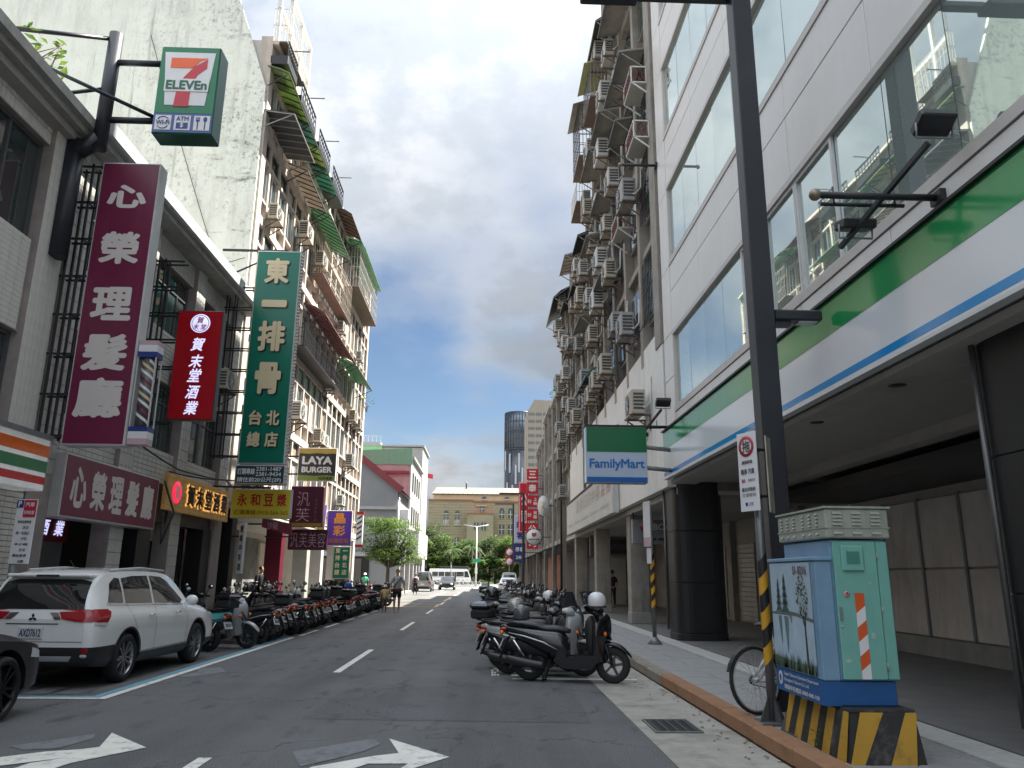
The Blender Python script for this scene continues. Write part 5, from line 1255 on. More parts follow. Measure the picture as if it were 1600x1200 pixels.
def flush_ac():
    rows = {}
    for a in ACLIST: rows.setdefault((a[0], floorname(a[0], a[2])), []).append(a)
    for (side, fl), lst in rows.items():
        lst.sort(key=lambda a: a[1])
        for i, (sd_, y, z, s, out) in enumerate(lst):
            if used[0]: o = copy_tree(AC0)
            else: o = AC0; used[0] = True
            for c_ in o.children:
                if c_.name.startswith('housing'): rem(c_, random.choice(AC_TONES))
            o.location = FX(side)(out, y, z); o.rotation_euler = (0, 0, 0 if side == 'L' else pi); o.scale = (s, s, s)
            where = 'only one' if len(lst) == 1 else ('nearest one' if i == 0 else ('farthest one' if i == len(lst) - 1 else ordn(i) + ' from the near end'))
            o['label'] = 'pale air conditioner on the %s, %s floor, %s' % (SIDE[side], fl, where)
AW_N = {}
def awning(side, y0, y1, z, depth, drop, m, desc, flat=.03, legs=True, name='awning', ribs=True, cat='awning'):
    """sloping sheet fixed to the wall with ribs below"""
    F = FX(side)
    t = thing(name, desc, cat, F(0, (y0 + y1) / 2, z), group='awnings and canopies on the ' + SIDE[side])
    b = MB(); n = max(1, int((y1 - y0) / .42)) if ribs else 1
    for i in range(n):
        a, c = y0 + (y1 - y0) * i / n + .008, y0 + (y1 - y0) * (i + 1) / n - .008
        p = [F(-.05, a, z), F(depth * .55, a, z - drop * .42), F(depth, a, z - drop), F(depth, c, z - drop), F(depth * .55, c, z - drop * .42), F(-.05, c, z)]
        q = [(x, y, v - flat) for x, y, v in p]
        bb_ = MB(); bb_.add(p + q, [(0, 1, 4, 5), (1, 2, 3, 4), (6, 11, 10, 7), (7, 10, 9, 8), (0, 5, 11, 6), (2, 8, 9, 3), (0, 6, 7, 1), (1, 7, 8, 2), (5, 4, 10, 11), (4, 3, 9, 10)])
        bb_.build('sheet', m, t, world=True)
    b = MB()
    for i in range(n + 1 if ribs else 2):
        y = y0 + (y1 - y0) * i / (n if ribs else 1)
        y = min(max(y, y0 + .02), y1 - .02)
        b.bar(F(0, y, z - flat - .02), F(depth, y, z - drop - flat - .02), .03)
    b.bar(F(depth, y0, z - drop - flat - .03), F(depth, y1, z - drop - flat - .03), .03)
    if legs:
        for y in (y0 + .05, y1 - .05): b.bar(F(.0, y, z - drop - .5), F(depth * .9, y, z - drop - flat - .03), .03)
    b.build('rib_frame', M_black if name != 'canopy' else M_grey, t, world=True)
    return t
def cage(side, y0, y1, z0, z1, depth, desc, m, roof=None, step=.22, floor_m=None):
    F = FX(side)
    t = thing('window_cage', desc, 'window cage', F(0, (y0 + y1) / 2, z0), group='window cages on the ' + SIDE[side])
    b = MB(); r = .018
    ny = max(2, int((y1 - y0) / step)); nz = max(2, int((z1 - z0) / (step * 2)))
    for i in range(ny + 1):
        y = y0 + (y1 - y0) * i / ny; b.bar(F(depth, y, z0), F(depth, y, z1), r)
    for k in range(nz + 1):
        z = z0 + (z1 - z0) * k / nz; b.bar(F(depth, y0, z), F(depth, y1, z), r)
    b.build('front_grille', m, t, world=True)
    for y in (y0, y1):
        b = MB()
        for k in range(nz + 1):
            z = z0 + (z1 - z0) * k / nz; b.bar(F(0, y, z), F(depth, y, z), r)
        for k in range(5): b.bar(F(depth * k / 5, y, z0), F(depth * k / 5, y, z1), r)
        b.build('side_grille', m, t, world=True)
    b = MB(); x0_, x1_ = F(0, 0, 0)[0], F(depth + .03, 0, 0)[0]
    b.box(x0_, x1_, y0 - .03, y1 + .03, z0 - .06, z0 - .02); b.build('floor_plate', floor_m or M_rust, t, world=True)
    if roof:
        b = MB(); p = [F(-.02, y0 - .05, z1 + .35), F(depth + .25, y0 - .05, z1 - .02), F(depth + .25, y1 + .05, z1 - .02), F(-.02, y1 + .05, z1 + .35)]
        b.add(p + [(x, y, z - .03) for x, y, z in p], [(0, 1, 2, 3), (7, 6, 5, 4), (0, 4, 5, 1), (1, 5, 6, 2), (2, 6, 7, 3), (3, 7, 4, 0)]); b.build('roof_sheet', roof, t, world=True)
    return t
def planter_balcony(side, y0, y1, z, desc, h=.75, depth=.62):
    F = FX(side); t = thing('black_balcony', desc, 'balcony', F(0, (y0 + y1) / 2, z), group='black balconies on the ' + SIDE[side])
    x0_, x1_ = F(0, 0, 0)[0], F(depth, 0, 0)[0]
    b = MB(); b.bbox(x0_, x1_, y0, y1, z - .12, z + .22, .02); b.build('trough', M_black, t, world=True)
    b = MB()
    for y in [y0 + (y1 - y0) * i / 8 for i in range(9)]: b.bar(F(depth - .03, y, z + .22), F(depth - .03, y, z + h), .025)
    b.bar(F(depth - .03, y0, z + h), F(depth - .03, y1, z + h), .05); b.bar(F(depth - .03, y0, z + h * .65), F(depth - .03, y1, z + h * .65), .03)
    b.build('railing', M_black, t, world=True)
    b = MB(); b.bar(F(depth, (y0 + y1) / 2, z + h + .1), F(depth + .55, (y0 + y1) / 2, z + h + .1), .035); b.bar(F(depth - .03, (y0 + y1) / 2, z + h), F(depth - .03, (y0 + y1) / 2, z + h + .12), .03); b.build('projecting_pole', M_grey, t, world=True)
    return t
M_lime = sheet_mat('lime_sheet2', (.25, .34, .12), .35); M_tealsheet = sheet_mat('teal_sheet', (.10, .27, .21), .3); M_tan = sheet_mat('tan_sheet', (.42, .37, .31), .25)
M_lgreen = sheet_mat('pale_green_sheet', (.22, .37, .25), .35); M_maroonaw = sheet_mat('dull_maroon_canvas', (.30, .16, .16), .2); M_brownsheet = mat('brown_sheet', (.17, .10, .075), .7)
M_dgreen = mat('grey_green_sheet', (.30, .29, .26), .7, var=.2, dirt=.4); M_tarp = mat('black_tarp', (.03, .03, .033), .7, var=.3); M_teal2 = sheet_mat('deep_teal_sheet', (.03, .30, .22), .35)
# left apartments
planter_balcony('L', 22.95, 24.2, 18.5, 'black balcony nearest the blank wall on the top floor'); planter_balcony('L', 25.0, 27.3, 18.4, 'second black balcony along the top floor of the left apartments')
planter_balcony('L', 28.1, 30.2, 18.4, 'third black balcony along the top floor of the left apartments'); planter_balcony('L', 31.0, 33.4, 18.4, 'farthest black balcony along the top floor of the left apartments')
awning('L', 22.9, 25.9, 18.3, .7, .28, M_lime, 'lime green sheet awning nearest the blank wall near the top')
awning('L', 26.0, 27.5, 18.3, .7, .28, M_tealsheet, 'short teal sheet awning between two lime awnings near the top'); awning('L', 27.6, 29.2, 18.3, .7, .28, M_lime, 'second lime awning just beyond the short teal one'); awning('L', 29.3, 31.6, 18.3, .7, .28, M_tealsheet, 'farther teal sheet awning ending the green strip near the top')
awning('L', 22.9, 26.0, 16.6, 1.0, .12, M_tarp, 'dark flat canopy frame at the corner of the blank wall', name='canopy')
awning('L', 26.1, 29.6, 16.5, .75, .3, M_tan, 'tan sheet awning beyond the dark corner canopy'); awning('L', 29.8, 34.6, 16.7, .9, .5, M_lgreen, 'pale green corrugated awning right of the tan awning'); awning('L', 34.7, 38.0, 19.1, .8, .4, M_brownsheet, 'brown roof sheet overhanging the top floor at mid facade')
awning('L', 38.2, 41.0, 19.05, .8, .3, M_lgreen, 'faded green roof sheet on the far top floor')
awning('L', 30.0, 37.8, 12.4, .9, .45, M_maroonaw, 'long maroon canvas awning in the middle of the facade', name='awning'); awning('L', 37.9, 43.0, 12.3, 1.0, .5, M_lgreen, 'pale green awning hanging at the far edge above the sign')
cage('L', 30.8, 37.6, 14.0, 15.9, .5, 'tan barred window cage in the middle of the left facade', mat('tan_bars', (.35, .3, .24), .6), None)
cage('L', 38.0, 44.5, 16.2, 18.4, .75, 'pale barred balcony cage with green roof at the far top corner', mat('pale_bars', (.5, .5, .48), .5), M_lgreen)
cage('L', 28.2, 35.6, 10.0, 10.7, .6, 'dark metal flower rack below the maroon awning', M_black, None, floor_m=M_black)
cage('L', 23.0, 25.4, 19.3, 20.6, .5, 'white railing cage on the roof edge beside the blank wall', mat('white_bars', (.6, .58, .55), .5), None)
for y, z, s in ((28.2, 14.2, 1.15), (31.2, 14.3, 1.1), (29.2, 7.2, 1.2), (33.2, 7.0, 1.05), (34.3, 7.05, .95), (41.2, 9.5, 1.1), (43.3, 9.5, 1.0), (35.0, 9.75, .9), (41.0, 7.05, 1.15), (39.5, 4.9, .9), (27.4, 10.2, .9), (24.3, 13.1, .95), (26.2, 4.6, .95), (36.8, 13.2, .9), (42.4, 13.3, .9), (24.6, 4.4, 1.0)): ac('L', y, z, s)
# roof frame
t = thing('white_roof_frame', 'tall white steel frame standing on the roof edge of the left apartments', 'roof frame', (XL, 26, ZC))
for y in (23.2, 24.6, 26.0, 27.4):
    b = MB(); b.bar((XL + .1, y, ZC + .14), (XL + .1, y, ZC + 3.2), .14); b.build('post', M_white, t, world=True)
for z in (ZC + 1.7, ZC + 3.2):
    b = MB(); b.bar((XL + .1, 23.1, z), (XL + .1, 27.5, z), .16); b.build('beam', M_white, t, world=True)
# right apartments: canopies, tarps, cages, shelves
rl = ['near end', 'middle', 'far end']
def fl(z): return floorname('R', z)
for (y0, y1, z, d, dr, m, ds) in (
    (19.3, 20.9, 19.9, 1.0, .2, M_dgreen, 'grey green flat canopy highest at the near end'), (21.0, 23.2, 20.2, 1.2, .2, M_dgreen, 'wide grey green canopy second along the top row'),
    (19.4, 21.0, 16.7, 1.15, .15, M_dgreen, 'grey green canopy nearest on the fifth floor row'), (21.4, 23.0, 17.2, 1.0, .15, M_dgreen, 'second grey green canopy on the fifth floor row'), (23.4, 25.6, 17.4, 1.2, .2, M_dgreen, 'third grey green canopy on the fifth floor row'), (26.0, 28.6, 17.5, 1.2, .2, M_dgreen, 'fourth grey green canopy on the fifth floor row'),
    (21.2, 22.8, 15.6, .9, .15, M_dgreen, 'small grey green canopy under the fifth floor near end'), (24.6, 26.6, 15.0, 1.05, .2, M_dgreen, 'canopy sheltering the fourth floor units at mid block'), (27.4, 29.6, 14.6, 1.1, .2, M_dgreen, 'canopy of the fourth floor beside black tarps'),
    (30.2, 32.4, 16.0, 1.1, .3, M_tarp, 'black tarpaulin canopy at mid block'), (32.8, 34.8, 14.8, 1.0, .3, M_tarp, 'black tarpaulin canopy below the tan sheet'), (34.0, 36.6, 16.7, 1.35, .25, M_tan, 'tan sheet canopy sticking out at the far end'), (36.8, 39.0, 15.6, 1.0, .5, M_tarp, 'hanging black tarpaulin canopy at the far end'), (39.2, 44.4, 17.0, 1.5, .9, M_tarp, 'large black sloping roof canopy at the far corner'),
    (28.6, 32.6, 9.6, 1.0, .55, M_teal2, 'deep teal corrugated awning above the cladding'), (24.0, 27.6, 21.8, 1.1, .5, M_brownsheet, 'brown roof sheet at the top of the near half'), (25.0, 27.0, 12.0, .9, .15, M_dgreen, 'low grey green canopy on the third floor'), (30.5, 33.2, 12.4, .95, .2, M_dgreen, 'grey green canopy on the third floor far half'), (35, 38, 12.6, .9, .2, M_dgreen, 'last grey green canopy on the third floor')):
    awning('R', y0, y1, z, d * .62, dr * .8, m, ds + ' of the right block', name='canopy', ribs=m in (M_teal2, M_tan))
cage('R', 28.6, 30.8, 18.6, 21.0, .75, 'dark barred cage sticking out at the top of the right apartments', M_black, M_dgreen); cage('R', 25.4, 27.4, 19.2, 20.6, .7, 'barred cage with pale panel beside the dark cage at right top', M_grey, mat('pale_lime', (.5, .52, .25), .6))
cage('R', 30.9, 33.0, 17.7, 18.6, .6, 'small barred roof cage on the lower far half of right apartments', mat('pale_bars', (.5, .5, .48), .5), None)
M_rshelf = mat('red_lattice', (.15, .05, .04), .7)
for k, (y, z, lab) in enumerate(((19.4, 13.4, 'lower near white flower shelf with red lattice'), (19.5, 15.2, 'upper near white flower shelf with red lattice'), (22.2, 12.0, 'farther white flower shelf with red lattice on the third floor'))):
    t = thing('flower_shelf', lab, 'flower shelf', FX('R')(0, y, z), group='white flower shelves on the right apartments')
    b = MB(); F = FX('R')
    for yy in (y - .55, y + .55):
        for o_ in (.05, .48): b.bar(F(o_, yy, z), F(o_, yy, z + .5), .035)
        b.bar(F(.0, yy, z + .5), F(.48, yy, z + .5), .035); b.bar(F(.0, yy, z), F(.48, yy, z), .035); b.bar(F(0, yy, z - .35), F(.48, yy, z), .035)
    for zz in (z, z + .5): b.bar(F(.48, y - .55, zz), F(.48, y + .55, zz), .035)
    b.build('frame', M_white, t, world=True)
    b = MB()
    for i in range(6):
        for (p, q) in (((i - 3) * .18, (i - 3) * .18 + .2), ((i - 3) * .18 + .2, (i - 3) * .18)): b.bar(F(.48, y + p, z + .04), F(.48, y + q, z + .46), .02)
    for yy in (y - .55, y + .55):
        for i in range(3): b.bar(F(.08 + i * .15, yy, z + .04), F(.23 + i * .15, yy, z + .46), .02); b.bar(F(.23 + i * .15, yy, z + .04), F(.08 + i * .15, yy, z + .46), .02)
    b.build('lattice', M_rshelf, t, world=True)
    b = MB(); b.box(F(.02, 0, 0)[0], F(.47, 0, 0)[0], y - .53, y + .53, z - .03, z - .005); b.build('shelf_plate', M_acw, t, world=True)
random.seed(21)
for z0, lst in ((8.3, (21.8, 25.6, 27.8, 29.6, 34.2, 37, 40.2)), (9.2, (23.4, 31.0, 36.2, 43)), (11.3, (24.4, 27.3, 33.4, 38.6, 41.5)), (12.2, (21.0, 26.2, 29.4, 36.6, 43.2)), (14.1, (23.2, 28.4, 31.2, 35.2, 40.6)), (15.2, (26.9, 33.5, 42.6)), (18.0, (24.2, 28.0)), (19.4, (23.7,)), (6.0, (27.0,)), (5.5, (41.0,)), (7.9, (42.2,)), (13.2, (24.9, 32.2, 39.0)), (10.2, (28.8, 39.4)), (16.2, (25.2, 29.6, 40.4)), (17.0, (30.4, 22.2)), (20.6, (25.6, 29.2))):
    for y in lst: ac('R', y + random.uniform(-.2, .2), z0 + random.uniform(-.15, .15), random.uniform(1.0, 1.3), .0)
flush_ac()
# air conditioner hung on the low tiled building and near the store sign
for (x, y, z, rz, lab) in ((XL, 21.4, 6.5, 0, 'pale air conditioner on the low tiled building behind the green sign'), (XL, 18.6, 6.2, 0, 'grey air conditioner under the eave behind the red liquor sign')):
    o = copy_tree(AC0); o.location = (x - .1, y, z); o.rotation_euler = (0, 0, rz); o.scale = (1, 1, 1); o['label'] = lab
o = copy_tree(AC0); o.location = (XF - .02, 20.4, 5.75); o.rotation_euler = (0, 0, pi); o.scale = (1.15, 1.15, 1.15); o['label'] = 'weathered air conditioner on the white cladding above the FamilyMart light box'
# drain pipes on the right facade and wires
for k, (y, z0, z1) in enumerate(((24.9, 8, 15), (28.9, 8, 16.5), (33.6, 3.7, 14), (44.3, .2, 12), (39.9, 7, 15))):
    t = thing('drain_pipe', ['grey drain pipe nearest on the brown apartments', 'second grey drain pipe on the brown apartments', 'middle grey drain pipe on the brown apartments', 'black drain pipe at the far corner of brown apartments', 'fourth grey drain pipe on the brown apartments'][k], 'drain pipe', (XF - .06, y, z0))
    b = MB(); b.tube([(XF - .08, y, z0), (XF - .08, y, z1)], .06, 8); b.build('pipe', M_grey if k != 3 else M_black, t, world=True)
    b = MB()
    for z in (z0 + .6, (z0 + z1) / 2, z1 - .6): b.box(XF - .15, XF + .06, y - .08, y + .08, z - .02, z + .02)
    b.build('clip', M_rust, t, world=True)
M_wire = mat('wire', (.03, .03, .03), .6)
def wire(lab, pts, r=.012):
    b = MB(); P = [Vector(p) for p in pts]; path = []
    for a, c in zip(P[:-1], P[1:]):
        for i in range(8): u = i / 8; q = a.lerp(c, u); q.z -= .06 * (a - c).length * u * (1 - u); path.append(q)
    path.append(P[-1]); b.tube(path, r, 5); o = b.build('hanging_wire', M_wire); tag(o, lab, 'cable', 'hanging wires')
wire('thin wire slanting down across the blank mint wall', [(-11.6, YC0 - .2, 19.2), (-7.75, YC0 - .2, 8.9)])
wire('thin wire strung along the blank wall to the facade corner', [(-12, YC0 - .2, 9.9), (-7.7, YC0 - .2, 11.2)])
for k in range(9):
    ya = 19.5 + k * 2.6; za = 8.4 + (k * 3.7) % 9
    wire('dark cable sagging between air conditioners on the brown apartments, %s from the near end' % (NUM[k]), [(XF - .12, ya, za), (XF - .32, ya + 1.6, za - .5), (XF - .1, ya + 3.4, za + .9)], .014)
wire('black cable sagging over the wooden board', [(-7.3, 15.5, 4.3), (-7.2, 18.2, 3.9), (-7.15, 22.9, 4.2)], .02)
wire('second black cable sagging under the green sign', [(-7.25, 17.8, 3.8), (-6.9, 20.6, 3.95), (-7.3, 24.5, 3.8)], .02)
wire('tangled cable bundle at the edge of the maroon board', [(-7.35, 17.85, 3.6), (-7.1, 17.95, 2.9), (-7.3, 17.9, 2.2), (-7.4, 18.1, 2.9)], .025)
# ================================================================== scooters
def sup(x, zc, w, h, n=14, e=2.4, yc=0.0, skew=0.0):
    """super-ellipse ring in the plane x = const"""
    r = []
    for j in range(n):
        a = 2 * pi * j / n; ca, sa = cos(a), sin(a)
        y = w / 2 * math.copysign(abs(ca) ** (2 / e), ca); z = h / 2 * math.copysign(abs(sa) ** (2 / e), sa)
        r.append((x + skew * z, yc + y, zc + z))
    return r
def interp(keys, k=4):
    """Catmull-Rom through key tuples"""
    out = []; n = len(keys)
    for i in range(n - 1):
        p0, p1, p2, p3 = keys[max(i - 1, 0)], keys[i], keys[i + 1], keys[min(i + 2, n - 1)]
        for s in range(k):
            t = s / k
            out.append(tuple(.5 * (2 * b + (c - a) * t + (2 * a - 5 * b + 4 * c - d) * t * t + (3 * b - a - 3 * c + d) * t ** 3) for a, b, c, d in zip(p0, p1, p2, p3)))
    out.append(keys[-1]); return out
def sloft(mb, keys, k=3, n=14, e=2.4, m=0):
    mb.loft([sup(x, z, max(w, .004), max(h, .004), n, e) for x, z, w, h in interp(keys, k)], m=m)
def wheel_parts(r, w, tyre_m, rim_m, hub_m=None, spokes=5, rr=.62, axis='Y', n=24, disc=False):
    """tyre and rim meshes centred on the axle"""
    t = MB(); h = w / 2
    t.lathe([(r * rr, -h * .8), (r * .86, -h), (r * .97, -h * .72), (r, -h * .3), (r, h * .3), (r * .97, h * .72), (r * .86, h), (r * rr, h * .8)], (0, 0, 0), axis, n)
    d = MB()
    d.lathe([(r * rr, -h * .8), (r * rr - .012, -h * .62), (r * rr - .02, 0), (r * rr - .012, h * .62), (r * rr, h * .8)], (0, 0, 0), axis, n)
    d.lathe([(.001, -h * .62), (r * .17, -h * .6), (r * .17, h * .6), (.001, h * .62)], (0, 0, 0), axis, 12)
    for k in range(spokes):
        a = 2 * pi * k / spokes
        for s in (-1, 1): d.bar((r * .14 * cos(a), s * h * .5, r * .14 * sin(a)), ((r * rr - .015) * cos(a + .12), s * h * .5, (r * rr - .015) * sin(a + .12)), r * .13, h * .22, up=(0, 1, 0))
    if disc: d.lathe([(.001, -h * .2), (r * rr - .02, -h * .2), (r * rr - .02, h * .2), (.001, h * .2)], (0, 0, 0), axis, n)
    return t, d
M_scp = mat('scooter_black', (.012, .012, .014), .22, var=.1, coat=.5); M_plast = mat('black_plastic', (.018, .018, .019), .5, var=.15); M_seat = mat('seat_vinyl', (.016, .016, .018), .42, var=.15, scale=8)
M_rim = mat('rim_grey', (.10, .10, .105), .4, .6); M_tail = mat('tail_red', (.32, .008, .015), .12, var=.1, ior=1.6); M_amber = mat('amber_lens', (.75, .2, .02), .15); M_clear = mat('clear_lens', (.55, .57, .6), .08, ior=1.6)
M_plate = mat('number_plate', (.6, .62, .64), .4, var=.05); M_mirror = mat('mirror_glass', (.75, .77, .8), .03, 1.0, var=.02); M_chrome = mat('chrome', (.6, .6, .6), .15, 1.0, var=.05)
SC = {}
def scooter_proto():
    t = thing('scooter', 'x', 'scooter', (0, 0, 0), group='scooters parked along the street')
    for nm, x, w in (('rear_wheel', 0, .12), ('front_wheel', 1.25, .10)):
        ty, rm = wheel_parts(.255, w, M_rubber, M_rim)
        o = ty.build(nm, M_rubber, t, (x, 0, .255)); rm.build('rim', M_rim, o)
    b = MB(); sloft(b, [(-.46, .75, .05, .05), (-.38, .73, .18, .13), (-.15, .68, .30, .22), (.1, .61, .37, .32), (.32, .55, .39, .42), (.50, .50, .37, .46), (.60, .44, .30, .34)]); b.build('body_panel', M_scp, t)
    b = MB()
    for s in (-1, 1):
        b.tube([(-.30, s * .125, .68), (-.05, s * .172, .64), (.25, s * .197, .56), (.46, s * .19, .46)], [.006, .012, .012, .006], 6)
    b.build('body_trim', M_alu, t)
    b = MB(); sloft(b, [(-.36, .79, .10, .03), (-.28, .80, .22, .07), (-.05, .80, .27, .10), (.14, .78, .28, .10), (.26, .745, .29, .10), (.48, .74, .26, .10), (.62, .71, .18, .06)], e=2.8); b.build('seat', M_seat, t)
    b = MB(); b.bbox(.5, .98, -.17, .17, .27, .34, .02); sloft(b, [(.42, .28, .22, .16), (.6, .27, .26, .14), (.9, .27, .25, .12), (1.0, .31, .22, .1)]); b.build('floorboard', M_plast, t)
    b = MB()
    for s in (-1, 1): b.prism([(.40, .30), (.55, .20), (.95, .20), (1.08, .34), (1.06, .62), (.99, .40), (.60, .36), (.50, .50)], lambda u, v, d, s=s: (u, s * d, v), .165, .195)
    b.build('side_skirt', M_scp, t)
    b = MB(); sloft(b, [(-.30, .50, .10, .10), (-.15, .50, .14, .24), (.1, .47, .16, .26), (.3, .42, .2, .24)]); b.build('inner_fender', M_plast, t)
    # leg shield and nose
    b = MB()
    rings = []
    for x, z, w, d in interp([(1.0, .28, .30, .12), (1.0, .42, .40, .14), (1.02, .60, .46, .16), (1.03, .76, .44, .18), (1.03, .90, .32, .16), (1.02, .97, .18, .10)], 3):
        rings.append([(x + d * .5 * cos(2 * pi * j / 14) + (.12 * (1 - abs(sin(2 * pi * j / 14))) * (1 if cos(2 * pi * j / 14) > 0 else .1)), w / 2 * sin(2 * pi * j / 14), z) for j in range(14)])
    b.loft(rings); b.build('leg_shield', M_scp, t)
    b = MB()
    b.loft([[(x + d * cos(2 * pi * j / 12), w / 2 * sin(2 * pi * j / 12), z) for j in range(12)] for x, z, w, d in interp([(.97, .34, .24, .05), (.95, .50, .30, .08), (.94, .70, .32, .10), (.95, .86, .26, .10), (.98, .94, .16, .06)], 2)]); b.build('inner_shield', M_plast, t)
    b = MB(); b.add([(1.215 + .02, -.09, .60), (1.215 + .02, .09, .60), (1.17, .13, .80), (1.17, -.13, .80), (1.23, -.085, .61)], [(0, 1, 2, 3)]); b.prism([(-.10, .60), (.10, .60), (.14, .78), (0, .83), (-.14, .78)], lambda u, v, d: (d - (v - .6) * .22, u, v), 1.10, 1.185); b.build('front_badge_panel', M_plast, t)
    b = MB(); sloft(b, [(1.02, .52, .02, .02), (1.08, .53, .12, .05), (1.22, .55, .15, .06), (1.38, .50, .14, .07), (1.50, .40, .11, .05), (1.53, .36, .03, .03)]); b.build('front_fender', M_scp, t)
    b = MB()
    for s in (-1, 1): b.tube([(1.25, s * .07, .255), (1.13, s * .07, .60)], .022, 8)
    b.tube([(1.13, 0, .58), (1.0, 0, .98)], .03, 8); b.build('fork', M_plast, t)
    b = MB(); b.tube([(.90, -.33, 1.0), (.96, -.18, .99), (.99, 0, .98), (.96, .18, .99), (.90, .33, 1.0)], .016, 8)
    for s in (-1, 1): b.tube([(.885, s * .35, 1.0), (.92, s * .24, 1.0)], .024, 8); b.tube([(.95, s * .33, 1.005), (.98, s * .2, 1.0)], .007, 5)
    b.build('handlebar', M_plast, t)
    b = MB(); sloft(b, [(.90, 1.01, .20, .06), (.97, 1.01, .30, .12), (1.06, .99, .27, .15), (1.12, .96, .16, .10), (1.14, .95, .04, .04)]); b.build('handlebar_cowl', M_scp, t)
    b = MB(); sloft(b, [(1.07, .965, .16, .09), (1.13, .955, .14, .08), (1.155, .95, .06, .03)]); b.build('headlight', M_clear, t)
    for s in (-1, 1):
        b = MB(); b.tube([(.93, s * .2, 1.0), (.92, s * .27, 1.13), (.91, s * .30, 1.19)], .009, 6)
        b.ball((.915, s * .32, 1.235), .075, 12, sx=.28, sz=.7); o = b.build('mirror', M_plast, t)
        b = MB(); b.lathe([(.001, 0), (.9, 0), (.9, .1), (.001, .1)], (0, 0, 0), 'X', 16); b.v = [(.892 - x * .03, s * .32 + y * .068, 1.235 + z * .046) for x, y, z in b.v]; b.build('mirror_glass', M_mirror, o)
    b = MB(); sloft(b, [(-.46, .71, .05, .03), (-.43, .72, .20, .07), (-.36, .73, .21, .09), (-.28, .73, .14, .06)]); b.build('tail_light', M_tail, t)
    for s in (-1, 1):
        b = MB(); b.ball((1.17, s * .185, .70), .045, 10, sx=.6, sz=.8); b.ball((-.40, s * .13, .68), .035, 8); b.build('indicator', M_amber, t)
    b = MB(); b.tube([(-.05, .13, .80), (-.30, .125, .84), (-.44, .06, .85), (-.44, -.06, .85), (-.30, -.125, .84), (-.05, -.13, .80)], .016, 6); b.build('grab_rail', M_plast, t)
    b = MB(); b.add([(-.33, -.09, .62), (-.33, .09, .62), (-.47, .07, .30), (-.47, -.07, .30), (-.31, -.09, .62), (-.31, .09, .62), (-.45, .07, .30), (-.45, -.07, .30)], [(0, 1, 2, 3), (7, 6, 5, 4), (0, 3, 7, 4), (1, 5, 6, 2), (2, 6, 7, 3), (0, 4, 5, 1)]); b.build('mud_flap', M_plast, t)
    b = MB(); b.xf(Matrix.Identity(4)); b.bbox(-.008, .008, -.13, .13, -.075, .075, .004)
    text_into(b, '286-KLM', (-.008, 0, 0), YN, ZP, .20, .075, .003, .02, m=1)
    b.xf(Matrix.Translation((-.41, 0, .52)) @ Matrix.Rotation(R(24), 4, 'Y')); b.build('number_plate', [M_plate, M_plast], t)
    b = MB(); b.bbox(-.18, .36, .07, .17, .17, .36, .05); b.tube([(.36, .12, .28), (.5, .1, .32)], .06, 8); b.build('engine_cover', M_plast, t)
    b = MB(); sloft(b, [(.25, .24, .10, .10), (.1, .25, .11, .12), (-.12, .28, .11, .13), (-.28, .31, .09, .11), (-.32, .32, .05, .06)]); b.v = [(x, y - .16, z) for x, y, z in b.v]; b.build('muffler', mat('muffler_dark', (.05, .05, .052), .35, .5), t)
    for s in (-1, 1): b = MB(); b.tube([(-.02, s * .12, .3), (-.22, s * .14, .58)], .022, 8); b.build('shock_absorber', M_chrome, t)
    b = MB()
    for s in (-1, 1): b.tube([(.30, s * .08, .24), (.22, s * .14, .02)], .013, 6)
    b.tube([(.22, -.15, .015), (.22, .15, .015)], .013, 6); b.build('centre_stand', M_plast, t)
    return t
S0 = scooter_proto(); KIDS[S0.name] = list(S0.children)
for c in S0.children: KIDS[c.name] = list(c.children)
BODYP = ('body_panel', 'leg_shield', 'front_fender', 'handlebar_cowl', 'side_skirt')
FARSKIP = ('front_badge_panel', 'shock_absorber', 'centre_stand', 'indicator', 'fork', 'body_trim', 'grab_rail')
def sc_paint(nm, rgb, coat=.5): return mat('scooter_' + nm, rgb, .22, var=.08, coat=coat)
PAINTS = {'black': M_scp, 'silver': sc_paint('silver', (.32, .33, .34)), 'dark grey': sc_paint('dark_grey', (.06, .062, .066)), 'white': sc_paint('white', (.6, .6, .6)), 'dark red': sc_paint('dark_red', (.14, .012, .02)), 'blue': sc_paint('blue', (.02, .06, .22)), 'turquoise': sc_paint('turquoise', (.10, .48, .50)), 'green': sc_paint('green', (.16, .30, .03)), 'navy': sc_paint('navy', (.015, .02, .05)), 'brown': sc_paint('brown', (.09, .05, .035))}
def add_scooter(x, y, rz, paint, label, lean=0.06, far=False, s=1.0, seatm=None):
    src = S0
    r = src.copy(); COL.objects.link(r); r.location = (x, y, 0.002); r.rotation_euler = (lean, 0, rz); r.scale = (s, s, s); r['label'] = label
    for ch in KIDS[src.name]:
        bn = ch.name.split('.')[0]
        if far and bn in FARSKIP: continue
        c = ch.copy(); COL.objects.link(c); c.parent = r
        if bn in BODYP and paint != 'black': rem(c, PAINTS[paint])
        if bn == 'seat' and seatm: rem(c, seatm)
        for g2 in KIDS.get(ch.name, []):
            d = g2.copy(); COL.objects.link(d); d.parent = c
    q = random.random()
    if q < .20:
        tb = link('top_box', EXTRA['box'], r); link('top_box_lid', EXTRA['lid'], tb)
    elif q < .30: link('windscreen', EXTRA['screen'], r)
    return r
EXTRA = {}
_b = MB(); _b.bbox(-.52, -.16, -.19, .19, .87, 1.03, .03); EXTRA['box'] = _b.mesh('top_box', M_plast)
_b = MB(); _b.bbox(-.535, -.15, -.20, .20, 1.034, 1.14, .04); EXTRA['lid'] = _b.mesh('top_box_lid', M_scp)
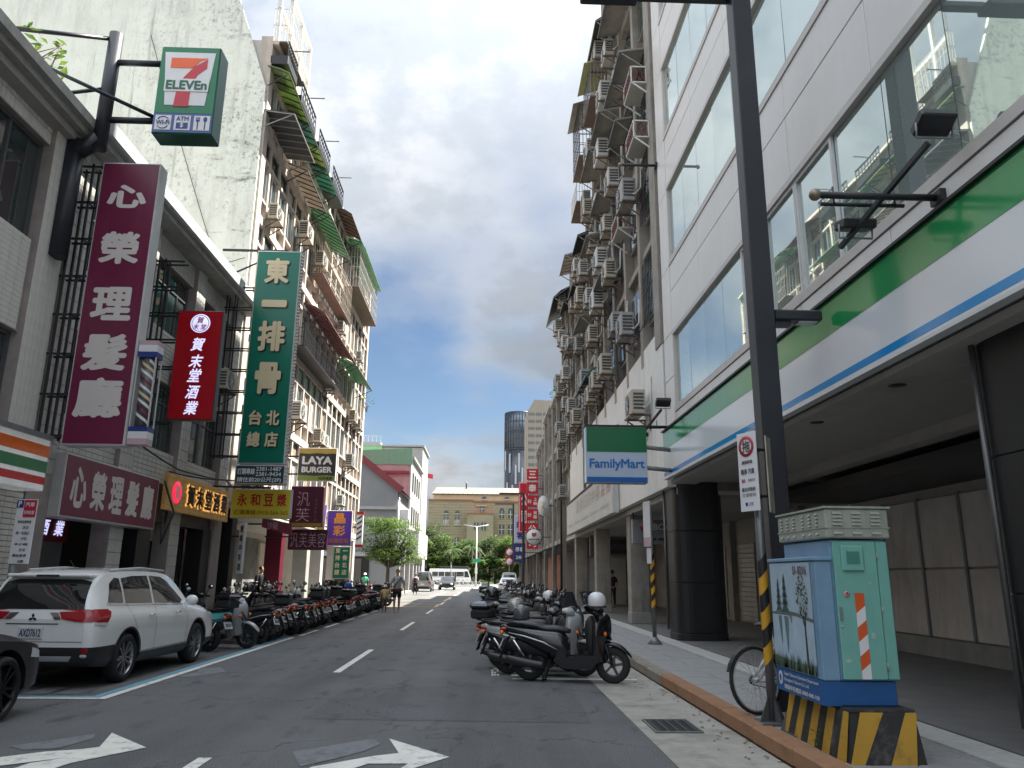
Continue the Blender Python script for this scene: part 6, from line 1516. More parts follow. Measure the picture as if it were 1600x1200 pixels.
_b = MB(); _p = [(1.14 - .10 * k - .25 * abs(s_) ** 2, s_ * .21 * (1 - .25 * k), .99 + .30 * k) for k in (0, .5, 1) for s_ in (-1, -.5, 0, .5, 1)]
_b.add(_p, [(i + 5 * r_, i + 1 + 5 * r_, i + 6 + 5 * r_, i + 5 + 5 * r_) for r_ in range(2) for i in range(4)], 0, True); EXTRA['screen'] = _b.mesh('windscreen', mat('smoke_screen', (.03, .03, .033), .06, ior=1.6))
# right row: noses to the kerb, tails to the lane
random.seed(31)
pal_r = ['black', 'silver', 'black', 'dark grey', 'black', 'navy', 'black', 'white', 'dark red', 'black', 'dark grey', 'black', 'silver', 'brown', 'black']
nR = 0; y = 13.25
RIGHT = [(0.72, 12.55, -.27, 'black', 'glossy black scooter nearest in the right row with white helmet on its mirror', False)]
RIGHT.append((0.42, 13.35, -.22, 'silver', 'silver tailed scooter second in the right row with grey helmet on its seat', False))
nR = 2; y = 14.15
while y < 50:
    p = pal_r[nR % len(pal_r)]
    RIGHT.append((0.60 + random.uniform(-.28, .2), y, -.2 + random.uniform(-.2, .2), p, '%s scooter in the right row, %s from the near end' % (p, ordn(nR)), y > 27))
    nR += 1; y += random.uniform(.58, .76)
for a in RIGHT: add_scooter(*a[:5], lean=.06 + random.uniform(-.06, .05), far=a[5], s=1.03 if a[1] < 13 else random.uniform(.93, 1.06))
# left row: tails towards the lane, a few the other way round
pal_l = ['black', 'dark grey', 'black', 'white', 'dark red', 'silver', 'black', 'brown', 'black', 'blue', 'dark grey', 'black', 'dark red', 'black', 'navy']
LEFT = [(-5.62, 16.75, pi - .30, 'turquoise', 'turquoise round scooter with black seat next to the white car', False), (-6.22, 17.75, -.27, 'silver', 'silver scooter with its front wheel pointing at the lane', False)]
y = 18.55; n_ = 2
while y < 40.5:
    p = pal_l[n_ % len(pal_l)]
    rz = pi - .15 + random.uniform(-.22, .2)
    LEFT.append((-5.05 + random.uniform(-.22, .16), y, rz, p, '%s scooter in the left row, %s from the near end' % (p, ordn(n_)), y > 30))
    n_ += 1; y += random.uniform(.58, .72)
for a in LEFT: add_scooter(*a[:5], lean=.06 + random.uniform(-.06, .05), far=a[5], s=random.uniform(.93, 1.06))
add_scooter(-5.0, 41.4, pi - .3, 'dark red', 'dark red scooter at the far end of the left row beside the child')
# some more behind the left row on the pavement
for k, (x, y) in enumerate(((-7.9, 20.0), (-7.8, 22.6), (-7.9, 25.1), (-7.8, 27.0))): add_scooter(x + .4, y, pi / 2 + .3 * (k % 2), 'black', 'black scooter on the left pavement behind the row, %s from the near end' % NUM[k], far=True)
for ch in list(KIDS[S0.name]):
    for g2 in KIDS.get(ch.name, []): bpy.data.objects.remove(g2)
    bpy.data.objects.remove(ch)
bpy.data.objects.remove(S0)
# helmets
def helmet(x, y, z, m, lab, rz=0, visor=False, name='helmet'):
    t = thing(name, lab, 'helmet', (x, y, z), rz, 'motorbike helmets')
    b = MB(); prof = [(.125, -.09), (.138, -.03), (.14, .03), (.125, .08), (.09, .12), (.045, .14), (.001, .145)]
    b.lathe(prof, (0, 0, 0), 'Z', 20); b.build('shell', m, t)
    b = MB(); b.lathe([(.118, -.085), (.143, -.085), (.143, -.06), (.13, -.06)], (0, 0, 0), 'Z', 20); b.build('rim_trim', M_plast, t)
    if visor:
        b = MB(); pts = [(.146 * cos(a), .146 * sin(a)) for a in [(-70 + 14 * i) * pi / 180 for i in range(11)]]
        b.add([(x_, y_, -.075) for x_, y_ in pts] + [(x_ * 1.02, y_ * 1.02, .02) for x_, y_ in pts], [(i, i + 1, i + 12, i + 11) for i in range(10)]); b.build('visor', M_glass, t)
    else:
        b = MB(); b.add([(.12, -.09, -.04), (.12, .09, -.04), (.215, .06, -.065), (.215, -.06, -.065), (.12, -.09, -.05), (.12, .09, -.05), (.215, .06, -.075), (.215, -.06, -.075)], [(0, 1, 2, 3), (7, 6, 5, 4), (0, 3, 7, 4), (1, 5, 6, 2), (2, 6, 7, 3)]); b.build('peak', m, t)
    return t
H_w = mat('helmet_white', (.68, .68, .68), .15, var=.05, coat=.5); H_g = mat('helmet_grey', (.09, .095, .1), .2, coat=.5); H_s = mat('helmet_silver', (.3, .29, .27), .25, .4); H_b = mat('helmet_black', (.01, .01, .011), .15, coat=.6); H_bl = mat('helmet_blue', (.02, .08, .4), .2)
helmet(1.70, 11.98, 1.19, H_w, 'white helmet hung on the handlebar of the nearest black scooter', 2.4)
helmet(.62, 13.25, .95, H_g, 'dark grey helmet resting on the silver scooter seat', 2.0)
helmet(.55, 14.15, 1.02, H_s, 'silver helmet on the third scooter of the right row', .4)
helmet(.66, 15.8, 1.0, H_s, 'silver helmet farther back in the right row', .4); helmet(.15, 14.9, 1.22, H_b, 'black full face helmet at the lane side of the right row', 3, True)
helmet(-6.15, 21.0, 1.18, H_b, 'black helmet with white stripe on the left row', 0, True); helmet(-6.1, 22.6, 1.15, H_s, 'silver helmet on the left row handlebars', 0); helmet(-5.9, 25.2, 1.0, H_w, 'white helmet on the left row', 0); helmet(-5.6, 33.0, 1.12, H_bl, 'blue helmet near the far end of the left row', 0); helmet(1.5, 18.5, 1.1, H_w, 'white helmet in the middle of the right row', 0); helmet(1.2, 21.5, 1.05, H_b, 'round black helmet in the middle of the right row', 0)

# ================================================================== cars
def car_ring(k):
    """half profile to a closed ring; k = (s, zb, wb, w1, z1, w2, z2, w3, z3, w4, z4, z5)"""
    s, zb, wb, w1, z1, w2, z2, w3, z3, w4, z4, z5 = k
    half = [(0, zb), (wb * .6, zb), (wb, zb + .01), (w1 * .985, zb + (z1 - zb) * .3), (w1, z1), ((w1 + w2) / 2 + .004, (z1 + z2) / 2), (w2, z2), (w3, z3), ((w3 + w4) / 2 + .012, (z3 + z4) / 2), (w4, z4), (w4 * .72, z4 + (z5 - z4) * .75), (0, z5)]
    full = half + [(-a, z) for a, z in half[-2:0:-1]]
    return [(x, s, z) for x, z in full]
def car_body(keys, arches, k=3, width_scale=1.0):
    b = MB(); b.loft([car_ring(q) for q in interp(keys, k)], smooth=True)
    me = b.mesh('body', M_white)
    bvh = BVHTree.FromPolygons([v.co.copy() for v in me.vertices], [tuple(p.vertices) for p in me.polygons])
    o = bpy.data.objects.new('tmp_body', me); COL.objects.link(o); cut = []
    for (yy, zz, rr, xi, xo) in arches:
        for s in (-1, 1):
            c = MB(); c.lathe([(rr, -(xo - xi) / 2), (rr, (xo - xi) / 2)], (s * (xi + xo) / 2, yy, zz), 'X', 28, caps=True)
            co = bpy.data.objects.new('tmp_cut', c.mesh('cut', M_dark)); COL.objects.link(co); cut.append(co)
            md = o.modifiers.new('b', 'BOOLEAN'); md.object = co; md.operation = 'DIFFERENCE'; md.solver = 'EXACT'
    bpy.context.view_layer.update()
    dg = bpy.context.evaluated_depsgraph_get()
    me2 = bpy.data.meshes.new_from_object(o.evaluated_get(dg))
    for c in cut: bpy.data.objects.remove(c)
    bpy.data.objects.remove(o)
    for p in me2.polygons: p.use_smooth = True
    me2.set_sharp_from_angle(angle=R(38)) if hasattr(me2, 'set_sharp_from_angle') else None
    return me2, bvh
def paint_body(me, paint, arches, zones):
    """cut the shell along level lines and give the lower cladding and the wheel wells their own plastic"""
    import bmesh
    bm = bmesh.new(); bm.from_mesh(me)
    for z, ya, yb_ in zones: bmesh.ops.bisect_plane(bm, geom=bm.verts[:] + bm.edges[:] + bm.faces[:], plane_co=(0, 0, z), plane_no=(0, 0, 1))
    for z, ya, yb_ in zones:
        for yy in (ya, yb_): bmesh.ops.bisect_plane(bm, geom=bm.verts[:] + bm.edges[:] + bm.faces[:], plane_co=(0, yy, 0), plane_no=(0, 1, 0))
    for f in bm.faces:
        c = f.calc_center_median(); f.material_index = 0; f.smooth = True
        if any(c.z < z and ya - 1 < c.y < yb_ and c.y > ya - .2 for z, ya, yb_ in zones): f.material_index = 1
        for (yy, zz, rr, xi, xo) in arches:
            if math.hypot(c.y - yy, c.z - zz) < rr + .015 and abs(c.x) < .868: f.material_index = 1
    me.materials.clear(); me.materials.append(paint); me.materials.append(M_trim); bm.to_mesh(me); bm.free()
    if hasattr(me, 'set_sharp_from_angle'): me.set_sharp_from_angle(angle=R(38))
def patch(bvh, poly, axis, sgn, off=.004, n=10, m=0, thick=0.0):
    """lay a 2D polygon onto the body: axis 'x' projects along x with poly in (y, z), axis 'y' along y with poly in (x, z)"""
    from mathutils.geometry import tessellate_polygon
    import bmesh
    bm = bmesh.new(); vs = [bm.verts.new((u, v, 0)) for u, v in poly]; f = bm.faces.new(vs)
    us = [p[0] for p in poly]; vv = [p[1] for p in poly]
    for i in range(1, n):
        u = min(us) + (max(us) - min(us)) * i / n; bmesh.ops.bisect_plane(bm, geom=bm.verts[:] + bm.edges[:] + bm.faces[:], plane_co=(u, 0, 0), plane_no=(1, 0, 0))
        v = min(vv) + (max(vv) - min(vv)) * i / n; bmesh.ops.bisect_plane(bm, geom=bm.verts[:] + bm.edges[:] + bm.faces[:], plane_co=(0, v, 0), plane_no=(0, 1, 0))
    bm.verts.ensure_lookup_table(); P = []
    for v in bm.verts:
        if axis == 'x': o, d = Vector((sgn * 3, v.co.x, v.co.y)), Vector((-sgn, 0, 0))
        else: o, d = Vector((v.co.x, sgn * 9, v.co.y)), Vector((0, -sgn, 0))
        h = bvh.ray_cast(o, d)
        if h[0] is None:
            h = bvh.find_nearest(Vector((v.co.x, -.1 if sgn < 0 else 5, v.co.y)) if axis == 'y' else Vector((sgn, v.co.x, v.co.y)))
        nn = h[1]
        if nn.dot(d) > 0: nn = -nn
        P.append(h[0] + nn * off)
    b = MB(); idx = {v: i for i, v in enumerate(bm.verts)}
    b.add(P, [[idx[v] for v in f.verts] for f in bm.faces], m, True)
    bm.free(); return b
def mirror_poly(p): return p
M_carglass = mat('car_glass', (.012, .014, .016), .02, var=.2, ior=1.9); M_carwhite = mat('car_white', (.80, .80, .79), .18, var=.03, coat=.8); M_cargrey = mat('car_grey', (.045, .05, .058), .2, .3, var=.05, coat=.8); M_carblk = mat('car_black', (.014, .015, .018), .14, .2, coat=.8)
M_trim = mat('car_trim', (.02, .02, .022), .5); M_gap = mat('panel_gap', (.02, .02, .02), .8); M_alloy = mat('alloy_wheel', (.30, .30, .31), .3, .8); M_alloyd = mat('alloy_dark', (.02, .02, .022), .3, .5)
def add_wheel(t, x, y, z, r, w, rim_m, lab=None, spokes=10, rr=.70):
    ty, rm = wheel_parts(r, w, M_rubber, rim_m, rr=rr, axis='X', n=32, spokes=0)
    h = w / 2; sg = 1 if x > 0 else -1
    rm.lathe([(.001, sg * h * .55), (r * .14, sg * h * .62), (r * .16, sg * h * .4)], (0, 0, 0), 'X', 16)
    for k in range(spokes):
        a = 2 * pi * k / spokes + (.10 if k % 2 else -.10)
        a2 = 2 * pi * k / spokes + (-.06 if k % 2 else .06)
        rm.bar((sg * h * .5, r * .10 * cos(a2), r * .10 * sin(a2)), (sg * h * .62, (r * rr - .01) * cos(a), (r * rr - .01) * sin(a)), r * .075, h * .3, up=(1, 0, 0))
    o = ty.build('wheel', M_rubber, t, (x, y, z)); rm.build('rim', rim_m, o)
    b = MB(); b.lathe([(.001, 0), (r * rr - .02, 0)], (0, 0, 0), 'X', 24); b.build('brake_disc', mat('brake_dark', (.03, .03, .03), .5, .4), o)
    return o

# ---- white SUV
suv = thing('white_suv', 'large white sport utility car with red tail lights parked at the left kerb', 'car', (-6.14, 11.15, 0), R(-1.5)); suv.scale = (.985, .985, .955)
KS = [(0.00, .52, .50, .74, .62, .72, .84, .70, .93, .56, .955, .97), (.03, .42, .72, .83, .62, .81, .90, .76, 1.00, .62, 1.03, 1.05), (.12, .32, .80, .875, .62, .855, .96, .79, 1.08, .655, 1.24, 1.27),
      (.28, .29, .82, .895, .62, .875, .985, .805, 1.12, .66, 1.46, 1.50), (.50, .27, .83, .90, .62, .885, 1.0, .815, 1.13, .655, 1.585, 1.63), (.9, .25, .83, .90, .62, .89, 1.0, .82, 1.13, .65, 1.63, 1.68),
      (1.7, .24, .83, .90, .62, .89, .99, .82, 1.11, .64, 1.645, 1.70), (2.5, .24, .83, .90, .61, .885, .98, .82, 1.09, .63, 1.61, 1.665), (2.95, .24, .83, .90, .60, .88, .97, .815, 1.07, .63, 1.49, 1.545), (3.45, .24, .83, .90, .60, .88, .95, .80, 1.05, .68, 1.19, 1.225),
      (3.62, .24, .83, .90, .60, .875, .94, .79, 1.035, .70, 1.09, 1.115), (4.1, .25, .82, .89, .58, .865, .90, .78, .98, .66, 1.035, 1.06), (4.45, .28, .78, .87, .55, .83, .84, .72, .90, .58, .94, .96), (4.6, .34, .70, .80, .52, .76, .74, .64, .80, .48, .83, .84), (4.67, .42, .52, .66, .50, .62, .60, .52, .66, .4, .68, .69)]
AR_S = [(.98, .36, .43, .56, 1.2), (3.65, .36, .43, .56, 1.2)]
bodyme, bv = car_body(KS, AR_S)
paint_body(bodyme, M_carwhite, AR_S, [(.585, 0, .58), (.40, 0, 9), (.42, 4.1, 9)])
link('body', bodyme, suv)
def pt(nm, poly, axis, sgn, m, off=.004, n=10, parent=None): return patch(bv, poly, axis, sgn, off, n).build(nm, m, parent or suv)
# side windows (y, z), both sides
wins = [('quarter_window', [(.42, 1.19), (.86, 1.17), (.86, 1.53), (.72, 1.545), (.55, 1.46)]), ('rear_door_window', [(.92, 1.165), (1.83, 1.145), (1.83, 1.575), (1.3, 1.57), (.92, 1.535)]), ('front_door_window', [(1.91, 1.145), (2.98, 1.10), (3.06, 1.16), (2.60, 1.47), (2.35, 1.555), (1.91, 1.575)])]
for s in (-1, 1):
    for nm, p in wins: pt(nm, p, 'x', s, M_carglass, .005)
    pt('window_trim', [(.38, 1.155), (3.05, 1.065), (3.05, 1.085), (.38, 1.18)], 'x', s, M_chrome, .007, 14)
    pt('sill_chrome', [(1.45, .405), (3.2, .405), (3.2, .425), (1.45, .425)], 'x', s, M_chrome, .009, 8)
    for yy, z0, z1 in ((1.62, .42, 1.15), (2.62, .42, 1.12)): pass
    for p in ([(1.20, .80), (1.208, .80), (.93, 1.16), (.922, 1.16)], [(1.87, .42), (1.878, .42), (1.878, 1.13), (1.87, 1.13)], [(3.1, .42), (3.108, .42), (3.168, 1.05), (3.16, 1.05)], [(1.36, .42), (1.368, .42), (1.208, .80), (1.20, .80)]): pt('panel_gap', p, 'x', s, M_gap, .003, 6)
    for yy in (1.72, 2.0 + .72):
        b = MB(); b.tube([(s * .895, yy - .18 + .08, .955), (s * .925, yy - .10, .958), (s * .925, yy + .02, .962), (s * .895, yy + .06, .963)], .013, 6); b.build('door_handle', M_chrome, suv)
    for yy in (.98, 3.65):
        b = MB(); pts = [(yy + .455 * cos(a * pi / 16), .36 + .455 * sin(a * pi / 16)) for a in range(-2, 19)]
        for i in range(20): pass
        ring = pts + [(yy + .425 * cos(a * pi / 16), .36 + .425 * sin(a * pi / 16)) for a in range(18, -3, -1)]
        pt('wheel_arch_trim', ring, 'x', s, M_trim, .006, 8)
    b = MB(); b.bar((s * .88, 2.95, 1.08), (s * .98, 2.97, 1.10), .06); b.ball((s * 1.0, 2.98, 1.15), .13, 14, sx=.85, sy=.55, sz=.72); o = b.build('wing_mirror', M_carwhite, suv)
    b = MB(); b.tube([(s * .60, .75, 1.655), (s * .605, 1.7, 1.70), (s * .60, 2.6, 1.66)], .018, 6); b.build('roof_rail', M_alu, suv)
    # tail light: wraps the corner
    pt('tail_light', [(.02, .93), (.30, .90), (.43, 1.055), (.36, 1.095), (.05, 1.10)], 'x', s, M_tail, .010, 8)
    pt('tail_light', [(s * .34, 1.065), (s * .40, .97), (s * .60, .935), (s * .80, .925), (s * .80, 1.075)][::s], 'y', -1, M_tail, .014, 8)
    pt('reverse_lamp', [(.05, .89), (.27, .865), (.30, .91), (.05, .922)], 'x', s, M_clear, .012, 5)
    pt('tail_garnish', [(s * .21, 1.055), (s * .33, 1.055), (s * .39, .965), (s * .30, .965)][::s], 'y', -1, M_chrome, .012, 4)
    b = MB(); b.bbox(s * .70, s * .80, .0, .06, .505, .575, .012); b.build('reflector', M_tail, suv)
    b = MB(); b.bbox(s * .69, s * .79, .01, .06, .44, .50, .02); b.build('fog_lamp', M_clear, suv)
    pt('headlight', [(4.2, .78), (4.52, .70), (4.55, .80), (4.25, .90)], 'x', s, M_clear, .008, 6)
pt('rear_window', [(-.66, 1.10), (.66, 1.10), (.60, 1.48), (.45, 1.515), (-.45, 1.515), (-.60, 1.48)], 'y', -1, M_carglass, .006, 14)
pt('bumper_skid_plate', [(-.55, .40), (.55, .40), (.60, .47), (-.60, .47)], 'y', -1, M_alu, .014, 8)
pt('tailgate_gap', [(-.72, .655), (.72, .655), (.72, .663), (-.72, .663)], 'y', -1, M_gap, .006, 8)
pt('tailgate_lip', [(-.36, .895), (.36, .895), (.36, .91), (-.36, .91)], 'y', -1, M_gap, .007, 6)
b = MB(); b.bbox(-.60, .60, .22, .46, 1.545, 1.60, .02); b.build('spoiler', M_carwhite, suv)
b = MB(); b.box(-.16, .16, .20, .215, 1.55, 1.585); b.build('brake_lamp', M_glass, suv)
b = MB(); b.tube([(0, .9, 1.68), (0, .72, 1.80)], .006, 5); b.build('antenna', M_black, suv)
b = MB(); b.tube([(-.3, .06, 1.115), (.0, .075, 1.13), (.3, .10, 1.16)], .010, 5); b.build('rear_wiper', M_black, suv)
h = bv.ray_cast(Vector((0, -3, .78)), Vector((0, 1, 0)))
b = MB(); b.bbox(-.17, .17, h[0].y - .022, h[0].y - .004, .70, .86, .006, 0); text_into(b, 'AXD7612', (0, h[0].y - .022, .78), XP, ZP, .29, .105, .003, .03, m=1); b.build('number_plate', [M_plate, mat('plate_ink', (.01, .012, .06), .5)], suv)
h = bv.ray_cast(Vector((0, -3, 1.0)), Vector((0, 1, 0))); ym = h[0].y - .012 if h[0] else -.02
b = MB()
def dia(cx, cz, a, l, w): # rhombus pointing along a from the centre
    d, e = (sin(a), cos(a)), (cos(a), -sin(a)); m = l / 2
    return [(cx, cz), (cx + d[0] * m + e[0] * w, cz + d[1] * m + e[1] * w), (cx + d[0] * l, cz + d[1] * l), (cx + d[0] * m - e[0] * w, cz + d[1] * m - e[1] * w)]
for a in (0, 2 * pi / 3, 4 * pi / 3): b.prism(dia(0, .985, a, .062, .019), lambda u, v, d: (u, d, v), ym - .01, ym)
b.build('three_diamond_badge', M_alloyd, suv)
for s in (-1, 1):
    for yy in (.98, 3.65): add_wheel(suv, s * .79, yy, .36, .36, .23, M_alloy)
# ---- black car, only its front corner shows
bk = thing('black_car', 'matt black car at the lower left edge with black spoked wheel', 'car', (-6.0, 5.2, 0))
KB = [(0, .5, .5, .7, .6, .7, .8, .6, .9, .5, .93, .95), (.15, .3, .78, .86, .55, .86, .88, .76, .95, .62, 1.0, 1.02), (.8, .22, .82, .91, .55, .9, .92, .8, 1.0, .62, 1.24, 1.28), (1.4, .2, .82, .92, .55, .9, .92, .8, .99, .6, 1.38, 1.42), (2.2, .2, .82, .92, .55, .9, .91, .8, .98, .58, 1.38, 1.42), (2.9, .2, .82, .92, .55, .9, .89, .79, .95, .62, 1.1, 1.13), (3.2, .2, .82, .92, .55, .89, .86, .78, .93, .66, .97, .99), (3.9, .2, .82, .92, .52, .89, .80, .76, .86, .6, .89, .91), (4.3, .22, .8, .9, .5, .86, .74, .7, .78, .55, .81, .82), (4.48, .28, .7, .8, .48, .76, .66, .62, .7, .46, .72, .73), (4.55, .36, .5, .62, .46, .58, .56, .5, .6, .38, .62, .63)]
me_, bv2 = car_body(KB, [(.85, .335, .40, .56, 1.2), (3.68, .335, .40, .56, 1.2)])
me_.materials.clear(); me_.materials.append(mat('matt_black_paint', (.022, .023, .026), .38, .2, coat=.2)); link('body', me_, bk)
for s in (-1, 1):
    for yy in (.85, 3.68): add_wheel(bk, s * .82, yy, .335, .335, .22, M_alloyd, spokes=10, rr=.74)
    patch(bv2, [(.75, .98), (2.6, .97), (2.3, 1.3), (1.1, 1.3)], 'x', s, .005).build('side_window', M_carglass, bk)
    patch(bv2, [(4.12, .62), (4.45, .58), (4.42, .66), (4.15, .72)], 'x', s, .006, 5).build('headlight', M_clear, bk)
    patch(bv2, [(3.10, .3), (3.108, .3), (3.128, .86), (3.12, .86)], 'x', s, .003, 5).build('panel_gap', M_gap, bk)
    b = MB(); b.ball((s * 1.0, 2.75, 1.0), .11, 12, sx=.8, sy=.5, sz=.65); b.bar((s * .85, 2.75, .95), (s * .97, 2.75, .98), .05); b.build('wing_mirror', M_carblk, bk)
b = MB()

def small_car(name, label, loc, rz, paint, height=1.45, length=4.4, van=False, plate=True):
    t = thing(name, label, 'car', loc, rz); H = height; L = length; rb = .9 if not van else .35
    K = [(0, .45, .6, .78, .6, .78, .8, .74, .92, .6, .96, .98), (.08, .32, .78, .86, .6, .86, .9, .78, 1.0, .66, (1.0 if not van else H * .7), (1.02 if not van else H * .72)), (rb * .6, .26, .82, .89, .6, .88, .92, .8, 1.0, .64, H * .9, H * .93), (rb, .24, .82, .9, .6, .88, .94, .8, 1.0, .62, H * .96, H), (L * .5, .22, .82, .9, .58, .88, .93, .8, 1.0, .6, H * .96, H), (L * .62, .22, .82, .9, .58, .88, .92, .8, .98, .62, H * .88, H * .92), (L * .76, .22, .82, .9, .58, .87, .88, .78, .95, .66, 1.0, 1.03), (L * .9, .25, .8, .88, .55, .84, .8, .74, .86, .6, .9, .92), (L, .36, .55, .66, .5, .64, .62, .56, .68, .42, .7, .72)]
    me, bv_ = car_body(K, [(L * .19, .32, .37, .6, 1.2), (L * .79, .32, .37, .6, 1.2)], 2)
    me.materials.clear(); me.materials.append(paint); link('body', me, t)
    zt = H * .90
    patch(bv_, [(-.6, 1.06), (.6, 1.06), (.52, zt), (-.52, zt)], 'y', -1, .008, 6).build('rear_window', M_carglass, t)
    patch(bv_, [(-.6, 1.06), (.6, 1.06), (.52, zt * .96), (-.52, zt * .96)], 'y', 1, .008, 6).build('windscreen', M_carglass, t)
    patch(bv_, [(-.8, .32), (.8, .32), (.8, .5), (-.8, .5)], 'y', -1, .008, 6).build('rear_bumper_trim', M_trim, t)
    for s in (-1, 1):
        patch(bv_, [(L * .14 + rb * .3, 1.04), (L * .66, 1.02), (L * .58, zt), (L * .2 + rb * .2, zt)], 'x', s, .006, 6).build('side_window', M_carglass, t)
        patch(bv_, [(s * .5, .82), (s * .8, .80), (s * .8, .98), (s * .56, .95)][::s], 'y', -1, .012, 4).build('tail_light', M_tail, t)
        patch(bv_, [(s * .45, .60), (s * .7, .58), (s * .7, .72), (s * .5, .72)][::s], 'y', 1, .012, 4).build('headlight', M_clear, t)
        b = MB(); b.ball((s * 1.0, L * .64, 1.02), .11, 10, sx=.8, sy=.5, sz=.7); b.bar((s * .84, L * .64, .98), (s * .97, L * .64, 1.0), .05); b.build('wing_mirror', M_trim, t)
        for yy in (L * .19, L * .79): add_wheel(t, s * .79, yy, .32, .32, .2, M_alloy, spokes=5)
    b = MB(); b.bbox(-.17, .17, -.06, -.03, .62, .76, .005); b.build('number_plate', M_plate, t)
    return t
small_car('white_saloon_car', 'white saloon car parked just beyond the right scooter row', (2.05, 66.5, 0), 0, M_carwhite)
small_car('white_van_car', 'taller white car in front of the white saloon at right', (2.3, 73.5, 0), 0, M_carwhite, 1.9, 4.6, True)
small_car('grey_minivan', 'silver grey minivan parked on the left beside the person in stripes', (-6.05, 78, 0), 0, mat('car_silver', (.3, .31, .32), .25, .5, coat=.6), 1.95, 4.9, True)
small_car('black_saloon_car', 'black saloon car facing the viewer beyond the grey minivan', (-4.2, 92, 0), pi, M_carblk)
# ---- minibus
bus = thing('white_minibus', 'white minibus with dark windows crossing at the end of the street', 'bus', (-9.6, 138, 0))
b = MB(); P = [(0, .45), (7.1, .45), (7.25, .9), (7.15, 1.5), (6.75, 2.5), (6.5, 2.72), (.15, 2.75), (0, 2.6)]
b.prism(P, lambda u, v, d: (u, d, v), 0, 2.1); b.build('body', M_carwhite, bus)
for x0, x1 in ((.5, 1.5), (1.6, 2.6), (2.7, 3.9), (4.0, 4.3), (4.7, 6.0)):
    b = MB(); b.box(x0, x1, -.012, .01, 1.45, 2.2); b.build('window', M_carglass, bus)
b = MB(); b.prism([(6.1, 1.3), (6.98, 1.3), (6.65, 2.3), (6.1, 2.3)], lambda u, v, d: (u, d, v), -.012, .01); b.build('window', M_carglass, bus)
b = MB(); b.box(4.35, 4.65, -.012, .01, .6, 2.2); b.box(.4, 7, -.013, .0, 1.30, 1.36); b.build('door_seam', M_trim, bus)
b = MB(); b.add([(7.22, .1, 1.35), (7.22, 2.0, 1.35), (6.82, 1.95, 2.4), (6.82, .15, 2.4)], [(0, 1, 2, 3)]); b.build('windscreen', M_carglass, bus)
for x in (1.4, 5.9):
    for yy in (.1, 2.0):
        ty, rm = wheel_parts(.38, .22, M_rubber, M_alloy, n=20, disc=True); o = ty.build('wheel', M_rubber, bus, (x, yy, .38)); rm.build('rim', M_alloy, o)
# ---- shared bicycles in the dock
def bike_proto(name, label, loc, rz, frame_m, group=None, spokes=12):
    t = thing(name, label, 'bicycle', loc, rz, group)
    for x in (0, 1.06):
        b = MB(); b.lathe([(.315, -.018), (.34, -.02), (.345, 0), (.34, .02), (.315, .018)], (0, 0, 0), 'Y', 28); o = b.build('wheel', M_rubber, t, (x, 0, .345))
        b = MB(); b.lathe([(.296, -.012), (.316, -.012), (.316, .012), (.296, .012)], (0, 0, 0), 'Y', 28); b.lathe([(.02, -.04), (.03, 0), (.02, .04)], (0, 0, 0), 'Y', 10)
        for k in range(spokes): a = 2 * pi * k / spokes; b.bar((.02 * cos(a), .02 * (-1) ** k, .02 * sin(a)), (.30 * cos(a + .2), 0, .30 * sin(a + .2)), .004)
        b.build('rim', M_alu, o)
        b = MB(); pts = [(.37 * cos(a * pi / 12), .37 * sin(a * pi / 12)) for a in range(2, 12)]
        b.add([(x + u, -.03, .345 + v) for u, v in pts] + [(x + u, .03, .345 + v) for u, v in pts], [(i, i + 1, i + 11, i + 10) for i in range(9)]); b.build('mudguard', M_plast, t)
    b = MB()
    for p in ([(0, .05, .345), (.40, .03, .30)], [(0, -.05, .345), (.40, -.03, .30)], [(0, .05, .345), (.32, .02, .70)], [(0, -.05, .345), (.32, -.02, .70)], [(.42, 0, .30), (.27, 0, .86)], [(.42, 0, .30), (.55, 0, .42), (.88, 0, .78)], [(.33, 0, .66), (.87, 0, .74)], [(.85, 0, .92), (.92, 0, .66)]): b.tube(p, .018, 8)
    b.build('frame', frame_m, t)
    b = MB(); b.tube([(.92, .04, .66), (1.06, .05, .345)], .015, 6); b.tube([(.92, -.04, .66), (1.06, -.05, .345)], .015, 6); b.build('fork', frame_m, t)
    b = MB(); sloft(b, [(.10, .90, .06, .03), (.15, .91, .2, .07), (.25, .91, .18, .07), (.36, .90, .06, .05), (.40, .89, .03, .03)]); b.build('saddle', M_seat, t)
    b = MB(); b.tube([(.78, -.28, 1.0), (.86, -.2, 1.02), (.86, .2, 1.02), (.78, .28, 1.0)], .013, 6); b.tube([(.86, 0, 1.02), (.85, 0, .90)], .015, 6); b.build('handlebar', M_plast, t)
    b = MB(); b.lathe([(.07, -.006), (.09, -.006), (.09, .006), (.07, .006)], (.42, .06, .30), 'Y', 18); b.lathe([(.02, -.01), (.045, 0), (.02, .01)], (0, .06, .345), 'Y', 12)
    b.tube([(.42, .07, .30), (.54, .09, .22)], .01, 6); b.tube([(.42, -.07, .30), (.30, -.09, .38)], .01, 6); b.box(.50, .60, .09, .15, .205, .23); b.box(.25, .35, -.15, -.09, .37, .395)
    b.tube([(0, .06, .385), (.42, .06, .39)], .005, 4); b.tube([(0, .06, .30), (.42, .06, .215)], .005, 4); b.build('drivetrain', M_plast, t)
    return t
bp = bike_proto('bicycle', 'silver bicycle with black saddle leaning behind the green cabinet', (2.93, 8.62, .15), R(22), M_alu, spokes=20)
bp.rotation_euler = (R(-4), 0, R(22))
yb0 = bike_proto('shared_bicycle', 'white shared bicycle in a docked row before the minibus', (-5.5, 116, 0), R(-25), M_white, 'docked shared bicycles', 8)
KIDS[yb0.name] = list(yb0.children)
for c in yb0.children: KIDS[c.name] = list(c.children)
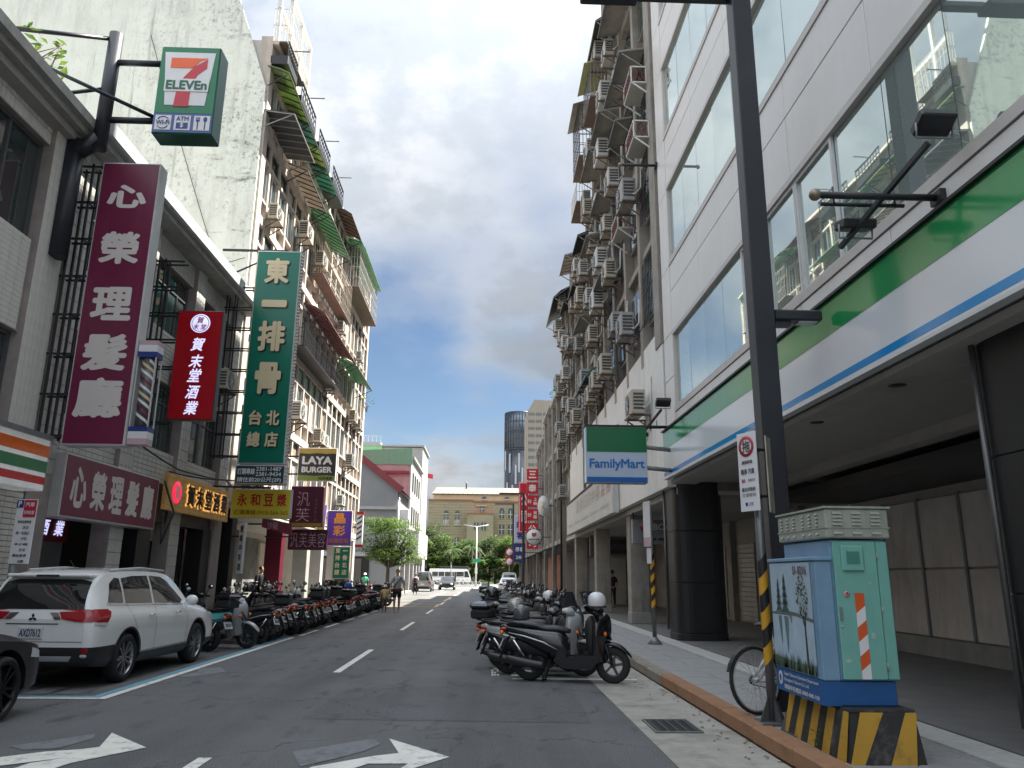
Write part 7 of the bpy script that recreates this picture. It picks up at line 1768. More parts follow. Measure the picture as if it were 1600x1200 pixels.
for i in range(9):
    r = copy_tree(yb0) if i else yb0
    r.location = (-6.4 + i * .62, 114 + .3 * i, 0); r['label'] = 'white shared bicycle, %s in the docked row before the minibus' % ('leftmost' if i == 0 else 'rightmost' if i == 8 else ordn(i) + ' from left')
# ================================================================== plants
def leaf_mat(nm, rgb, var=.3): return sheet_mat(nm, rgb, .4)
M_leafA = leaf_mat('leaf_bright', (.12, .20, .03)); M_leafB = leaf_mat('leaf_mid', (.065, .12, .025)); M_leafC = leaf_mat('leaf_dark', (.035, .07, .02)); M_palm = leaf_mat('palm_leaf', (.075, .13, .03))
def foliage(mb, c, r, n, ls, rnd, flat=.8, shell=.55):
    """n leaf-sized folded faces spread through an ellipsoid clump"""
    for _ in range(n):
        while True:
            p = Vector((rnd.uniform(-1, 1), rnd.uniform(-1, 1), rnd.uniform(-1, 1)))
            if .05 < p.length <= 1: break
        p = p.normalized() * (p.length ** shell)
        q = Vector((c[0] + p.x * r[0], c[1] + p.y * r[1], c[2] + p.z * r[2]))
        a = rnd.uniform(0, 2 * pi); d = Vector((cos(a), sin(a), rnd.uniform(-.5, .35))).normalized(); s = d.cross(Vector((0, 0, 1)))
        s = (s.normalized() + Vector((0, 0, rnd.uniform(-.4, .4)))).normalized(); l = ls * rnd.uniform(.6, 1.3); w = l * .42
        mb.add([q - d * l * .5, q + s * w * .5 - d * l * .05, q + d * l * .5 + Vector((0, 0, -l * .15)), q - s * w * .5 - d * l * .05], [(0, 1, 2, 3)], rnd.choice((0, 0, 1)))
def tree(name, lab, loc, h, cr, trunk_h, clumps, nleaf, ls, seed, mats, group=None, lean=(0, 0)):
    rnd = random.Random(seed); t = thing(name, lab, 'tree', loc, 0, group)
    b = MB(); top = Vector((lean[0], lean[1], trunk_h)); r0 = h * .022 + .03
    b.tube([(0, 0, 0), (lean[0] * .3, lean[1] * .3, trunk_h * .4), top, (lean[0] * 1.2, lean[1] * 1.2, h * .8)], [r0 * 1.25, r0, r0 * .75, r0 * .2], 9)
    tips = []
    for i in range(clumps):
        a = i * 2.4 + rnd.uniform(-.4, .4); k = rnd.uniform(.25, 1); zz = trunk_h + (h - trunk_h) * rnd.uniform(.12, .92); pr = cr * k * (1 - .55 * abs((zz - trunk_h) / (h - trunk_h) - .35))
        e = Vector((lean[0] + pr * cos(a), lean[1] + pr * sin(a), zz)); tips.append(e)
        m_ = top.lerp(e, .5) + Vector((0, 0, -.08 * h * .3)); b.tube([top * .92, m_, e], [r0 * .5, r0 * .3, r0 * .08], 6)
    b.build('trunk', M_bark, t)
    b = MB()
    for e in tips: foliage(b, e, (cr * rnd.uniform(.25, .42), cr * rnd.uniform(.25, .42), cr * rnd.uniform(.16, .28)), nleaf, ls, rnd)
    b.build('crown', mats, t, fix=False)
    return t
tree('street_tree', 'leafy round street tree in front of the grey gabled building', (-7.55, 62, .1), 5.9, 2.5, 2.2, 50, 170, .25, 4, [M_leafA, M_leafB])
# park at the end of the street
rnd = random.Random(9)
park = [(-15.5, 158, 11, 4.2, 0), (-11.5, 163, 12.5, 4.4, 2), (-8.5, 160, 9.5, 3.6, 1), (-4.5, 164, 9, 3.6, 1), (-1.2, 161, 8.5, 3.4, 2), (2.2, 162, 9.6, 3.8, 1), (5.6, 160, 9.5, 3.9, 0), (9.3, 163, 10, 4.0, 1), (13.5, 161, 9, 4.0, 2), (-20, 162, 12, 4.5, 2), (18, 163, 9, 4, 0), (-26, 165, 12, 5, 1)]
for i_ in range(15): park.append((-19.3 + i_ * 2.55 + rnd.uniform(-.5, .5), 157.2 + rnd.uniform(-.6, .6), rnd.uniform(4.6, 6.6), rnd.uniform(2.0, 2.6), (1, 2, 0, 2, 1)[i_ % 5]))
kinds = [('bright green', [M_leafA, M_leafB]), ('mid green', [M_leafB, M_leafA]), ('dark green', [M_leafC, M_leafB])]
for i, (x, y_, h, cr, k) in enumerate(park):
    tree('park_tree', '%s park tree in front of the stone hall, %s from the left' % (kinds[k][0], ordn(sorted(p[0] for p in park).index(x))), (x, y_, 0), h, cr, h * (.35 if h > 7 else .12), 24, 85, .62, 20 + i, kinds[k][1], 'park trees at the end of the street')
def palm(lab, loc, h, seed):
    rnd = random.Random(seed); t = thing('palm_tree', lab, 'tree', loc, 0, 'park palms')
    b = MB(); b.tube([(0, 0, 0), (.1, 0, h * .5), (0, 0, h)], [.2, .16, .13], 8); b.build('trunk', M_bark, t)
    b = MB()
    for i in range(16):
        a = i * 2 * pi / 16 + rnd.uniform(-.15, .15); L = rnd.uniform(2.0, 2.7); up = rnd.uniform(.2, 1.2); P = []
        for k in range(7): u = k / 6; P.append(Vector((cos(a) * L * u, sin(a) * L * u, h + up * u * 1.5 - 1.9 * u * u)))
        sd_ = Vector((-sin(a), cos(a), 0))
        for k in range(6):
            for s in (-1, 1):
                for v in (.25, .75):
                    p = P[k].lerp(P[k + 1], v); q = p + sd_ * s * .55 * (1 - .5 * k / 6) + Vector((0, 0, -.28)) + (P[k + 1] - P[k]) * .5
                    b.add([p, p + (P[k + 1] - P[k]) * .3, q], [(0, 1, 2)])
    b.build('crown', M_palm, t, fix=False)
palm('palm tree left of the dark park trees', (-12.9, 156, 0), 9.0, 3); palm('shorter palm tree above the minibus', (-6.6, 157, 0), 6.5, 5); palm('thin palm tree in the middle before the stone hall', (-2.6, 157, 0), 7.0, 8)
b = MB(); rnd = random.Random(2)
for i in range(26): foliage(b, (-16 + i * 1.6, 155, .7), (1.1, .6, .65), 80, .32, rnd)
o = b.build('park_hedge', [M_leafC, M_leafB], fix=False); tag(o, None, None, None, 'stuff')
struct('park_lawn', MB().quad((-60, 152.2, .05), (60, 152.2, .05), (60, 189, .05), (-60, 189, .05)), mat('lawn', (.06, .11, .03), .9, var=.3))
# potted plants by the left shop and weeds
def potted(lab, loc, s, seed, m=M_leafC):
    rnd = random.Random(seed); t = thing('potted_plant', lab, 'plant', loc)
    b = MB(); b.lathe([(.12 * s, 0), (.17 * s, .3 * s), (.185 * s, .3 * s), (.185 * s, .34 * s), (.15 * s, .34 * s), (.14 * s, .29 * s), (.001, .29 * s)], n=14); b.build('pot', mat('pot_dark', (.06, .05, .045), .7), t)
    b = MB()
    for i in range(40):
        a = rnd.uniform(0, 2 * pi); L = s * rnd.uniform(.4, .85); up = rnd.uniform(.3, 1.2); d = Vector((cos(a), sin(a), 0)); sd_ = Vector((-sin(a), cos(a), 0)); base = Vector((0, 0, .32 * s))
        P = [base + d * L * u + Vector((0, 0, s * (up * u - .9 * u * u))) for u in (0, .25, .5, .75, 1)]
        for k in range(4): w0, w1 = [.05 * s * x for x in (.4, 1, 1, .6, .05)][k:k + 2]; b.add([P[k] - sd_ * w0, P[k] + sd_ * w0, P[k + 1] + sd_ * w1, P[k + 1] - sd_ * w1], [(0, 1, 2, 3)])
    b.build('leaves', m, t, fix=False)
potted('dark leafy potted plant beside the front of the white car', (-7.35, 17.6, .14), 1.25, 4); potted('second potted plant behind the turquoise scooter', (-7.35, 18.7, .14), 1.0, 6); potted('small potted shrub behind the white car bonnet', (-7.4, 16.8, .14), .9, 8)
def weed(lab, loc, s, seed, n=60, m=M_leafA, name='weed'):
    rnd = random.Random(seed); t = thing(name, lab, 'plant', loc); b = MB()
    for i in range(5): b.tube([(0, 0, 0), (rnd.uniform(-.3, .3) * s, rnd.uniform(-.2, .2) * s, .5 * s), (rnd.uniform(-.6, .6) * s, rnd.uniform(-.3, .3) * s, rnd.uniform(.7, 1.1) * s)], [.02 * s, .015 * s, .006 * s], 5)
    b.build('stem', M_bark, t); b = MB()
    foliage(b, (0, 0, .75 * s), (.5 * s, .35 * s, .5 * s), n, .2 * s, rnd); b.build('leaves', [m, M_leafB], t, fix=False)
weed('small tree seedling growing from the roof edge at top left', (-8.1, 12.0, 9.5), 1.15, 3, 70, name='roof_seedling')
weed('small green weed growing at the foot of the striped cabinet base', (2.86, 6.95, .14), .16, 5, 70)
weed('green plant growing on the roof edge far right', (XF + .3, 50.5, 12.7), 1.1, 7, 120, M_leafA, 'roof_plant')
weed('green plant on a far top balcony of the left apartments', (XL + .45, 44.8, 10.9), .9, 9, 60, M_leafB, 'balcony_plant')

# ================================================================== people
M_skin = mat('skin', (.34, .20, .13), .6, var=.08); M_hair = mat('hair', (.012, .010, .009), .5)
def skin_mesh(name, pts, edges, radii, m, parent, levels=1, root=0):
    me = bpy.data.meshes.new(name); me.from_pydata(pts, edges, []); me.materials.append(m)
    o = bpy.data.objects.new(name, me); COL.objects.link(o)
    md = o.modifiers.new('skin', 'SKIN'); md.use_smooth_shade = True
    for i, r in enumerate(radii):
        v = me.skin_vertices[0].data[i]; v.radius = (r, r) if not isinstance(r, tuple) else r; v.use_root = i == root
    sb = o.modifiers.new('sub', 'SUBSURF'); sb.levels = sb.render_levels = levels
    bpy.context.view_layer.update()
    me2 = bpy.data.meshes.new_from_object(o.evaluated_get(bpy.context.evaluated_depsgraph_get()))
    bpy.data.objects.remove(o); me2.materials.clear(); me2.materials.append(m)
    for p in me2.polygons: p.use_smooth = True
    return link(name, me2, parent)
def person(label, loc, rz, h=1.75, shirt=None, legs=None, shorts=False, stride=.12, armL=(.08, .02), armR=(.08, .02), hair=M_hair, hat=None, bag=None, shoe=None, sleeve_long=False, stripe=None):
    """faces local -Y; one skinned body with clothing as children"""
    k = h / 1.75; t = thing('person', label, 'person', loc, rz)
    J = {}; pts = []; rad = []; edges = []
    def j(nm, p, r, pa=None):
        J[nm] = len(pts); pts.append(tuple(c * k for c in p)); rad.append(r * k if not isinstance(r, tuple) else (r[0] * k, r[1] * k))
        if pa: edges.append((J[pa], J[nm]))
    sh = .42
    j('pelvis', (0, 0, .93), (.145, .10)); j('waist', (0, 0, 1.08), (.135, .095), 'pelvis'); j('chest', (0, .01, 1.28), (.165, .105), 'waist'); j('neckbase', (0, .0, 1.44), (.075, .06), 'chest'); j('neck', (0, -.01, 1.50), .048, 'neckbase')
    j('jaw', (0, -.035, 1.56), (.055, .062), 'neck'); j('head', (0, -.015, 1.645), (.076, .092), 'jaw'); j('crown', (0, 0, 1.715), (.055, .068), 'head')
    for s, nm, st, ar in ((-1, 'L', stride, armL), (1, 'R', -stride, armR)):
        j('hip' + nm, (s * .095, 0, .88), .092, 'pelvis'); j('knee' + nm, (s * .10, -st * .55 - .02, .49), .058, 'hip' + nm); j('calf' + nm, (s * .10, -st * .6 + .02 + .03, .33), .054, 'knee' + nm); j('ankle' + nm, (s * .10, -st + .04, .085), .036, 'calf' + nm)
        j('heel' + nm, (s * .10, -st + .06, .04), .038, 'ankle' + nm); j('toe' + nm, (s * .115, -st - .13, .03), (.042, .026), 'heel' + nm)
        j('shoulder' + nm, (s * .18, .01, 1.40), .062, 'neckbase'); j('elbow' + nm, (s * (.22 + ar[1]), .03 - ar[0] * .3, 1.12), .040, 'shoulder' + nm); j('wrist' + nm, (s * (.23 + ar[1] * 1.2), -.03 - ar[0], .88), .026, 'elbow' + nm)
        j('palm' + nm, (s * (.232 + ar[1] * 1.25), -.045 - ar[0], .82), (.036, .02), 'wrist' + nm)
        for fi, (dy, ln) in enumerate(((-.028, .07), (-.009, .082), (.010, .076), (.028, .06))):
            j('f%d%s' % (fi, nm), (s * (.236 + ar[1] * 1.3), -.045 - ar[0] + dy, .82 - .035), .0095, 'palm' + nm); j('g%d%s' % (fi, nm), (s * (.226 + ar[1] * 1.3), -.05 - ar[0] + dy, .82 - ln), .0080, 'f%d%s' % (fi, nm))
        j('thumb' + nm, (s * (.222 + ar[1] * 1.25), -.085 - ar[0], .80), .010, 'palm' + nm)
    skin_mesh('body', pts, edges, rad, M_skin, t)
    def cloth(nm, names, m, gr, trim=None):
        P, Rr, E, idx = [], [], [], {}
        for a in names:
            if isinstance(a, tuple):
                a_, b_, u = a; p = [pts[J[a_]][i] * (1 - u) + pts[J[b_]][i] * u for i in range(3)]; ra, rb_ = rad[J[a_]], rad[J[b_]]
                ra = ra[0] if isinstance(ra, tuple) else ra; rb_ = rb_[0] if isinstance(rb_, tuple) else rb_; r = ra * (1 - u) + rb_ * u; idx[(a_, b_)] = len(P)
            else: p = pts[J[a]]; r = rad[J[a]]; idx[a] = len(P)
            P.append(p); Rr.append((r[0] + gr * k, r[1] + gr * k) if isinstance(r, tuple) else r + gr * k)
        keys = list(idx)
        for a in keys:
            if isinstance(a, tuple): E.append((idx[a[0]], idx[a]))
        for (u, v) in edges:
            nu = [n for n in J if J[n] == u][0]; nv = [n for n in J if J[n] == v][0]
            if nu in idx and nv in idx: E.append((idx[nu], idx[nv]))
        return skin_mesh(nm, P, E, Rr, m, t)
    arms = ['shoulderL', 'shoulderR'] + ([('shoulderL', 'elbowL', .8), ('shoulderR', 'elbowR', .8)] if not sleeve_long else ['elbowL', 'elbowR', ('elbowL', 'wristL', .9), ('elbowR', 'wristR', .9)])
    cloth('shirt', ['pelvis', 'waist', 'chest', 'neckbase'] + arms, shirt, .022)
    if stripe:
        for i in range(5):
            b = MB(); z = (1.0 + i * .085) * k
            b.lathe([(.995, z - .016), (1.0, z + .016)], (0, 0, 0), 'Z', 24); w_, d_ = (.172 + .012 * i) * k, (.130 + .004 * i) * k; b.v = [(x * w_, y * d_, zz) for x, y, zz in b.v]; b.build('stripe', stripe, t)
    lg = ['pelvis', 'hipL', 'hipR'] + ([('hipL', 'kneeL', .85), ('hipR', 'kneeR', .85)] if shorts else ['kneeL', 'kneeR', 'calfL', 'calfR', ('calfL', 'ankleL', .9), ('calfR', 'ankleR', .9)])
    cloth('shorts' if shorts else 'trousers', lg, legs, .026 if shorts else .016)
    for s, nm in ((-1, 'L'), (1, 'R')):
        c_ = pts[J['heel' + nm]]; e_ = pts[J['toe' + nm]]
        b = MB(); rings = []
        for u, w, hh in ((-.25, .03, .05), (0, .045, .07), (.5, .05, .06), (1, .048, .045), (1.25, .02, .02)):
            x_, y_ = c_[0] + (e_[0] - c_[0]) * u, c_[1] + (e_[1] - c_[1]) * u
            rings.append([(x_ + w * k * cos(2 * pi * q / 10), y_, max(.002, hh * .5 * k + hh * .6 * k * sin(2 * pi * q / 10))) for q in range(10)])
        b.loft(rings); b.build('shoe', shoe or M_plast, t)
    hz = 1.655 * k
    b = MB(); b.ball((0, .012 * k, 1.675 * k), .10 * k, 14, sx=.86, sy=1.0, sz=.86); b.v = [v for v in b.v]; 
    keep = []
    for f in b.f:
        c = sum((Vector(b.v[i]) for i in f), Vector()) / len(f)
        if not (c.y < -.055 * k and c.z < 1.70 * k) and c.z > 1.59 * k: keep.append(f)
    b.m = b.m[:len(keep)]; b.sm = b.sm[:len(keep)]; b.f = keep; b.build('hair', hair, t, fix=False)
    for s in (-1, 1):
        b = MB(); b.ball((s * .082 * k, -.0 * k, 1.635 * k), .03 * k, 8, sx=.4, sy=.7); b.build('ear', M_skin, t)
        b = MB(); b.ball((s * .033 * k, -.098 * k, 1.645 * k), .013 * k, 8, sz=.6); b.build('eye', M_hair, t)
    b = MB(); b.loft([[(-.016 * k, -.10 * k, 1.60 * k), (.016 * k, -.10 * k, 1.60 * k), (0, -.128 * k, 1.605 * k)], [(-.007 * k, -.098 * k, 1.65 * k), (.007 * k, -.098 * k, 1.65 * k), (0, -.103 * k, 1.65 * k)]]); b.build('nose', M_skin, t)
    b = MB(); b.ball((0, -.092 * k, 1.575 * k), .024 * k, 8, sy=.35, sz=.28); b.build('mouth', mat('lips', (.25, .09, .075), .6), t)
    if hat:
        b = MB(); b.lathe([(.155 * k, 1.66 * k), (.105 * k, 1.69 * k), (.10 * k, 1.74 * k), (.07 * k, 1.785 * k), (.001, 1.80 * k)], (0, .0, 0), n=18); b.build('hat', hat, t)
    if bag == 'cross':
        b = MB(); b.tube([(.14 * k, -.10 * k, 1.43 * k), (.02 * k, -.145 * k, 1.25 * k), (-.15 * k, -.10 * k, 1.02 * k)], .018 * k, 6); b.tube([(.14 * k, -.10 * k, 1.43 * k), (.12 * k, .08 * k, 1.45 * k), (-.10 * k, .13 * k, 1.15 * k), (-.18 * k, .03 * k, 1.0 * k)], .018 * k, 6); b.build('bag_strap', M_plast, t)
    if bag == 'back':
        b = MB(); b.bbox(-.15 * k, .15 * k, .12 * k, .27 * k, 1.02 * k, 1.42 * k, .04 * k); b.build('backpack', mat('pack_dark', (.03, .03, .04), .7), t)
    return t
def cl(nm, rgb): return mat('cloth_' + nm, rgb, .9, var=.15, scale=6, bump=.2, bscale=40)
person('person in grey t-shirt and dark shorts with crossbody strap walking on the road', (-3.75, 34.4, 0.0), R(8), 1.80, cl('grey', (.36, .36, .37)), cl('black', (.012, .012, .016)), True, .13, (.06, .05), (.04, .06), bag='cross', shoe=cl('shoe', (.3, .25, .25)))
person('child in yellow shirt and white cap beside the person in grey', (-4.32, 34.8, 0.0), R(5), 1.12, cl('yellow', (.55, .45, .18)), cl('olive', (.12, .10, .07)), False, .08, (.06, .04), (.05, .03), hat=cl('cap_white', (.6, .6, .58)))
person('person in striped shirt and black trousers walking away with backpack', (-5.75, 66.4, 0.0), R(175), 1.68, cl('stripe_white', (.6, .55, .58)), cl('black', (.012, .012, .016)), False, .14, (.05, .04), (.10, .05), bag='back', stripe=cl('stripe_red', (.35, .05, .12)))
person('person in green shirt, grey shorts and white hat seen from behind', (-8.7, 58.0, 0.0), R(190), 1.66, cl('green', (.05, .42, .24)), cl('greyshort', (.22, .25, .25)), True, .05, (.15, .05), (.10, .05), hat=cl('cap_white', (.6, .6, .58)))
person('person in black standing in the left arcade by the ladder', (-8.1, 29.0, .14), R(60), 1.68, cl('black', (.012, .012, .016)), cl('black', (.012, .012, .016)), True, .03)
person('person in black helmet and clothes standing in the right arcade', (6.15, 38.0, .144), R(-20), 1.70, cl('black', (.012, .012, .016)), cl('black', (.012, .012, .016)), False, .03, hat=H_b)

# ================================================================== street furniture
# tall black lamp post
lp = thing('street_lamp', 'tall black square lamp post with arm over the road and small lantern over the pavement', 'street lamp', (3.40, 9.0, .14))
b = MB(); b.bbox(3.27, 3.53, 8.87, 9.13, .14, 9.45, .012); b.build('post', M_navy, lp, world=True)
b = MB(); b.bbox(3.22, 3.58, 8.82, 9.18, .14, .5, .02); b.build('base', M_navy, lp, world=True)
b = MB(); b.bbox(2.0, 3.268, 8.93, 9.07, 9.36, 9.45, .012); b.build('arm', M_navy, lp, world=True)
b = MB(); b.bbox(1.2, 2.0, 8.85, 9.15, 9.35, 9.45, .02); b.build('lamp_head', M_navy, lp, world=True)
b = MB(); b.bbox(3.532, 4.14, 8.90, 9.10, 4.66, 4.80, .02); b.box(3.532, 3.75, 8.94, 9.06, 4.60, 4.659); b.build('side_lantern', M_navy, lp, world=True)
b = MB(); b.box(3.85, 4.08, 8.93, 9.07, 4.645, 4.659); b.build('lens', mat('lantern_lens', (.45, .46, .48), .3), lp, world=True)
b = MB(); b.box(3.30, 3.50, 8.860, 8.869, .75, 1.15); b.build('service_hatch', M_black, lp, world=True)
for k, (x, y_, h, ax) in enumerate(((2.93, 60.0, 7.85, 1.0), (3.0, 84.0, 9.2, 1.1))):
    t = thing('street_lamp', ['black lamp post with arm over the road beside the red signs', 'farther black lamp post with short arm near the crossing'][k], 'street lamp', (x, y_, .13))
    b = MB(); b.box(x - .09, x + .09, y_ - .09, y_ + .09, .13, h); b.build('post', M_navy, t, world=True)
    b = MB(); b.box(x - ax - .9, x - .091, y_ - .06, y_ + .06, h - .12, h); b.build('arm', M_navy, t, world=True)
    b = MB(); b.box(x - .16, x + .16, y_ - .16, y_ + .16, .13, .7); b.build('base', M_navy, t, world=True)
t = thing('white_traffic_pole', 'slim white pole with double arm and green street name plate at the crossing', 'pole', (-1.3, 122, 0))
b = MB(); b.tube([(-1.3, 122, 0), (-1.3, 122, 9.0)], [.13, .08], 8); b.build('pole', M_white, t, world=True)
b = MB(); b.tube([(-3.4, 122, 9.3), (-1.3, 122, 9.0), (.5, 122, 9.3)], .06, 6); b.build('arm', M_white, t, world=True)
b = MB(); b.box(-1.9, -.6, 121.8, 121.9, 3.6, 4.1); b.build('name_plate', mat('plate_green', (.02, .25, .13), .5), t, world=True)
b = MB(); b.box(-1.5, -1.1, 121.75, 121.86, 1.9, 2.8); b.build('control_box', M_white, t, world=True)
t = thing('prohibition_sign_pole', 'grey pole with two round red prohibition signs at far right', 'road sign', (2.45, 78, 0))
b = MB(); b.tube([(2.45, 78, 0), (2.45, 78, 4.3)], .05, 8); b.build('pole', M_grey, t, world=True)
for z in (3.85, 2.95):
    b = MB(); b.lathe([(.001, 0), (.42, 0), (.42, .03), (.001, .03)], (2.45, 77.9, z), 'Y', 24); o = b.build('disc', sm('ban_red', (.4, .02, .03)), t, world=True)
    b = MB(); b.lathe([(.001, 0), (.29, 0), (.29, .01), (.001, .01)], (2.45, 77.885, z), 'Y', 24); b.build('field', S_wht, t, world=True)
    b = MB(); b.bar((2.25, 77.875, z + .2), (2.65, 77.875, z - .2), .09, .01); b.build('slash', MATS['sign_ban_red'], t, world=True)
t = thing('crossing_post', 'thin grey post standing before the minibus', 'post', (-4.6, 108.5, 0)); b = MB(); b.tube([(-4.6, 108.5, 0), (-4.6, 108.5, 3.4)], .05, 8); b.build('pole', M_grey, t, world=True); b = MB(); b.box(-4.7, -4.5, 108.42, 108.48, 3.0, 3.4); b.build('plate', M_grey, t, world=True)
t = thing('bus_shelter', 'low dark roofed shelter behind the minibus', 'bus shelter', (-6, 150, 0)); b = MB(); b.box(-8.5, -3.0, 149, 151, 3.05, 3.3); b.build('roof', mat('shelter_dark', (.05, .06, .055), .6), t, world=True)
for x in (-8.3, -3.2): b = MB(); b.box(x - .08, x + .08, 149.9, 150.1, 0, 3.05); b.build('post', M_black, t, world=True)

def striped_post(t, x, y, z0, z1, zs0, zs1, r=.045, n=8):
    b = MB(); b.tube([(x, y, z0), (x, y, z1)], r, 14); b.build('pole', mat('galvanised', (.16, .165, .17), .4, .5, var=.2, scale=6), t, world=True)
    h = (zs1 - zs0) / n
    for i in range(n):
        b = MB(); b.tube([(x, y, zs0 + i * h), (x, y, zs0 + (i + 1) * h)], r + .003, 14, caps=False)
        b.v = [(vx, vy, vz + (vx - x) * 1.2) for vx, vy, vz in b.v]
        b.build('stripe_band', mat('hazard_yellow', (.62, .32, .02), .5, dirt=.2) if i % 2 == 0 else M_plast, t, world=True)
# tow-away sign post next to the cabinet
px, py = 2.90, 8.15
t = thing('no_parking_post', 'tall grey post carrying a white board with red round tow sign, striped below', 'road sign', (px, py, .14))
striped_post(t, px, py, .14, 3.13, .75, 1.78, n=6)
b = MB()
for a in range(4): b.prism([(.045, .0), (.045, .22), (.15, .0)], lambda u, v, d, a=a: (px + u * cos(a * pi / 2 + .3) - d * sin(a * pi / 2 + .3), py + u * sin(a * pi / 2 + .3) + d * cos(a * pi / 2 + .3), .175 + v), -.006, .006)
b.bbox(px - .15, px + .15, py - .15, py + .15, .145, .175, .006); b.build('foot_plate', mat('foot_grey', (.12, .125, .125), .5, .3), t, world=True)
bd = Matrix.Translation((px - .10, py - .05, 2.66)) @ Matrix.Rotation(R(-66), 4, 'Z')
def sheet(mb, w, h): mb.bbox(-w / 2, w / 2, -.008, .008, -h / 2, h / 2, .003)
b = MB(); sheet(b, .28, .84); b.xf(bd); b.build('board', S_wht, t, world=True)
def on_board(fn, nm, m):
    b = MB(); fn(b); b.xf(bd); b.build(nm, m, t, world=True, fix=False)
S_tred = sm('tow_red', (.42, .03, .045)); S_txt = sm('sign_grey_text', (.08, .08, .085))
on_board(lambda b: b.lathe([(.082, -.014), (.112, -.014), (.112, -.009), (.082, -.009)], (0, 0, .27), 'Y', 28), 'red_ring', S_tred)
on_board(lambda b: text_into(b, '拖', (0, -.008, .27), XP, ZP, .12, .13, .004, .02), 'tow_character', S_txt)
on_board(lambda b: text_into(b, '違規停車', (0, -.008, .10), XP, ZP, .16, .04, .004, .02), 'lettering', S_txt)
on_board(lambda b: text_into(b, '機車 汽車', (0, -.008, .0), XP, ZP, .20, .06, .004, .02), 'lettering', S_txt)
on_board(lambda b: text_into(b, '拖吊', (-.07, -.008, -.095), XP, ZP, .05, .04, .004, .02), 'lettering', S_tred); on_board(lambda b: text_into(b, '0800', (.05, -.008, -.095), XP, ZP, .1, .03, .004, .0), 'lettering', S_txt)
on_board(lambda b: text_into(b, '臺北市政府', (0, -.008, -.19), XP, ZP, .20, .045, .004, .02), 'lettering', S_txt); on_board(lambda b: text_into(b, '交通管制', (0, -.008, -.25), XP, ZP, .20, .04, .004, .0), 'lettering', S_txt)
on_board(lambda b: text_into(b, '■ 2市', (0, -.008, -.345), XP, ZP, .12, .045, .004, .0), 'lettering', S_navy)
bd2 = Matrix.Translation((px + .155, py + .02, 2.64)) @ Matrix.Rotation(R(58), 4, 'Z'); b = MB(); sheet(b, .22, .82); b.xf(bd2); b.build('bare_board', mat('old_aluminium', (.45, .42, .36), .5, .2, var=.3, scale=5, dirt=.4, dcol=(.3, .26, .2)), t, world=True)
for z in (2.40, 2.90): b = MB(); b.tube([(px - .08, py - .03, z), (px, py - .055, z), (px + .10, py - .02, z)], .016, 6); b.lathe([(.05, z - .02), (.05, z + .02)], (px, py, 0), n=14); b.build('clamp', M_black, t, world=True)
# second post
px2, py2 = 3.72, 17.4
t = thing('small_sign_post', 'slim grey sign post with narrow side board and yellow stripes beside the column', 'road sign', (px2, py2, .14))
striped_post(t, px2, py2, .14, 3.15, .95, 2.05, n=8)
b = MB(); b.lathe([(.17, .145), (.05, .30), (.001, .30)], (px2, py2, 0), n=16, caps=True); b.build('base', M_grey, t, world=True)
b = MB(); b.box(-.16, .16, -.008, .008, -.5, .5); b.xf(Matrix.Translation((px2 - .10, py2 - .03, 2.72)) @ Matrix.Rotation(R(-75), 4, 'Z')); b.build('board', S_wht, t, world=True)
b = MB(); b.box(-.15, .15, -.012, -.0085, -.49, -.30); b.xf(Matrix.Translation((px2 - .10, py2 - .03, 2.72)) @ Matrix.Rotation(R(-75), 4, 'Z')); b.build('red_label', S_pink, t, world=True)
b = MB(); b.box(-.10, .10, -.008, .008, -.17, .17); b.xf(Matrix.Translation((px2 - .07, py2 - .03, 2.02)) @ Matrix.Rotation(R(-75), 4, 'Z')); b.build('small_board', S_wht, t, world=True)
# left parking sign post
x3, y3 = -5.36, 9.3
t = thing('parking_sign_post', 'white parking notice board with blue P on a grey post behind the cars', 'road sign', (-7.3, 12.4, .14))
x3, y3 = -6.97, 12.05
b = MB(); b.tube([(x3 - .10, y3 + .05, .14), (x3 - .10, y3 + .05, 2.55)], .06, 12); b.build('pole', M_grey, t, world=True)
BW3, BT, BB = .30, 2.62, 1.66
b = MB(); b.bbox(x3 - .15, x3 + .15, y3 - .02, y3, BB, BT, .004); b.build('board', S_wht, t, world=True)
yb3 = y3 - .026
b = MB(); b.box(x3 - .15, x3 - .05, yb3, yb3 + .005, BT - .13, BT - .01); b.build('blue_panel', S_navy, t, world=True); wr(t, 'P', x3 - .10, BT - .07, .05, .09, yb3 + .008, S_wht, .03)
b = MB(); b.box(x3 - .04, x3 + .145, yb3, yb3 + .005, BT - .27, BT - .01); b.build('red_panel', sm('notice_red', (.5, .02, .05)), t, world=True)
wr(t, '汽車', x3 + .05, BT - .08, .14, .07, yb3 + .008, S_wht, .03); wr(t, '計時收費', x3 + .05, BT - .20, .15, .06, yb3 + .008, S_wht, .02)
for i, s in enumerate(('停車收費時間', '30', '週一至週五', '元', '半小時', '20 40', '備註事項', '台北市停管處')): wr(t, s, x3 + (.0 if i % 2 == 0 else .03), BT - .34 - i * .083, .20 if i % 2 == 0 else .09, .045, yb3 + .014, S_txt, .02)

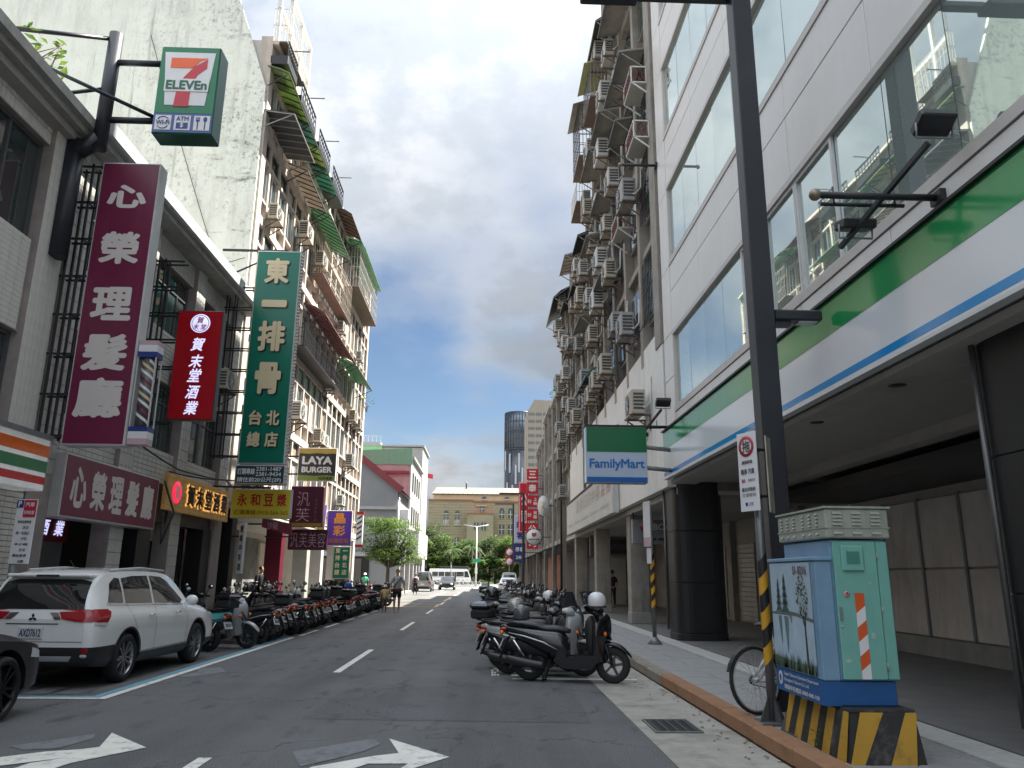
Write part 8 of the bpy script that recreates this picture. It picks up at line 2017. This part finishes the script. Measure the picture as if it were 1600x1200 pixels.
# ================================================================== utility cabinet
cb = thing('utility_cabinet', 'blue and turquoise utility cabinet with painted lake scene standing on a striped concrete block', 'cabinet', (2.98, 7.05, .14))
M_cbblue = mat('cabinet_blue', (.17, .30, .43), .45, var=.12, scale=3, dirt=.25, dcol=(.07, .13, .2), dscale=2.5); M_cbdeep = mat('cabinet_deep_blue', (.015, .10, .30), .4, var=.1, dirt=.2, dcol=(.05, .09, .16)); M_cbturq = mat('cabinet_turquoise', (.17, .42, .36), .45, var=.10, scale=3, dirt=.4, dcol=(.08, .22, .19), dscale=3.5)
M_vent = mat('vent_hood_grey', (.36, .385, .33), .55, .2, var=.15, scale=4, dirt=.45, dcol=(.11, .12, .10), dscale=4)
X0, X1 = 2.90, 3.42; YA, YZ = 6.58, 7.62   # main cabinet footprint; door face towards the camera, mural box on the road side
# block
bl = thing('striped_concrete_block', 'black and yellow striped concrete block under the utility cabinet', 'concrete block', (3.1, 7.0, .14))
def blk(u, z): return u
def block_pt(x, y, z):
    k = (z - .14) / .40; return (3.14 + (x - 3.14) * (1 - .14 * k), 7.05 + (y - 7.05) * (1 - .06 * k), z)
M_hz = mat('hazard_yellow_worn', (.50, .29, .035), .7, var=.15, dirt=.6, dcol=(.1, .08, .05), dscale=5, streak=False); M_hzb = mat('hazard_black_worn', (.03, .03, .03), .75, var=.3, dirt=.5, dcol=(.16, .15, .13), dscale=6, streak=False)
bx0, bx1, by0, by1 = 2.875, 3.50, 6.42, 7.75
b = MB(); b.loft([[block_pt(bx0 + .01, by0 + .01, z), block_pt(bx1 - .01, by0 + .01, z), block_pt(bx1 - .01, by1 - .01, z), block_pt(bx0 + .01, by1 - .01, z)] for z in (.14, .52)][::1], smooth=False); b.build('core', M_hzb, bl, world=True)
def bstripe(p0, p1, n, nrm):
    for i in range(n):
        a, c = i / n, (i + 1) / n; sk = .5 / n
        def P(u, z): u = min(max(u, 0), 1); return block_pt(p0[0] + (p1[0] - p0[0]) * u, p0[1] + (p1[1] - p0[1]) * u, z)
        b = MB(); q = [P(a - sk, .141), P(c - sk, .141), P(c + sk, .525), P(a + sk, .525)]
        q2 = [tuple(Vector(v) + Vector(nrm) * .012) for v in q]; b.add(q + q2, [(4, 5, 6, 7), (0, 1, 5, 4), (1, 2, 6, 5), (2, 3, 7, 6), (3, 0, 4, 7)]); b.build('painted_stripe', M_hz if i % 2 == 0 else M_hzb, bl, world=True)
bstripe((bx0, by1), (bx0, by0), 9, (-1, 0, 0)); bstripe((bx0, by0), (bx1, by0), 3, (0, -1, 0))
b = MB(); b.loft([[block_pt(bx0, by0, z), block_pt(bx1, by0, z), block_pt(bx1, by1, z), block_pt(bx0, by1, z)] for z in (.526, .545)], smooth=False); b.build('top_slab', M_hzb, bl, world=True)
# cabinet bodies
b = MB(); b.bbox(X0 + .02, X1 - .02, YA + .03, YZ - .03, .548, .74, .008); b.build('plinth', M_cbdeep, cb, world=True)
b = MB(); b.bbox(X0 + .035, X1, YA + .02, YZ, .745, 1.88, .01); b.build('body', M_cbblue, cb, world=True)
b = MB(); b.bbox(X0 + .05, X1 - .10, YA - .012, YA + .018, .755, 1.865, .006); b.build('front_door', M_cbturq, cb, world=True)
b = MB(); b.bbox(X1 - .094, X1 + .0, YA - .008, YA + .018, .755, 1.865, .006); b.build('side_strip', M_cbturq, cb, world=True)
b = MB(); b.bbox(X0 + .11, X0 + .30, YA - .04, YA - .013, 1.62, 1.83, .01); b.build('meter_box', M_cbturq, cb, world=True)
b = MB(); b.box(X0 + .15, X0 + .26, YA - .045, YA - .041, 1.68, 1.78); b.build('meter_window', mat('meter_window', (.06, .22, .18), .4), cb, world=True)
b = MB(); b.bbox(X0 + .0, X1 + .03, YA - .03, YZ + .02, 1.89, 2.14, .012); b.build('vent_hood', M_vent, cb, world=True)
b = MB(); b.box(X0 - .015, X1 + .045, YA - .045, YZ + .035, 2.142, 2.16); b.box(X0 - .006, X1 + .036, YA - .036, YZ + .026, 1.975, 1.985); b.build('hood_rim', M_vent, cb, world=True)
LV = MB(); LV.prism([(0, 0), (.016, .0), (.004, .022), (0, .022)], lambda u, v, d: (d, -u, v), -.04, .04); LVm = LV.mesh('louvre', M_vent)
LW = MB(); LW.prism([(0, 0), (.016, .0), (.004, .018), (0, .018)], lambda u, v, d: (-u, d, v), -.022, .022); LWm = LW.mesh('louvre', M_vent)
for i in range(3):
    for k in range(4): shared(LVm, 'louvre', (X0 + .10 + i * .165 - 2.98, YA - .0301 - 7.05, 2.0 + k * .031 - .14), cb)
    shared(LVm, 'louvre', (X0 + .10 + i * .165 - 2.98, YA - .0301 - 7.05, 1.925 - .14), cb)
for i in range(6):
    yy = YA + .14 + i * .15 + (.06 if i > 2 else 0)
    for k in range(4): shared(LWm, 'louvre', (X0 - .0005 - 2.98, yy - 7.05, 2.0 + k * .031 - .14), cb)
    shared(LWm, 'louvre', (X0 - .0005 - 2.98, yy - 7.05, 1.925 - .14), cb)
for zz in (.86, 1.30, 1.74):
    b = MB(); b.tube([(X1 - .097, YA - .018, zz - .03), (X1 - .097, YA - .018, zz + .03)], .007, 6); b.build('hinge', M_vent, cb, world=True)
b = MB(); b.bbox(X0 + .062, X0 + .082, YA - .03, YA - .013, 1.22, 1.33, .004); b.build('lock_handle', M_grey, cb, world=True)
b = MB(); b.lathe([(.001, 0), (.009, 0), (.009, .006), (.001, .006)], (X0 + .072, YA - .02, 1.17), 'Y', 10); b.build('key_lock', M_alu, cb, world=True)
for (sx, sz, sw, sh) in ((.335, 1.52, .035, .02), (.33, 1.10, .03, .045), (.10, .90, .05, .03)):
    b = MB(); b.box(X0 + sx - sw / 2, X0 + sx + sw / 2, YA - .0145, YA - .0125, sz - sh / 2, sz + sh / 2); b.build('peeled_sticker', mat('old_sticker', (.32, .46, .40), .7, var=.3, scale=30), cb, world=True)
# red and white reflective strip
zt, zb_ = 1.44, .76
for i in range(6):
    h = (zt - zb_) / 6; a, c = zt - i * h, zt - (i + 1) * h; sk = .05
    b = MB(); b.add([(X0 + .20, YA - .0165, min(a - (.0 if i else -.0) - (0 if i == 0 else .05), zt)), (X0 + .28, YA - .0165, min(a + (0 if i == 0 else .012), zt)), (X0 + .28, YA - .0165, c + (.012 if i < 5 else 0)), (X0 + .20, YA - .0165, c - (.05 if i < 5 else 0))], [(3, 2, 1, 0)])
    b.build('reflective_stripe', mat('reflect_orange', (.62, .10, .02), .4, var=.08) if i % 2 == 0 else S_wht, cb, world=True)
b = MB(); b.lathe([(.001, 0), (.026, 0), (.026, .003), (.001, .003)], (X0 + .135, YA - .018, 1.43), 'Y', 18); b.build('round_sticker', sm('sticker_pink', (.5, .3, .33)), cb, world=True)
b = MB(); b.prism([(X0 + .118, 1.435), (X0 + .152, 1.435), (X0 + .135, 1.452)], lambda u, v, d: (u, d, v), YA - .021, YA - .0185); b.box(X0 + .133, X0 + .137, YA - .021, YA - .0185, 1.415, 1.435); b.build('sticker_mark', S_tred, cb, world=True)
# mural box on the road side
MX0, MX1, MYA, MYZ = X0 - .115, X0 + .03, YA + .10, YZ + .02
b = MB(); b.bbox(MX0, MX1, MYA - .1, MYZ, .745, 1.70, .008); b.build('mural_box', M_cbblue, cb, world=True)
b = MB(); b.bbox(MX0 - .012, MX1 + .0, MYA - .115, MYZ + .015, 1.703, 1.735, .006); b.build('mural_box_lid', M_cbblue, cb, world=True)
b = MB(); b.box(MX0 + .0, MX1, MYA - .08, MYZ - .01, .55, .742); b.build('name_plate', M_cbdeep, cb, world=True)
mx = MX0 - .004
ylo, yhi = MYZ - .02, MYA + .0   # left (far) to right (near) as seen from the road
def MU(u, v): return (ylo + (yhi - ylo) * u, .765 + .925 * v)
def mural(nm, polys, m, d):
    b = MB()
    for p in polys: b.add([(mx - d, *MU(u, v)) for u, v in p], [tuple(range(len(p)))])
    return b.build(nm, m, cb, world=True)
mural('mural_sky', [[(0, 0), (1, 0), (1, 1), (0, 1)]], mat('mural_pale_sky', (.36, .48, .56), .5, var=.12, scale=4, dirt=.15, dcol=(.3, .36, .42)), 0)
mural('mural_water', [[(0, .10), (1, .10), (1, .49), (0, .53)]], mat('mural_water', (.40, .52, .62), .45, var=.18, scale=5), .001)
mural('mural_shore', [[(0, .52), (.3, .545), (.6, .535), (1, .49), (1, .46), (.6, .50), (.3, .50), (0, .50)]], mat('mural_shore', (.10, .14, .13), .6, var=.2), .002)
M_mpine = mat('mural_pine', (.045, .085, .075), .6, var=.35, scale=20)
def pine(cx, base, top, w, flip=1):
    out = []
    for k in range(5):
        a = base + (top - base) * k / 5.4; c = base + (top - base) * min(1, (k + 1.75) / 5.4); ww = w * (1 - k / 6.2); out.append([(cx - ww, a), (cx - ww * .3, a + (c - a) * .12), (cx, a + .01), (cx + ww * .3, a + (c - a) * .12), (cx + ww, a), (cx, c)])
    return out
mural('mural_pine', pine(.20, .53, .86, .085) + pine(.36, .52, .91, .10), M_mpine, .003)
mural('mural_reflection', [[(.16, .49), (.25, .49), (.24, .25), (.22, .20)], [(.31, .49), (.42, .49), (.39, .22), (.36, .13)], [(.44, .50), (.52, .50), (.50, .42)]], mat('mural_reflection', (.13, .19, .20), .6, var=.3, scale=14), .003)
rnd = random.Random(12); lv = []
for _ in range(230):
    a, r_ = rnd.uniform(0, 2 * pi), rnd.random() ** .5; u, v = .78 + .135 * r_ * cos(a), .68 + .20 * r_ * sin(a); s = rnd.uniform(.010, .022); an = rnd.uniform(0, pi)
    lv.append([(u + s * cos(an + q) * (1 if q_ % 2 == 0 else .5), v + s * sin(an + q) * (1 if q_ % 2 == 0 else .5)) for q_, q in enumerate((0, pi / 2, pi, 3 * pi / 2))])
mural('mural_leaves', lv[:150], mat('mural_dark_leaf', (.05, .075, .06), .6), .004); mural('mural_blossom', lv[150:], mat('mural_pale_leaf', (.45, .52, .48), .6), .005)
mural('mural_trunk', [[(.80, .05), (.845, .05), (.825, .40), (.86, .56), (.85, .565), (.815, .43), (.80, .58), (.79, .58), (.80, .40)], [(.81, .44), (.74, .56), (.732, .555), (.80, .41)]], mat('mural_trunk', (.035, .035, .033), .6), .0045)
gr = []
for i in range(120): u = rnd.random(); hh = rnd.uniform(.06, .17); gr.append([(max(0, u - .008), .0), (min(1, u + .008), 0), (min(1, max(0, u + rnd.uniform(-.012, .012))), hh)])
mural('mural_grass_bank', [[(0, 0), (1, 0), (1, .085), (.5, .075), (0, .10)]], mat('mural_bank', (.15, .20, .14), .6, var=.4, scale=18), .0035); mural('mural_grass', gr, mat('mural_grass', (.07, .12, .075), .6, var=.4, scale=10), .006)
b = MB(); text_into(b, 'S1-8216', (mx - .003, MU(.77, .93)[0], MU(.8, .93)[1]), YN, ZP, .30, .075, .003, .015); b.build('number', sm('code_maroon', (.14, .05, .08)), cb, world=True, fix=False)
b = MB(); text_into(b, 'Taipei Telecom Operation Department', (MX0 - .001, (MYA + MYZ) / 2 - .10, .705), YN, ZP, .76, .035, .003, .02); text_into(b, 'Chunghwa Telecom Co., Ltd.', (MX0 - .001, (MYA + MYZ) / 2 - .0, .655), YN, ZP, .56, .035, .003, .02); text_into(b, '障礙申告電話 0800-080-100', (MX0 - .001, (MYA + MYZ) / 2 - .10, .595), YN, ZP, .76, .045, .003, .03); b.build('lettering', S_wht, cb, world=True, fix=False)
b = MB(); b.prism([((MYZ - .11) + .045 * cos(a * pi / 10), .66 + .06 * sin(a * pi / 10)) for a in range(20)], lambda u, v, d: (d, u, v), MX0 - .004, MX0 - .001); b.build('round_emblem', S_wht, cb, world=True)
b = MB(); b.prism([((MYZ - .11) + .02 * cos(a * pi / 8), .66 + .035 * sin(a * pi / 8)) for a in range(12)], lambda u, v, d: (d, u, v), MX0 - .007, MX0 - .0045); b.build('emblem_mark', S_navy, cb, world=True)
# grey floor plate leaning by the block
t = thing('steel_plate', 'dark steel plate leaning between the sign post and the striped block', 'plate', (2.86, 7.6, .15)); b = MB(); b.add([(2.86, 7.45, .15), (2.86, 7.85, .15), (2.98, 7.85, .42), (2.98, 7.45, .42)], [(0, 1, 2, 3)]); b.add([(2.87, 7.45, .15), (2.87, 7.85, .15), (2.99, 7.85, .42), (2.99, 7.45, .42)], [(3, 2, 1, 0)]); b.build('plate', mat('steel_plate', (.09, .095, .095), .5, .3), t, world=True)
